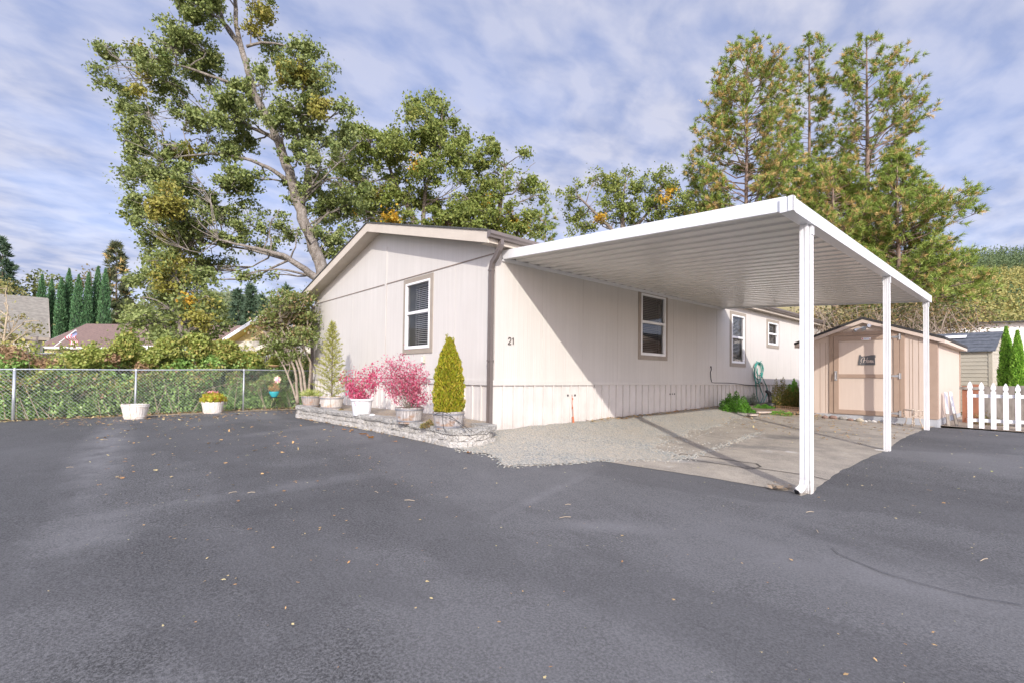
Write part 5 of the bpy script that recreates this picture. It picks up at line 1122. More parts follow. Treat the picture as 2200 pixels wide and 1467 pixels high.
L_gold = leafmat('gold_autumn_leaf', [(.60, .36, .03), (.72, .46, .05), (.50, .28, .03), (.62, .50, .10)], .5, .35)
OM = [L_oak, L_mist, L_gold, L_oak2]
D1 = 21.
def T(lst, d): return [(at(u, v, d+(o if o else 0)), w_*.72*d/F/2) for (u, v, w_, o) in lst]
gz = float(zg(-14, 12))
oak_tr = [T([(735, 830, 46, 0), (705, 640, 42, 0), (690, 570, 36, 0), (662, 500, 32, 0), (640, 440, 30, 0), (622, 375, 28, 0), (600, 310, 25, 0), (570, 245, 22, 0), (545, 205, 20, 0), (535, 160, 18, 0), (518, 100, 16, 0), (508, 60, 13, 0), (505, 0, 11, 0), (500, -60, 8, 0), (490, -130, 5, 0)], D1),
  T([(518, 100, 14, 0), (500, 80, 12, .2), (480, 50, 11, .3), (470, 0, 9, .3), (455, -70, 6, .3)], D1),
  T([(696, 612, 26, 0), (668, 590, 22, -.3), (650, 575, 18, -.5), (610, 550, 14, -.8), (565, 538, 10, -1), (515, 527, 7, -1.2), (470, 515, 5, -1.4)], D1),
  T([(600, 305, 16, 0), (575, 290, 12, .3), (540, 275, 9, .5), (500, 255, 6, .6), (440, 240, 4, .6)], D1),
  T([(620, 390, 15, 0), (585, 365, 11, -.4), (540, 345, 9, -.6), (470, 330, 7, -.8), (400, 335, 5, -.8), (350, 345, 3, -.8)], D1),
  T([(545, 205, 12, 0), (500, 180, 9, -.4), (455, 165, 8, -.6), (400, 145, 6, -.8), (330, 130, 4, -.8), (260, 130, 3, -.8)], D1),
  T([(530, 100, 9, 0), (560, 92, 7, 0), (600, 95, 5, 0), (650, 110, 3, 0)], D1),
  T([(650, 440, 16, 0), (665, 330, 11, .6), (660, 250, 8, .8), (650, 190, 5, .8)], D1)]
ob1 = [(400, 55, 50, 50), (460, 35, 55, 45), (375, 100, 45, 40), (430, 105, 60, 40), (455, -40, 90, 50), (550, -30, 50, 50), (400, -60, 60, 50), (530, -90, 80, 40), (330, 125, 50, 35), (250, 115, 35, 18), (225, 100, 14, 10), (222, 150, 25, 16), (220, 178, 20, 10), (260, 180, 35, 26), (310, 190, 45, 38), (360, 165, 45, 35), (440, 160, 40, 25), (480, 215, 35, 25), (520, 195, 25, 30), (320, 240, 40, 32), (395, 225, 30, 22), (285, 235, 30, 25), (268, 225, 16, 14),
  (290, 285, 30, 28), (275, 320, 18, 14), (300, 340, 32, 32), (262, 375, 18, 12), (300, 400, 42, 35), (345, 300, 30, 25), (400, 265, 45, 28), (450, 270, 45, 30), (365, 285, 30, 20), (500, 255, 40, 30), (380, 310, 50, 30), (440, 320, 50, 28), (530, 250, 30, 20), (350, 370, 45, 30), (410, 375, 50, 30), (480, 330, 38, 20), (520, 310, 35, 18), (300, 440, 40, 30), (370, 420, 45, 30), (440, 410, 50, 28), (500, 400, 45, 25), (560, 390, 35, 25), (330, 480, 45, 26), (285, 480, 20, 12), (410, 470, 50, 30), (470, 460, 45, 30), (530, 455, 40, 25), (520, 380, 40, 22),
  (340, 520, 40, 28), (400, 530, 45, 30), (460, 520, 40, 28), (500, 500, 35, 22), (375, 575, 45, 30), (435, 580, 40, 26), (340, 560, 28, 18), (480, 560, 25, 16), (530, 590, 20, 10), (570, 590, 12, 6), (600, 500, 35, 22), (570, 480, 35, 20), (560, 530, 28, 15), (500, 540, 25, 15),
  (585, 100, 32, 14), (650, 108, 36, 20), (600, 135, 35, 16), (560, 140, 26, 18), (575, 170, 30, 16), (640, 150, 40, 22), (690, 160, 22, 22), (715, 145, 14, 12), (680, 200, 40, 30), (600, 205, 40, 22), (560, 225, 24, 18), (640, 235, 42, 28), (700, 250, 40, 30), (740, 235, 22, 14), (600, 260, 40, 22), (720, 290, 45, 30), (660, 290, 40, 26), (640, 330, 36, 24), (690, 340, 45, 30), (740, 340, 40, 30), (620, 410, 26, 18), (690, 395, 45, 30), (750, 390, 40, 30), (780, 300, 24, 16), (650, 420, 26, 22), (700, 445, 45, 28), (750, 440, 40, 30), (710, 500, 35, 25), (640, 500, 24, 16), (675, 460, 20, 20), (690, 540, 28, 12), (655, 590, 20, 10), (720, 540, 28, 20), (600, 450, 30, 18),
  (290, 130, 34, 34, 1), (300, 180, 20, 22, 1), (560, 15, 26, 30, 1), (540, 60, 18, 14, 1), (640, 165, 34, 28, 1), (355, 440, 32, 40, 1), (385, 510, 28, 34, 1), (370, 560, 30, 28, 1), (400, 330, 30, 14, 1), (690, 235, 18, 22, 1)]
t = blobtree('oak_tree', 'tall leaning oak with pale trunk and mistletoe clumps, left behind the mobile home', (oak_tr[0][0][0][0], oak_tr[0][0][0][1], -1), oak_tr, B(ob1, D1, 1.4), OM, .13, 78, M_bark, cl=.33, seedz=3.1, nsub=9)
oak2 = [(740, 350, 34, 40), (770, 400, 36, 36), (800, 440, 40, 30), (1005, 430, 40, 36), (985, 470, 50, 26), (860, 300, 34, 30), (720, 470, 40, 30), (1010, 350, 20, 24), (790, 300, 36, 40), (840, 320, 45, 40), (880, 235, 24, 26), (900, 270, 40, 36), (935, 220, 24, 20), (955, 250, 32, 36), (990, 235, 16, 16), (930, 300, 50, 36), (990, 290, 22, 30), (980, 330, 40, 28), (860, 370, 50, 36), (920, 370, 45, 30), (820, 400, 45, 36), (790, 360, 36, 30), (870, 430, 50, 30), (930, 430, 45, 30), (810, 460, 40, 30), (880, 480, 60, 25), (960, 470, 50, 25), (760, 480, 40, 30), (990, 400, 40, 30), (890, 355, 14, 22, 2), (760, 440, 16, 16, 2), (815, 415, 12, 12, 2), (840, 470, 16, 12, 2)]
D2 = 26.
blobtree('oak_tree', 'green oak with small gold patches behind the ridge of the mobile home roof', (at(900, 800, D2)[0], at(900, 800, D2)[1], -1), [T([(930, 830, 30, 0), (905, 520, 22, 0), (880, 450, 16, 0), (850, 400, 12, 0), (830, 340, 7, 0)], D2), T([(905, 520, 14, 0), (915, 400, 11, 0), (945, 330, 9, 0), (950, 240, 4, 0)], D2)], B(oak2, D2, 1.5, 3), OM, .145, 76, M_twig, cl=.38, seedz=8.4, nsub=9.5)
oak3 = [(1050, 330, 28, 22), (1045, 300, 12, 10), (1085, 340, 28, 24), (1120, 340, 20, 18), (1060, 370, 45, 30), (1120, 380, 36, 30), (1150, 350, 14, 24), (1020, 400, 40, 36), (1080, 410, 45, 34), (1135, 410, 30, 30), (1160, 420, 16, 18), (1030, 450, 45, 30), (1090, 460, 45, 30), (1130, 460, 26, 22), (1040, 490, 50, 20), (1110, 500, 40, 20), (1000, 470, 36, 26), (1160, 490, 14, 14), (1100, 470, 20, 26, 2), (1118, 492, 22, 12, 2), (1070, 480, 16, 12, 2), (1050, 440, 9, 9, 2), (960, 480, 26, 12, 2)]
blobtree('oak_tree', 'bushy oak with a bright gold branch above the gutter corner', (at(1070, 800, 27)[0], at(1070, 800, 27)[1], -1), [T([(1075, 830, 26, 0), (1070, 500, 18, 0), (1075, 430, 12, 0), (1085, 360, 6, 0)], 27)], B(oak3, 27, 1.5, 3), OM, .145, 76, M_twig, cl=.38, seedz=1.7, nsub=9.5)
oak4 = [(1235, 395, 16, 14), (1225, 425, 28, 22), (1270, 440, 36, 26), (1285, 385, 26, 18), (1310, 400, 24, 24), (1345, 375, 24, 16), (1340, 410, 36, 26), (1385, 395, 26, 22), (1425, 375, 22, 18), (1415, 410, 30, 26), (1450, 400, 18, 20), (1300, 450, 40, 26), (1360, 450, 40, 26), (1420, 450, 40, 30), (1240, 465, 28, 18), (1250, 495, 30, 16), (1320, 480, 50, 20), (1400, 480, 40, 20), (1465, 440, 20, 24), (1430, 430, 7, 12, 2), (1445, 415, 6, 8, 2), (1290, 470, 6, 6, 2)]
blobtree('oak_tree', 'rounded yellow-green oak between the gutter corner and the pines, over the carport', (at(1340, 800, 30)[0], at(1340, 800, 30)[1], -1), [T([(1345, 830, 24, 0), (1340, 500, 16, 0), (1335, 440, 10, 0), (1345, 390, 5, 0)], 30), T([(1340, 520, 12, 0), (1280, 460, 8, 0), (1240, 420, 5, 0)], 30), T([(1340, 520, 12, 0), (1390, 460, 8, 0), (1420, 400, 5, 0)], 30)], B(oak4, 30, 1.5, 3), OM, .15, 58, M_twig, cl=.40, seedz=4.2, nsub=7.5)
# hedgerow tree below the big oak and the lilac by the fence
hd = [(330, 600, 40, 30), (380, 610, 45, 32), (430, 620, 40, 30), (300, 640, 30, 26), (350, 650, 45, 30), (410, 660, 45, 32), (450, 660, 30, 30), (330, 690, 45, 26), (390, 700, 45, 28), (440, 710, 40, 28), (470, 690, 20, 24), (300, 690, 30, 24), (360, 730, 45, 20), (420, 740, 45, 20), (270, 700, 25, 20), (290, 600, 22, 14), (400, 655, 14, 10, 2), (370, 590, 34, 40, 1), (350, 620, 30, 30, 0), (420, 600, 40, 30, 0), (340, 560, 30, 24, 0), (400, 690, 34, 30, 0), (450, 640, 20, 24, 1), (300, 670, 30, 20, 0), (430, 690, 26, 22, 1)]
blobtree('hedgerow_tree', 'dense mixed-green tree rising from the brambles under the leaning oak', (at(390, 830, 17)[0], at(390, 830, 17)[1], -1), [T([(395, 860, 20, 0), (390, 740, 16, 0), (385, 660, 10, 0), (400, 590, 5, 0)], 17)], B(hd, 17, 1.2, 0), OM, .115, 52, M_bark, cl=.32, seedz=5.5, nsub=7.5)
M_lilac = mat('lilac_bark', (.36, .30, .24), .9, (.22, .18, .14), 12)
L_lil = leafmat('lilac_autumn_leaf', [(.10, .14, .035), (.17, .21, .06), (.12, .16, .04), (.20, .22, .07), (.28, .17, .10), (.30, .28, .13)], .5, .25, .8, spec=.5)
ll = [(620, 760, 30, 14), (600, 640, 24, 14), (650, 700, 20, 40), (610, 650, 30, 20), (590, 680, 28, 22), (640, 650, 26, 20), (655, 640, 12, 14), (640, 690, 34, 26), (600, 700, 34, 24), (570, 700, 22, 18), (560, 720, 18, 16), (610, 735, 30, 18), (650, 725, 20, 24), (575, 740, 22, 14), (660, 690, 10, 28), (630, 720, 30, 20)]
D5 = 14.5
sb = [T([(652+o, 865, 9, 0), (645+o*.8, 800, 7, 0), (625+o, 740, 6, 0), (600+o*2, 700, 4, 0)], D5) for o in (-12, 0, 8)]+[T([(640, 868, 6, 0), (628, 830, 6, 0), (612, 790, 5, 0), (590, 750, 4, 0), (575, 720, 3, 0)], D5), T([(662, 855, 8, .2), (665, 810, 7, .2), (668, 780, 6, .2), (650, 740, 4, .2)], D5)]
blobtree('lilac_shrub', 'tall multi-stemmed lilac with green and reddish leaves at the left house corner', (at(648, 868, D5)[0], at(648, 868, D5)[1], -.9), sb, B(ll, D5, .6), [L_lil], .08, 56, M_lilac, cl=.27, seedz=2.2, nsub=15, gate=-.6, fq=4, lgate=-.12, br=.012, cat='shrub')
# foreground-left pale shrub branches over the far left
L_pale = leafmat('pale_yellow_leaf', [(.30, .28, .10), (.42, .38, .18), (.20, .22, .07), (.50, .36, .18)], .5, .3)
pl = [(10, 650, 24, 30), (30, 690, 40, 20), (60, 710, 36, 16), (20, 740, 40, 26), (85, 690, 16, 10), (15, 620, 18, 18), (-40, 680, 40, 60), (60, 745, 26, 14), (0, 780, 30, 20)]
blobtree('pale_leaved_shrub', 'straggly pale yellow-green shrub at the far left in front of the grey-roofed house', (at(0, 860, 13)[0], at(0, 860, 13)[1], -1), [T([(0, 880, 10, 0), (5, 760, 7, 0), (15, 680, 4, 0)], 13.)], B(pl, 13, .5), [L_pale], .08, 26, M_straw, cl=.3, seedz=7.2, nsub=5, br=.012, cat='shrub')
#@@PINES
L_pine = leafmat('pine_needle', [(.035, .065, .014), (.10, .145, .025), (.17, .21, .04), (.07, .105, .02), (.26, .27, .07)], .55, .15, .6)
L_pinedry = leafmat('dry_pine_needle', [(.48, .32, .12), (.58, .43, .17), (.40, .30, .11)], .6, .2)
def needles(P, D, L, n=15, w=.03):
    """tufts: P tip points, D directions; each needle one slim triangle"""
    m_ = len(P); a = unit(np.repeat(D, n, 0)+rng.normal(size=(m_*n, 3))*.62); base = np.repeat(P, n, 0)+rng.normal(size=(m_*n, 3))*L*.12; b_ = unit(np.cross(a, rng.normal(size=a.shape)))
    ln = (L*rng.uniform(.6, 1.15, m_*n))[:, None]; return np.stack([base-b_*w/2, base+b_*w/2, base+a*ln], 1).reshape(-1, 3)
def pine(name, label, u0, vtop, d, prof, nb=120, group='pines behind the carport', dry=.2, L=.27, tr=.2, seed=0, up0=.25, lean=0, n=17, w=.034, bark=None, tuftn=8.5, vbase=None, mats=None, cat='tree', bare=0):
    """prof: list of (v pixel, left px, right px)"""
    base = at(u0+lean, 830, d); base[2] = -1; top = at(u0, vtop, d); t = thing(name, base, label, cat, group); H = top[2]-base[2]; k = d/F
    b = MB(); tq = [base+(top-base)*f_+np.array([.12*math.sin(f_*7+seed), 0, 0])*(1-f_) for f_ in np.linspace(0, 1, 14)]; b.tube(tq, [tr*(1-.93*i/13)+.01 for i in range(14)], 8); b.build('trunk', bark or M_bark2, t, smooth=True)
    pv = np.array(prof, float); order = np.argsort(pv[:, 0]); pv = pv[order]; rs_ = random.Random(seed+5)
    lb_ = MB(); TP, TD, TM = [], [], []
    vlo = pv[-1, 0]
    for i in range(nb):
        v = vtop+(vlo-vtop)*((i+.5)/nb)**.92; f_ = (base[2]*0+(at(u0, v, d)[2]-base[2]))/H; ctr = base+(top-base)*f_
        l_, r_ = np.interp(v, pv[:, 0], pv[:, 1])*k, np.interp(v, pv[:, 0], pv[:, 2])*k; a = rs_.uniform(0, 6.283) if i % 3 else (0 if i % 2 else math.pi)+rs_.uniform(-.3, .3)
        ca, sa = math.cos(a), math.sin(a); Lb = (r_ if ca > 0 else l_)*abs(ca)**1+ (l_+r_)/2*(1-abs(ca)); Lb *= rs_.uniform(.55, 1.08)
        fh_ = 1-f_; up_ = up0*(1.6-1.9*fh_)+rs_.uniform(-.1, .15)
        dr = _r0*ca+_f0*sa+np.array([0, 0, up_]); st_ = ctr-np.array([0, 0, Lb*up_*.6]); pts = []; 
        for j in range(6): q = j/5; pts.append(st_+dr*Lb*q+np.array([0, 0, .12*Lb*q*q])+rng.normal(size=3)*.03*Lb*(j > 0))
        lb_.tube(pts, [max(.012, .035*Lb/2.5*(1-.8*j/5)) for j in range(6)], 4, cap=False)
        A = np.array(pts); nt_ = max(3, int(tuftn*Lb)); s0 = .30 if not bare else .5
        for j in range(nt_):
            q = rs_.uniform(s0, 1.)**.8*5; i0 = min(int(q), 4); pt = A[i0]+(A[i0+1]-A[i0])*(q-i0); out_ = unit(A[i0+1]-A[i0]); sd = unit(rng.normal(size=3)+out_*.9+np.array([0, 0, .5])); tl = rs_.uniform(.15, .42)*(.5+Lb*.25)
            e_ = pt+sd*tl; lb_.tube([pt, e_], [.010, .006], 3, cap=False)
            TP.append(e_); TD.append(sd); TM.append(1 if rs_.random() < dry else 0)
            if rs_.random() < .42: TP.append(pt+sd*tl*.55); TD.append(sd); TM.append(1 if rs_.random() < dry*1.6 else 0)
        TP.append(A[-1]); TD.append(unit(A[-1]-A[-2])); TM.append(0)
    for j in range(6): TP.append(top+np.array([0, 0, -.12*j])); TD.append(unit(np.array([rng.normal()*.5, rng.normal()*.5, 1]))); TM.append(0)
    lb_.build('limbs', bark or M_bark2, t); TP, TD, TM = np.array(TP), np.array(TD), np.array(TM)
    Vn = needles(TP, TD, L, n, w); npmesh('crown', Vn, 3, mats or [L_pine, L_pinedry], t, mi=np.repeat(TM, n)); return t
M_pinebark = mat('pine_bark', (.30, .21, .16), .9, (.14, .10, .08), 8, (1, 1, .4), bs=.8, bn=20)
PB = M_pinebark
pine('pine_tree', 'broad dense pine, leftmost of the three tall pines behind the carport', 1605, 85, 29., [(85, 12, 22), (150, 60, 65), (180, 95, 85), (280, 100, 95), (300, 125, 100), (400, 130, 110), (480, 140, 110), (620, 120, 110)], 230, dry=.26, seed=1, bark=PB)
pine('pine_tree', 'slender narrow-topped pine, middle of the three tall pines', 1738, 78, 30., [(78, 10, 12), (130, 38, 40), (200, 45, 45), (300, 60, 52), (420, 60, 70), (620, 80, 90)], 150, dry=.14, seed=2, bark=PB)
pine('pine_tree', 'open-crowned pine with long bare right-hand limbs, rightmost of the three tall pines', 1862, 80, 28., [(80, 15, 18), (110, 30, 55), (150, 60, 90), (200, 60, 80), (240, 60, 120), (295, 80, 160), (330, 70, 120), (420, 80, 60), (500, 80, 80), (660, 110, 120)], 175, dry=.2, seed=3, bark=PB, tr=.24, up0=.45)
pine('pine_tree', 'shorter dark green pine with low spreading branches right of the tall pines', 1928, 335, 26., [(335, 10, 12), (380, 30, 40), (430, 60, 80), (490, 90, 165), (520, 90, 120), (600, 105, 150), (650, 90, 178), (690, 90, 170)], 190, dry=.14, seed=4, bark=PB, up0=.3)
pine('pine_tree', 'low bushy pine filling the gap above the carport beam', 1790, 350, 27., [(350, 30, 30), (420, 90, 80), (480, 110, 90), (620, 130, 100)], 170, dry=.26, seed=6, bark=PB)
pine('pine_tree', 'small pine tucked beside the yellow-green oak', 1510, 380, 32., [(380, 20, 30), (440, 55, 60), (620, 70, 70)], 90, dry=.18, seed=7, bark=PB)
pine('pine_tree', 'thin sparse pine sapling above the gutter, in the gap of sky', 1172, 440, 34., [(435, 6, 6), (470, 22, 20), (520, 30, 24), (560, 30, 24)], 40, dry=.1, seed=8, tr=.09, bark=PB, L=.22, group=None)
# ---- bare brush behind the sheds
db_ = MB(); n_b = 0
for i in range(230):
    u = random.uniform(1715, 2060); d = random.uniform(19.5, 23); p0 = at(u, 815, d); p0[2] = -.9; vt = random.uniform(655, 705); top = at(u+random.uniform(-40, 50), vt, d)
    m1 = (p0*.45+top*.55)+rng.normal(size=3)*.6; e = top+np.array([RT[0], RT[1], 0])*random.uniform(-1.8, 1.8)+np.array([0, 0, -random.uniform(.1, 1.3)])
    db_.tube([p0, m1, top, (top+e)/2+np.array([0, 0, .1]), e], [.018, .014, .010, .007, .004], 4, cap=False)
tag(db_.build('bare_brush', mat('dull_twig_bark', (.36, .29, .22), .9, (.20, .15, .11), 12), None, (0, 20, -.9)), 'tangle of bare tan arching branches behind the sheds', 'brush', kind='stuff')
bl_ = []
for (u, v, ru, rv, n) in ((1760, 690, 70, 35, 2000), (1860, 690, 70, 40, 2000), (1960, 680, 70, 45, 2600), (2040, 690, 50, 40, 2000)): bl_.append(at(u, v, 21.5)+in_ball(n)[:, :1]*RT*ru*21.5/F+in_ball(n)[:, 2:3]*np.array([0, 0, 1.])*rv*21.5/F+rng.normal(size=(n, 1))*FW*1.0)
o = npmesh('hedge_leaves', leaves(np.concatenate(bl_), .10, .6, .4), 4, [leafmat('tan_hedge_leaf', [(.16, .11, .05), (.34, .22, .10), (.16, .16, .05), (.06, .07, .03), (.08, .09, .03)], .6, .25)]); tag(o, 'loose tan and olive leaves among the bare brush behind the sheds', 'brush', kind='stuff')
#@@BG
# ---------------------------------------------------------------- left background
L_cyp = leafmat('cypress_green', [(.03, .075, .03), (.05, .11, .045), (.07, .14, .06), (.035, .06, .025)], .6, .1)
L_far = leafmat('far_green', [(.08, .11, .03), (.14, .17, .05), (.20, .21, .07), (.06, .085, .025)], .6, .2)
L_fcon = leafmat('far_conifer', [(.04, .075, .045), (.07, .11, .06), (.05, .08, .05)], .6, .1)
cyp = [(85, 590, 10, 'leftmost cypress, half behind the grey house roof'), (106, 600, 9, 'second cypress from the left, short and dark'), (127, 597, 10, 'third cypress from the left'), (143, 577, 11, 'sharp-pointed cypress, fourth from the left'), (164, 590, 12, 'bulging forked cypress, fifth from the left'), (185, 586, 9, 'slim cypress, sixth from the left'), (205, 572, 12, 'tallest cypress, seventh from the left'), (221, 577, 11, 'rightmost cypress in the row')]
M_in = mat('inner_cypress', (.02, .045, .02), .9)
for i, (u, vt, hw, lab) in enumerate(cyp):
    d = 58.+random.uniform(-1, 1); bt = at(u, 760, d); g_ = -1.; tz_ = at(u, vt, d)[2]; k = d/F; t = thing('italian_cypress', (bt[0], bt[1], g_), lab, 'tree', 'row of Italian cypresses')
    sh_ = [(0, hw*k), (.35, hw*k*1.05), (.6, hw*k), (.8, hw*k*.75), (.93, hw*k*.35), (1, .02)]
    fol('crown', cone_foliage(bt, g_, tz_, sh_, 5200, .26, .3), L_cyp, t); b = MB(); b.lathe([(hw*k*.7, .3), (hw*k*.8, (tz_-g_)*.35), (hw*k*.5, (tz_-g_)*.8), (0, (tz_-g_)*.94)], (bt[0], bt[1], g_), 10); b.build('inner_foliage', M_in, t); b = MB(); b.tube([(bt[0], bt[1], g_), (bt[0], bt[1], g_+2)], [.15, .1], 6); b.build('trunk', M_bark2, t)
def bgtree(label, blobs, d, m=None, leaf=.4, group='trees beyond the houses', u0=None, cl=1.1, dens=26, nsub=7):
    u0 = u0 or blobs[0][0]; vb = max(x[1] for x in blobs)
    return blobtree('background_tree', label, (at(u0, 800, d)[0], at(u0, 800, d)[1], -1), [T([(u0, 830, 12, 0), (u0, vb, 8, 0), (u0, blobs[0][1], 3, 0)], d)], B(blobs, d, 2), [m or L_far], leaf, dens, M_bark2, group, cl=cl, asp=.7, twigs=False, br=.1, nsub=nsub, seedz=u0*.1, fq=.6, lgate=-.25)
bgtree('rounded olive tree behind the leftmost cypresses', [(75, 600, 26, 24), (55, 630, 28, 30), (85, 650, 30, 30), (50, 670, 34, 24), (100, 620, 18, 24), (80, 690, 40, 20)], 75)
bgtree('yellow-green tree at the left edge behind the grey roof', [(15, 615, 22, 20), (25, 650, 30, 25), (0, 640, 20, 30), (10, 680, 30, 20)], 60, leafmat('far_yellow_green', [(.14, .16, .04), (.22, .22, .06), (.28, .25, .08)], .6, .2), .33)
bgtree('dull green tree showing between the middle cypresses', [(112, 595, 18, 16), (120, 630, 22, 24), (140, 650, 20, 30), (150, 620, 14, 20)], 80)
bgtree('brownish tree peeping between the taller cypresses', [(195, 585, 16, 14), (185, 610, 16, 22), (195, 650, 18, 24)], 85, leafmat('far_brown', [(.18, .13, .06), (.13, .12, .05), (.24, .18, .08)], .6, .2))
bgtree('mid-green trees right of the cypress row', [(255, 660, 24, 30), (250, 700, 30, 24), (285, 680, 26, 24), (300, 660, 20, 20), (270, 720, 30, 18)], 62)
bgtree('pale green tree beyond the hedgerow gap', [(470, 660, 26, 16), (500, 680, 30, 20), (450, 690, 30, 20), (530, 700, 30, 18), (480, 715, 50, 18)], 75)
def farcon(label, u, vt, d, hw, n=60, m=None, grp='far conifers'):
    return pine('far_conifer', label, u, vt, d, [(vt, hw*.08, hw*.08), (vt+(760-vt)*.35, hw*.5, hw*.5), (740, hw, hw)], n, group=grp, dry=0, L=d*.011, tr=.18, seed=int(u), up0=.05, n=9, w=d*.0035, bark=M_bark2, tuftn=4.5, mats=m or [L_fcon])
farcon('tall blue-green fir at the far left edge', 5, 515, 70., 44, 80)
farcon('dark fir rising right of the hedgerow tree', 540, 616, 60., 26, 60)
farcon('pale fir left of the dark one beyond the yellow house', 512, 628, 66., 26, 50)
farcon('small bright fir just left of the lilac top', 563, 640, 55., 12, 34)
farcon('small fir top peeping over the lilac', 615, 617, 50., 14, 30)
pine('background_pine', 'lone open pine with bare lower trunk right of the cypresses', 250, 524, 64., [(524, 5, 5), (560, 16, 18), (610, 18, 26), (640, 26, 34), (665, 22, 30)], 60, group=None, dry=.1, L=.7, tr=.22, seed=12, n=9, w=.2, tuftn=3.5, mats=[leafmat('far_pine', [(.09, .11, .05), (.13, .14, .07)], .6, .1), L_pinedry])
# houses to the left
def gable_house(name, label, P, dvec, L, Wd, ez_, pk_, gz_, mw, mr, mf, over=.3):
    """P front-left corner; dvec unit vector along the eave; house extends away (perpendicular)"""
    t = thing(name, (P[0], P[1], gz_), label, 'house'); d = np.array(dvec); n_ = np.array([-d[1], d[0]])
    if np.dot(n_, np.array(P[:2])-CAM[:2]) < 0: n_ = -n_
    Q = lambda a, c_, z: (*(np.array(P[:2])+d*a+n_*c_), z)
    b = MB(); b.add([Q(0, 0, gz_), Q(L, 0, gz_), Q(L, Wd, gz_), Q(0, Wd, gz_), Q(0, 0, ez_), Q(L, 0, ez_), Q(L, Wd, ez_), Q(0, Wd, ez_), Q(0, Wd/2, pk_), Q(L, Wd/2, pk_)], [(0, 1, 5, 4), (2, 3, 7, 6), (1, 2, 6, 9, 5), (3, 0, 4, 8, 7)]); b.build('wall', mw, t)
    b = MB(); sl_ = (pk_-ez_)/(Wd/2)
    for s_ in (0, 1):
        c0 = -over if s_ == 0 else Wd+over; V = [Q(-over, c0, ez_-sl_*over), Q(L+over, c0, ez_-sl_*over), Q(L+over, Wd/2, pk_), Q(-over, Wd/2, pk_)]; V = [(x, y, z+.10) for x, y, z in V]; b.add(V+[(x, y, z-.08) for x, y, z in V], [(0, 1, 2, 3), (7, 6, 5, 4), (0, 4, 5, 1), (1, 5, 6, 2), (3, 2, 6, 7), (0, 3, 7, 4)])
    rf_ = b.build('roof', mr, t)
    b = MB(); a_ = np.array(Q(-over, -over, ez_-sl_*over+.0)); e_ = np.array(Q(L+over, -over, ez_-sl_*over+.0)); b.bar(a_, e_, .05, .16); 
    for aa in (-over, L+over):
        for c0 in (-over, Wd+over): b.bar(np.array(Q(aa, c0, ez_-sl_*over)), np.array(Q(aa, Wd/2, pk_-.02)), .06, .18)
    b.build('fascia', mf, t); return t, Q, rf_
M_redroof = mat('red_brown_shingle', (.22, .145, .12), .9, (.15, .10, .085), 6, (1, 1, 3), bs=.5, bn=14, detail=6)
M_greyroof = mat('grey_shingle', (.27, .25, .21), .9, (.18, .165, .14), 5, (1, 1, 3), bs=.5, bn=14, detail=6)
M_ywall = mat('pale_yellow_wall', (.66, .56, .30), .7); M_cwall = mat('cream_wall', (.66, .62, .54), .7)
e1h = np.array([_r0[0], _r0[1]])
# red roofed house: eave from u=95..430 at v 736, ridge ~ v 697
P_ = at(96, 742, 38.); E_ = at(500, 752, 38.); dv_ = (E_-P_)[:2]; Lh = np.linalg.norm(dv_); dv_ /= Lh
t, Q, rf_ = gable_house('red_roofed_house', 'low cream house with a red-brown shingle roof and white gutter, behind the brambles', P_, dv_, Lh, 8., P_[2], at(96, 697, 42)[2], -1.2, M_ywall, M_redroof, M_white, .35)
b = MB(); q_ = np.array(Q(1.3, 1.6, P_[2]+.62)); b.obox(q_, np.r_[dv_*.45, 0], (0, .2, .1), (0, 0, .08)); b.build('roof_vent', M_galv, rf_)
b = MB(); q_ = np.array(Q(.1, -.03, -.1)); b.obox(q_+np.array([dv_[0]*.5, dv_[1]*.5, .35]), np.r_[dv_*.6, 0], (.01, .01, 0), (0, 0, 1.3)); b.build('door', mat('orange_door', (.62, .36, .12), .6), t)
# grey roofed house at left edge
E_ = at(93, 722, 27.); rd = (E_-CAM)[:2]; rd /= np.linalg.norm(rd); rd = np.array([rd[0]*math.cos(.03)-rd[1]*math.sin(.03), rd[0]*math.sin(.03)+rd[1]*math.cos(.03)]); dv_ = np.array([rd[1], -rd[0]]); Lh = 12.; P_ = np.r_[E_[:2]-dv_*Lh, E_[2]]
t, Q, rf_ = gable_house('grey_roofed_house', 'pale house with a weathered grey-green shingle roof at the far left edge', P_, dv_, Lh, 7., P_[2], at(96, 646, 30)[2], -1.2, M_cwall, M_greyroof, M_trim, .25)
b = MB(); q_ = np.array(Q(Lh-.35, -.12, .0)); b.box((q_[0]-.15, q_[1]-.15, -1.2), (q_[0]+.15, q_[1]+.15, P_[2]-.05)); b.build('porch_post', M_gutter, t)
# yellow house, gable toward us
A_ = at(497, 801, 34.); z_e = at(497, 742, 34.)[2]; Rt = at(700, 801, 32.); dv_ = (Rt-A_)[:2]; Lh = np.linalg.norm(dv_); dv_ /= Lh; nv_ = np.array([-dv_[1], dv_[0]])
if np.dot(nv_, A_[:2]-CAM[:2]) < 0: nv_ = -nv_
t = thing('yellow_house', (A_[0], A_[1], -1), 'white and yellow gabled house behind the lilac', 'house'); pkz_ = at(598, 677, 33)[2]
Qy = lambda a, c_, z: (*(A_[:2]+dv_*a+nv_*c_), z)
b = MB(); b.add([Qy(0, 0, -1.2), Qy(Lh, 0, -1.2), Qy(Lh, 0, z_e+.3), Qy(0, 0, z_e+.3)], [(0, 1, 2, 3)]); b.add([Qy(0, 0, -1.2), Qy(0, 9, -1.2), Qy(0, 9, z_e+.3), Qy(0, 0, z_e+.3)], [(0, 1, 2, 3)]); b.build('wall', M_cwall, t)
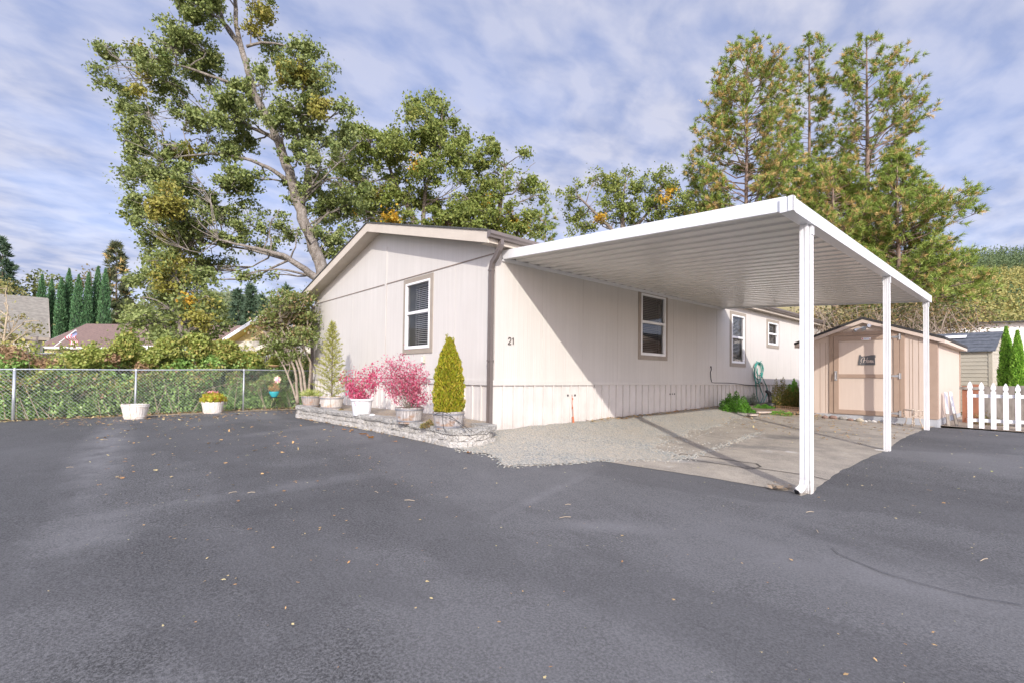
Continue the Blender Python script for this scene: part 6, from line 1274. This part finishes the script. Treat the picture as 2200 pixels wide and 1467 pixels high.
b = MB(); b.add([Qy(0, -.01, z_e+.31), Qy(Lh, -.01, z_e+.31), Qy(Lh, -.01, z_e+.35), Qy(Lh/2, -.01, pkz_), Qy(0, -.01, z_e+.35)], [(0, 1, 2, 3, 4)]); b.build('gable', M_ywall, t)
b = MB()
for s_ in (0, 1):
    xe = -.6 if s_ == 0 else Lh+.6; V = [Qy(xe, -.9, z_e-.1), Qy(Lh/2, -.9, pkz_+.15), Qy(Lh/2, 9, pkz_+.15), Qy(xe, 9, z_e-.1)]; b.add(V+[(x, y, z-.05) for x, y, z in V], [(0, 1, 2, 3), (7, 6, 5, 4), (0, 4, 5, 1), (0, 3, 7, 4)])
b.build('roof', mat('cream_yellow_soffit', (.62, .47, .14), .7), t)
b = MB()
for xe in (-.62, Lh+.62): b.bar(np.array(Qy(xe, -.93, z_e-.12)), np.array(Qy(Lh/2, -.93, pkz_+.13)), .05, .22)
b.build('fascia', M_white, t)
# flag
fb_ = at(118, 744, 36.); ft_ = at(163, 710, 35.4); fg = thing('flag_on_pole', fb_, 'striped red and white flag hanging from an angled white pole on the red-roofed house', 'flag')
b = MB(); b.tube([fb_, ft_], .05, 8); b.build('pole', M_white, fg)
b = MB(); nS, nC = 9, 10; rows = []
hoist0, hoist1 = at(163, 712, 35.4), at(140, 724, 35.6); fly = at(167, 742, 35.5)
for r in range(nS+1):
    f_ = r/nS; a_ = hoist0+(hoist1-hoist0)*f_; e_ = fly+np.array([0, 0, -.1])*f_+(hoist1-hoist0)*f_*.35
    rows.append([a_+(e_-a_)*(c_/nC)+FW*.10*math.sin(c_*1.1+r*.4) for c_ in range(nC+1)])
V = [p for r in rows for p in r]; w_ = nC+1
for r in range(nS):
    for c_ in range(nC): b.add([rows[r][c_], rows[r][c_+1], rows[r+1][c_+1], rows[r+1][c_]], [(0, 1, 2, 3)], 2 if (r < 4 and c_ < 3) else (r % 2))
b.build('cloth', [mat('flag_red', (.55, .10, .12), .7), mat('flag_white', (.75, .72, .74), .7), mat('flag_blue', (.25, .27, .42), .7)], fg)
# dark railing fence beyond brambles, wooden posts
A_ = at(-30, 760, 22.); B_ = at(165, 758, 23.); rl = thing('dark_railing_fence', (A_[0], A_[1], -1), 'dark slatted railing fence seen above the brambles at left', 'fence'); b = MB()
for i in range(56): p = A_+(B_-A_)*i/55; b.box((p[0]-.03, p[1]-.03, -1.1), (p[0]+.03, p[1]+.03, p[2]))
b.build('slats', mat('dark_brown_slat', (.06, .045, .04), .7), rl); b = MB(); b.bar(A_+np.array([0, 0, .0]), B_+np.array([0, 0, .0]), .06, .06); b.build('rail', mat('grey_slate_rail', (.25, .27, .30), .6), rl)
A_ = at(560, 765, 20.); B_ = at(690, 762, 19.); rl = thing('dark_railing_fence', (A_[0], A_[1], -1), 'dark slatted railing fence behind the lilac stems', 'fence'); b = MB()
for i in range(30): p = A_+(B_-A_)*i/29; b.box((p[0]-.025, p[1]-.025, -1.1), (p[0]+.025, p[1]+.025, p[2]))
b.build('slats', bpy.data.materials['dark_brown_slat'], rl); b = MB(); b.bar(A_, B_, .05, .05); b.build('rail', bpy.data.materials['grey_slate_rail'], rl)
for (u, vt, lab) in ((281, 706, 'reddish wooden post left of the hedgerow tree'), (362, 730, 'reddish wooden post half hidden by the hedgerow tree')):
    p = at(u, vt, 24.); b = MB(); b.box((p[0]-.05, p[1]-.05, -1.1), (p[0]+.05, p[1]+.05, p[2])); b.obox(p+np.array([0, 0, .02]), (.065, 0, 0), (0, .065, 0), (0, 0, .015)); tag(b.build('wooden_post', mat('cedar_red', (.36, .17, .10), .8), None, (p[0], p[1], -1.1)), lab, 'post', 'reddish posts in the brambles')
A_ = at(250, 748, 25.); B_ = at(400, 752, 25); b = MB(); b.bar(A_, B_, .5, .35); 
for f_ in (.05, .5, .95): q_ = A_+(B_-A_)*f_; b.box((q_[0]-.06, q_[1]-.06, -1.1), (q_[0]+.06, q_[1]+.06, q_[2]))
tag(b.build('white_awning', M_white, None, (A_[0], A_[1], -1)), 'low white awning roof just above the brambles', 'awning')
# ---------------------------------------------------------------- brambles behind the fence
L_br1 = leafmat('bramble_green', [(.04, .08, .02), (.10, .17, .04), (.17, .25, .08), (.07, .12, .03), (.26, .30, .14)], .55, .25, .9, spec=.3)
L_br2 = leafmat('bramble_yellow_green', [(.15, .18, .04), (.25, .28, .07), (.11, .15, .03), (.33, .29, .09), (.22, .17, .06)], .5, .25, .8)
L_br3 = leafmat('bramble_dead_tan', [(.30, .20, .11), (.20, .12, .07), (.38, .26, .15), (.14, .09, .05)], .7, .2, .8)
# top height of the thicket (metres above ground) at y along the fence, for a given distance behind it
def hedge_top(y, back):
    # photo: silhouette around v 735-790 -> roughly 1.2 m at the fence, higher behind
    n1_ = np.array([mnoise.noise(Vector((float(a)*.7, float(c_)*.7, 1.3)))+.5*mnoise.noise(Vector((float(a)*2.1, float(c_)*2.1, 4.))) for a, c_ in zip(y, back)])
    return 1.08+.15*np.clip(back, 0, 4)+.55*n1_
def thicket(name, n, y0, y1, b0, b1, lo, hi, m, size, lab, asp=.65, zmin=0):
    y = rng.uniform(y0, y1, n); bk = rng.uniform(0, 1, n)**1.5*(b1-b0)+b0; H_ = hedge_top(y, bk); f_ = rng.uniform(lo, hi, n)
    z = zg(FX-.12-bk, y)+H_*f_; x = FX-.12-bk+rng.normal(0, .05, n)
    keep = np.array([mnoise.noise(Vector((float(a)*1.9, float(b_)*1.9, float(c_)*1.9))) > -.28 for a, b_, c_ in zip(x, y, z)])
    P = np.c_[x, y, z][keep]; o = npmesh(name, leaves(P, size, asp, .4, .4), 4, [m] if not isinstance(m, list) else m); tag(o, lab, 'brambles', kind='stuff')
thicket('bramble_thicket', 60000, -13, 4, 0.05, 1.6, .0, 1.0, L_br1, .075, 'dense green bramble leaves growing through the chain-link fence')
thicket('bramble_top', 34000, -13, 4, .1, 4.5, .75, 1.06, L_br2, .085, 'yellow-green bramble canopy above the fence rail')
thicket('dead_brambles', 11000, -13, 4, .1, 4.5, .55, 1.02, L_br3, .085, 'tan dead bramble leaves tangled in the upper thicket')
b = MB()
for i in range(170):
    y = random.uniform(-13, 4); bk = random.uniform(.03, 3.5 if i % 2 else .25); g_ = float(zg(FX-bk, y)); H_ = random.uniform(.5, 1.25)+.12*bk; dy = random.uniform(-1.2, 1.2)
    b.tube([(FX-bk, y, g_), (FX-bk-.1, y+dy*.3, g_+H_*.8), (FX-bk+random.uniform(-.2, .1)*(bk > .3), y+dy*.7, g_+H_), (FX-bk-.15, y+dy, g_+H_*.6)], [.009, .007, .005, .003], 4, cap=False)
tag(b.build('bramble_canes', M_straw, None), 'pale bare bramble canes arching through the thicket', 'brambles', kind='stuff')
# rounded mounds and upright sprays that break the skyline of the thicket
def mounds(name, lst, m, n, lf, lab, gate=-.12):
    PP = []
    for (u, v, ru, rv, d) in lst:
        d = 16.24/(.7426+.67*(PX-u)/F); d = d+.15+ru*d/F; k_ = d/F; c_ = at(u, v, d); q = in_ball(n); q[:, 2] = q[:, 2]; w3 = c_+q[:, :1]*RT*ru*k_+q[:, 1:2]*FW*ru*k_*.8+q[:, 2:3]*np.array([0, 0, 1.])*rv*k_
        kk_ = np.array([mnoise.noise(Vector((float(a)*2.3, float(b_)*2.3, float(c2)*2.3))) > gate for a, b_, c2 in w3]); PP.append(w3[kk_])
    tag(npmesh(name, leaves(np.concatenate(PP), lf, .65, .4, .4), 4, [m]), lab, 'brambles', kind='stuff')
mounds('bramble_mounds', [(170, 782, 40, 26, 14), (215, 762, 34, 30, 14), (265, 748, 36, 36, 14.5), (320, 768, 34, 26, 14.2), (365, 752, 34, 30, 14.2), (480, 758, 36, 30, 15.), (530, 776, 34, 22, 15.), (580, 768, 30, 24, 15.2), (60, 800, 50, 22, 13.2), (420, 745, 32, 30, 15)], L_br2, 3600, .085, 'rounded yellow-green bramble mounds rising above the fence')
mounds('green_mounds', [(230, 790, 50, 26, 13.6), (370, 775, 50, 34, 14), (445, 780, 45, 30, 14.2), (520, 780, 45, 26, 14.6), (600, 790, 40, 30, 14.), (120, 800, 50, 22, 13.), (20, 790, 50, 30, 13)], L_br1, 3600, .085, 'fresh green bramble mounds rising above the fence')
mounds('dead_mounds', [(300, 785, 45, 24, 13.8), (20, 775, 55, 34, 13.2), (90, 790, 50, 22, 13.), (230, 775, 30, 24, 13.5)], L_br3, 2400, .08, 'tan dead bramble patches above the fence rail', -.05)
b = MB(); PP = []
for i in range(230):
    y = random.uniform(-12, 3.5); bk = random.uniform(.2, 3.); g_ = float(zg(FX-bk, y)); z0 = g_+1.0+.18*bk; dy = random.uniform(-.7, .7); L_ = random.uniform(.25, .75)
    P_ = [np.array([FX-bk, y, z0]), np.array([FX-bk, y+dy*.3, z0+L_*.8]), np.array([FX-bk-.1, y+dy*.75, z0+L_]), np.array([FX-bk-.1, y+dy*1.2, z0+L_*.75])]; b.tube(P_, [.006, .005, .004, .002], 3, cap=False)
    for k_ in range(26): f_ = random.uniform(.2, 2.99); j = int(f_); PP.append(P_[j]+(P_[j+1]-P_[j])*(f_-j)+rng.normal(size=3)*.05)
tag(b.build('shoot_stems', M_twig, None), 'thin stems of bramble shoots above the thicket', 'brambles', kind='stuff')
tag(npmesh('bramble_shoots', leaves(np.array(PP), .085, .6, .4, .4), 4, [L_br2]), 'leafy arching bramble shoots standing above the thicket', 'brambles', kind='stuff')
# dark leafy mass inside so that the thicket is deep: denser inner leaves
n = 26000; y = rng.uniform(-14, 5, n); bk = rng.uniform(.5, 4.5, n); H_ = hedge_top(y, bk); P = np.c_[FX-bk, y, zg(FX-bk, y)+H_*rng.uniform(0, .85, n)]
tag(npmesh('inner_brambles', leaves(P, .16, .7, .4), 4, [L_br1]), 'shaded inner leaves of the bramble thicket', 'brambles', kind='stuff')
#@@HILL
# ---------------------------------------------------------------- hill on the right, far ridge on the left
def hill(name, line, d0, d1, m, zb_=-2):
    """ridge line given as (u,v); slope rises from d0 to d1"""
    nU, nD = 60, 26; us = np.linspace(line[0][0], line[-1][0], nU); vs = np.interp(us, [p[0] for p in line], [p[1] for p in line]); V = []
    for j in range(nD+1):
        f_ = j/nD; d = d0+(d1-d0)*f_
        for u, v in zip(us, vs):
            tp_ = at(u, v, d1)[2]; q = at(u, 800, d); z = zb_+(tp_-zb_)*(f_**.85)+4*mnoise.noise(Vector((q[0]*.02, q[1]*.02, 0)))*min(1, f_*3)*(1-f_*.6); V.append((q[0], q[1], z))
    for u, v in zip(us, vs): q = at(u, 800, d1*1.5); V.append((q[0], q[1], zb_))
    w_ = nU; Fc = [(j*w_+i, j*w_+i+1, (j+1)*w_+i+1, (j+1)*w_+i) for j in range(nD+1) for i in range(nU-1)]
    me = bpy.data.meshes.new(name); me.from_pydata([tuple(map(float, p)) for p in V], [], Fc); me.update(); struct(finish(name, me, m, None, (0, 0, 0), None, True)); return np.array(V)[:(nD+1)*nU].reshape(nD+1, nU, 3)
M_hill = mat('dry_hill_ground', (.34, .27, .12), .95, (.22, .20, .08), .05)
g1_ = hill('hill', [(1500, 640), (1700, 600), (1900, 580), (2030, 571), (2100, 566), (2200, 560), (2350, 540), (2600, 520)], 210, 640, M_hill)
def scatter(grid, n, jlo, jhi, size, leafn, m, lab, name, tall=1., leafs=.9, wide=1., umin=0, umax=1):
    nD, nU, _ = grid.shape; jj = rng.uniform(jlo, jhi, n)*(nD-1.001); ii = rng.uniform(umin, umax, n)*(nU-1.001); j0 = jj.astype(int); i0 = ii.astype(int); fj = (jj-j0)[:, None]; fi = (ii-i0)[:, None]
    P = (grid[j0, i0]*(1-fj)+grid[j0+1, i0]*fj)*(1-fi)+(grid[j0, i0+1]*(1-fj)+grid[j0+1, i0+1]*fj)*fi; sz = size*rng.uniform(.6, 1.3, n)
    q = rng.normal(size=(n, leafn, 3)); 
    if tall > 1.5:
        h_ = rng.uniform(0, 1, (n, leafn)); rad = (1-h_)*.32; a = rng.uniform(0, 6.28, (n, leafn)); q = np.stack([rad*np.cos(a), rad*np.sin(a), h_*tall], -1)
    else: q = q*np.array([.42*wide, .42*wide, .34]); q[..., 2] = np.abs(q[..., 2])+.1
    C_ = (P[:, None, :]+q*sz[:, None, None]).reshape(-1, 3); o = npmesh(name, leaves(C_, leafs, .8, .4, .5), 4, [m]); tag(o, lab, 'woodland', kind='stuff')
scatter(g1_, 9000, .0, .72, 6.5, 26, leafmat('hill_shrub', [(.30, .27, .07), (.40, .33, .10), (.22, .25, .07), (.42, .36, .13), (.13, .17, .05), (.38, .25, .08)], .7, .15, .025), 'golden and olive oak scrub covering the hillside', 'hill_scrub', leafs=1.5, umin=.3)
scatter(g1_, 2600, .68, 1., 11., 34, leafmat('hill_conifer', [(.06, .10, .045), (.10, .14, .06), (.14, .17, .07)], .7, .1, .02), 'dark conifer forest along the hilltop', 'hilltop_forest', tall=1.7, leafs=1.3, umin=.2)
scatter(g1_, 60, .1, .6, 11., 60, bpy.data.materials['hill_conifer'], 'scattered dark conifers on the golden hillside', 'hill_conifers', tall=1.6, leafs=1.4)
g2_ = hill('left_ridge', [(-700, 700), (-200, 690), (100, 700), (300, 680), (430, 648), (480, 640), (560, 655), (700, 690), (900, 700)], 120, 520, mat('far_ridge', (.14, .16, .09), .95, (.10, .13, .07), .03))
scatter(g2_, 1500, .3, 1., 11., 22, leafmat('ridge_forest_leaf', [(.11, .15, .08), (.15, .18, .09), (.18, .19, .10)], .7, .1, .02), 'hazy green forest on the distant left ridge', 'ridge_forest', tall=1.2, leafs=2.6)
#@@LEAVES
# ---------------------------------------------------------------- fallen leaves, pebbles, twigs
def flat_leaves(P, size, m, name, lab, cat='leaves', up=6.):
    """small lobed leaves lying nearly flat, each a nine-cornered polygon with curled rim"""
    P = np.array(P); dd_ = np.linalg.norm(P-CAM, axis=1); size = size*np.clip(dd_/8, .42, 1.3); n = len(P); K = 9; a = unit(np.c_[rng.normal(size=(n, 2)), rng.normal(size=n)*.12]); nz = unit(np.c_[rng.normal(size=(n, 2))*.22, np.ones(n)]); b_ = unit(np.cross(nz, a)); s = (size*rng.uniform(.35, 1.3, n))[:, None]*.5
    V = []; asp = rng.uniform(.35, .8, n)[:, None]; curl = rng.uniform(.0, .5, n)[:, None]
    for k in range(K):
        an = 2*math.pi*k/K; rr = (1. if k % 2 == 0 else .62)*rng.uniform(.75, 1.1, n)[:, None]; V.append(P+a*s*rr*math.cos(an)+b_*s*asp*rr*math.sin(an)+np.array([0, 0, 1.])*s*curl*rng.uniform(0, 1, (n, 1)))
    tag(npmesh(name, np.stack(V, 1).reshape(-1, 3), K, [m]), lab, cat, kind='stuff')
L_fall = leafmat('fallen_leaf', [(.45, .25, .10), (.60, .40, .18), (.35, .18, .08), (.62, .52, .26), (.28, .14, .07)], .7, .1)
def gxy(n, x0, x1, y0, y1, lift=.012):
    x = rng.uniform(x0, x1, n); y = rng.uniform(y0, y1, n); return np.c_[x, y, zg(x, y)+lift]
Ps = [gxy(480, -9.2, 8, -5.3, -1.8), gxy(70, 4, 12, -4, 9), gxy(420, 1.2, 4.7, 5.2, 9.7, .02), gxy(420, -9.4, -7.2, -6, 0), gxy(700, -9.7, -8.95, -9, 0, .02)]
# drift along the foot of the retaining wall, and against the skirting
S = resample(path[3:9], .03); n = 120; idx = rng.integers(0, len(S), n); Ps.append(np.c_[S[idx]+np.c_[rng.normal(0, .04, n), -np.abs(rng.normal(.06, .06, n))], zg(S[idx, 0], S[idx, 1])+.015])
n = 420; y = rng.uniform(2.5, 9.3, n); x = np.abs(rng.normal(.1, .10, n))+.03; Ps.append(np.c_[x, y, zg(x, y)+mound(x, y)+.02])
n = 300; x = rng.uniform(1.2, 2.6, n); y = rng.uniform(8.4, 9.7, n); Ps.append(np.c_[x, y, zg(x, y)+.05])
flat_leaves(np.concatenate(Ps), .058, L_fall, 'fallen_leaves', 'small tan and orange fallen leaves scattered over the asphalt, paving and bed edges')
P = gxy(1500, -9.2, 11, -5.6, 9); flat_leaves(P, .03, leafmat('leaf_crumb', [(.6, .55, .35), (.5, .4, .2), (.3, .35, .12)], .7, .1), 'leaf_crumbs', 'tiny pale leaf fragments dotted over the asphalt')
P = G(1676, 1046, .03)+rng.normal(size=(16, 3))*np.array([.07, .07, .012]); flat_leaves(P, .16, leafmat('curled_dry_leaf', [(.38, .27, .17), (.48, .37, .26)], .8, .1), 'curled_leaves', 'clump of curled dry brown leaves at the foot of the near carport post')
L_or = leafmat('orange_leaf', [(.55, .20, .04), (.65, .30, .06)], .7, .2)
P = np.array([G(u, v, .02) for u, v in ((740, 922), (755, 925), (793, 936), (797, 938), (738, 921), (752, 926), (782, 932), (790, 934), (1007, 972), (848, 948), (715, 917))]); flat_leaves(P, .12, L_or, 'orange_leaves', 'orange leaves lying at the foot of the block wall')
b = MB()
for i in range(22):
    q = gxy(1, -8.5, 9, -5, 3, .012)[0] if i > 8 else G((225, 540, 860, 880, 1000, 1220, 1740, 500, 150)[i], (944, 1057, 972, 1074, 1005, 1083, 1099, 1057, 1003)[i], .012); a = random.uniform(0, 3.14); L_ = random.uniform(.025, .06); b.tube([q-np.array([math.cos(a), math.sin(a), 0])*L_, q+np.array([0, 0, .006]), q+np.array([math.cos(a), math.sin(a), 0])*L_], .003, 4)
tag(b.build('twigs', M_straw, None), 'short tan twigs scattered on the asphalt', 'twigs', kind='stuff')
# pebbles on the gravel
n = 14000; x = rng.uniform(0, 1, n)**1.3*3.2+.03; y = rng.uniform(-1.2, 9.3, n); hgt = mound(x, y); keep = (hgt > -.004+rng.exponential(.012, n)*-1) & (x < 3.1-.16*y) & (x-y < 1.70+np.abs(rng.normal(0, .05, n))) & ~((y < -.1) & (x < .5)); x, y, hgt = x[keep], y[keep], hgt[keep]
fl_ = resample([tuple(q_) for q_ in gp[1:9]], .02); ix_ = rng.integers(0, len(fl_), 900); x = np.r_[x, fl_[ix_, 0]+rng.normal(0, .05, 900)+.02]; y = np.r_[y, fl_[ix_, 1]+rng.normal(0, .05, 900)-.02]; hgt = np.r_[hgt, np.full(900, .003)]; n = len(x)
oct_ = np.array([(1, 0, 0), (0, 1, 0), (-1, 0, 0), (0, -1, 0), (0, 0, .7)]); tri = [(0, 1, 4), (1, 2, 4), (2, 3, 4), (3, 0, 4)]
s = rng.uniform(.007, .021, n); rot = rng.uniform(0, 6.28, n); base_ = np.c_[x, y, zg(x, y)+np.maximum(hgt, .002)+.004]
cr, sr_ = np.cos(rot), np.sin(rot); V = []
for tr_ in tri:
    for vi in tr_:
        ox, oy_, oz = oct_[vi]; ox = ox*1.3; V.append(base_+np.c_[(ox*cr-oy_*sr_)*s, (ox*sr_+oy_*cr)*s, oz*s])
V = np.stack(V, 1).reshape(-1, 3); o = npmesh('pebbles', V, 3, [leafmat('pebble_stone', [tuple(x*.8 for x in q_) for q_ in PAL_gr], .8, 0., 0)]); tag(o, 'loose blue-grey and cream pebbles on the gravel bed', 'gravel', kind='stuff')
# stains on the old paving: thin painted-on damp lines
M_st_ = mat('damp_stain', (.10, .085, .07), .9, (.16, .14, .12), 14)
# stains are real marks: thin ribbons lying on the paving
def ribbon(pts, w_, name='water_stain'):
    P = [G(u, v) for u, v in pts]; q = []
    for i in range(len(P)-1):
        for k_ in range(6): f_ = k_/6; q.append(P[i]+(P[i+1]-P[i])*f_)
    q.append(P[-1]); b = MB(); V = []
    for i, p in enumerate(q):
        d = q[min(i+1, len(q)-1)]-q[max(i-1, 0)]; nn = np.array([-d[1], d[0], 0])/(np.linalg.norm(d[:2])+1e-9); ww = w_*(.6+.7*abs(mnoise.noise(Vector((i*.37, w_*90, 0)))))*(.3 if i in (0, len(q)-1) else 1)
        z = float(zg(p[0], p[1]))+.0105; V += [(p[0]+nn[0]*ww, p[1]+nn[1]*ww, z), (p[0]-nn[0]*ww, p[1]-nn[1]*ww, z)]
    b.add(V, [(2*i, 2*i+1, 2*i+3, 2*i+2) for i in range(len(q)-1)]); struct(b.build(name, M_st_, None))
M_st_ = mat('dark_damp_stain', (.06, .052, .045), .8, (.10, .085, .075), 14)
ribbon([(1330, 984), (1370, 986), (1420, 979), (1445, 981), (1465, 975), (1540, 984), (1590, 992), (1625, 996), (1634, 1003), (1615, 1008), (1570, 1000), (1500, 990), (1445, 981)], .019)
ribbon([(1600, 1002), (1640, 1008), (1690, 1015), (1740, 1022), (1780, 1032)], .018)
tar = M_st_; M_st_ = mat('tar_seam', (.065, .065, .067), .8, (.11, .11, .113), 10)
ribbon([(1786, 1176), (1800, 1190), (1838, 1206), (1900, 1232), (1990, 1258), (2090, 1284), (2200, 1302)], .0055, 'tar_seam')
#@@LIGHT
# ---------------------------------------------------------------- light, sky
SUN_AZ = np.array([.805, -.593]); EL = R(25.3)
sd = Vector((SUN_AZ[0]*math.cos(EL), SUN_AZ[1]*math.cos(EL), math.sin(EL)))
l = bpy.data.lights.new('sun', 'SUN'); l.energy = 2.5; l.angle = R(.6); l.color = (1, .945, .87)
lo = bpy.data.objects.new('sun', l); C.objects.link(lo); lo.rotation_euler = sd.to_track_quat('Z', 'Y').to_euler()
wd = bpy.data.worlds.new('World'); bpy.context.scene.world = wd; wd.use_nodes = True; t = wd.node_tree; bg = t.nodes['Background']
sky = t.nodes.new('ShaderNodeTexSky'); sky.sky_type = 'NISHITA'; sky.sun_disc = False; sky.sun_elevation = EL; sky.sun_rotation = math.atan2(SUN_AZ[0], SUN_AZ[1]); sky.air_density = 1.0; sky.dust_density = .6; sky.ozone_density = 1.5
tc = t.nodes.new('ShaderNodeTexCoord'); sp = t.nodes.new('ShaderNodeSeparateXYZ'); t.links.new(tc.outputs['Generated'], sp.inputs[0])
mx = t.nodes.new('ShaderNodeMath'); mx.operation = 'MAXIMUM'; mx.inputs[1].default_value = .0; t.links.new(sp.outputs[2], mx.inputs[0])
ad = t.nodes.new('ShaderNodeMath'); ad.operation = 'ADD'; ad.inputs[1].default_value = .16; t.links.new(mx.outputs[0], ad.inputs[0])
cb = t.nodes.new('ShaderNodeCombineXYZ')
for i in (0, 1):
    dv = t.nodes.new('ShaderNodeMath'); dv.operation = 'DIVIDE'; t.links.new(sp.outputs[i], dv.inputs[0]); t.links.new(ad.outputs[0], dv.inputs[1]); t.links.new(dv.outputs[0], cb.inputs[i])
mp = t.nodes.new('ShaderNodeMapping'); mp.inputs['Rotation'].default_value = (0, 0, R(30)); mp.inputs['Scale'].default_value = (1.15, .8, 1); t.links.new(cb.outputs[0], mp.inputs[0])
n1 = t.nodes.new('ShaderNodeTexNoise'); n1.inputs['Scale'].default_value = 1.3; n1.inputs['Detail'].default_value = 7; n1.inputs['Roughness'].default_value = .56; n1.inputs['Distortion'].default_value = .1; t.links.new(mp.outputs[0], n1.inputs['Vector'])
r1_ = t.nodes.new('ShaderNodeValToRGB'); e = r1_.color_ramp.elements; e[0].position = .40; e[0].color = (0.12, 0.12, 0.12, 1); e[1].position = .60; e[1].color = (1, 1, 1, 1); t.links.new(n1.outputs[0], r1_.inputs[0])
n2 = t.nodes.new('ShaderNodeTexNoise'); n2.inputs['Scale'].default_value = 3.2; n2.inputs['Detail'].default_value = 5; t.links.new(mp.outputs[0], n2.inputs['Vector'])
cc = t.nodes.new('ShaderNodeMix'); cc.data_type = 'RGBA'; cc.inputs[6].default_value = (1.55, 1.80, 2.70, 1); cc.inputs[7].default_value = (2.6, 2.66, 3.2, 1)
n2.inputs['Scale'].default_value = 8.5; n2.inputs['Detail'].default_value = 6; n2.inputs['Distortion'].default_value = .2
r2_ = t.nodes.new('ShaderNodeMapRange'); r2_.inputs[1].default_value = .34; r2_.inputs[2].default_value = .62; t.links.new(n2.outputs[0], r2_.inputs[0]); t.links.new(r2_.outputs[0], cc.inputs[0])
cov = t.nodes.new('ShaderNodeMapRange'); cov.inputs[1].default_value = 0; cov.inputs[2].default_value = 1; cov.inputs[3].default_value = .62; cov.inputs[4].default_value = .95; t.links.new(r1_.outputs[0], cov.inputs[0])
tint = t.nodes.new('ShaderNodeMix'); tint.data_type = 'RGBA'; tint.blend_type = 'MULTIPLY'; tint.inputs[0].default_value = 1; tint.inputs[7].default_value = (1.1, .92, 1., 1); t.links.new(sky.outputs[0], tint.inputs[6])
fin0 = t.nodes.new('ShaderNodeMix'); fin0.data_type = 'RGBA'; t.links.new(cov.outputs[0], fin0.inputs[0]); t.links.new(tint.outputs[2], fin0.inputs[6]); t.links.new(cc.outputs[2], fin0.inputs[7])
# clouds scatter forward: unseen sun side of the sky boosted as fill light
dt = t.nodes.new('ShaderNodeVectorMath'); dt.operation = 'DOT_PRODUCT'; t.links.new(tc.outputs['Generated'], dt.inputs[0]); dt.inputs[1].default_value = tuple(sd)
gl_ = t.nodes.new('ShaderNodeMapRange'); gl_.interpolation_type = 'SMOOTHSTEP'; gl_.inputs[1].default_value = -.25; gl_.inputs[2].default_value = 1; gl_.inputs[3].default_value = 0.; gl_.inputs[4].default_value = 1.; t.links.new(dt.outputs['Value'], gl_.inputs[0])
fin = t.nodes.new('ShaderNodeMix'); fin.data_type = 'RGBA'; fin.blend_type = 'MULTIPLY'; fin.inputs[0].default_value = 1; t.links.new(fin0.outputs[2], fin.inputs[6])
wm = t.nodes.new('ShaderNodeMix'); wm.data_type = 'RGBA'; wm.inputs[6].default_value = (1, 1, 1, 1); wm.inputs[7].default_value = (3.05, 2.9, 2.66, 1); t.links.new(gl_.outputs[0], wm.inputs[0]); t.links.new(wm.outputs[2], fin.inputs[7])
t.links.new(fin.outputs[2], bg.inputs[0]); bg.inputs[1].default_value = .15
sc = bpy.context.scene
sc.view_settings.view_transform = 'Standard'; sc.view_settings.look = 'None'; sc.view_settings.gamma = 1; sc.view_settings.use_curve_mapping = False; sc.view_settings.exposure = .8
sc.cycles.max_bounces = 6; sc.cycles.transparent_max_bounces = 12; sc.cycles.use_denoising = True
for o in bpy.data.objects:
    if '_org' in o: del o['_org']
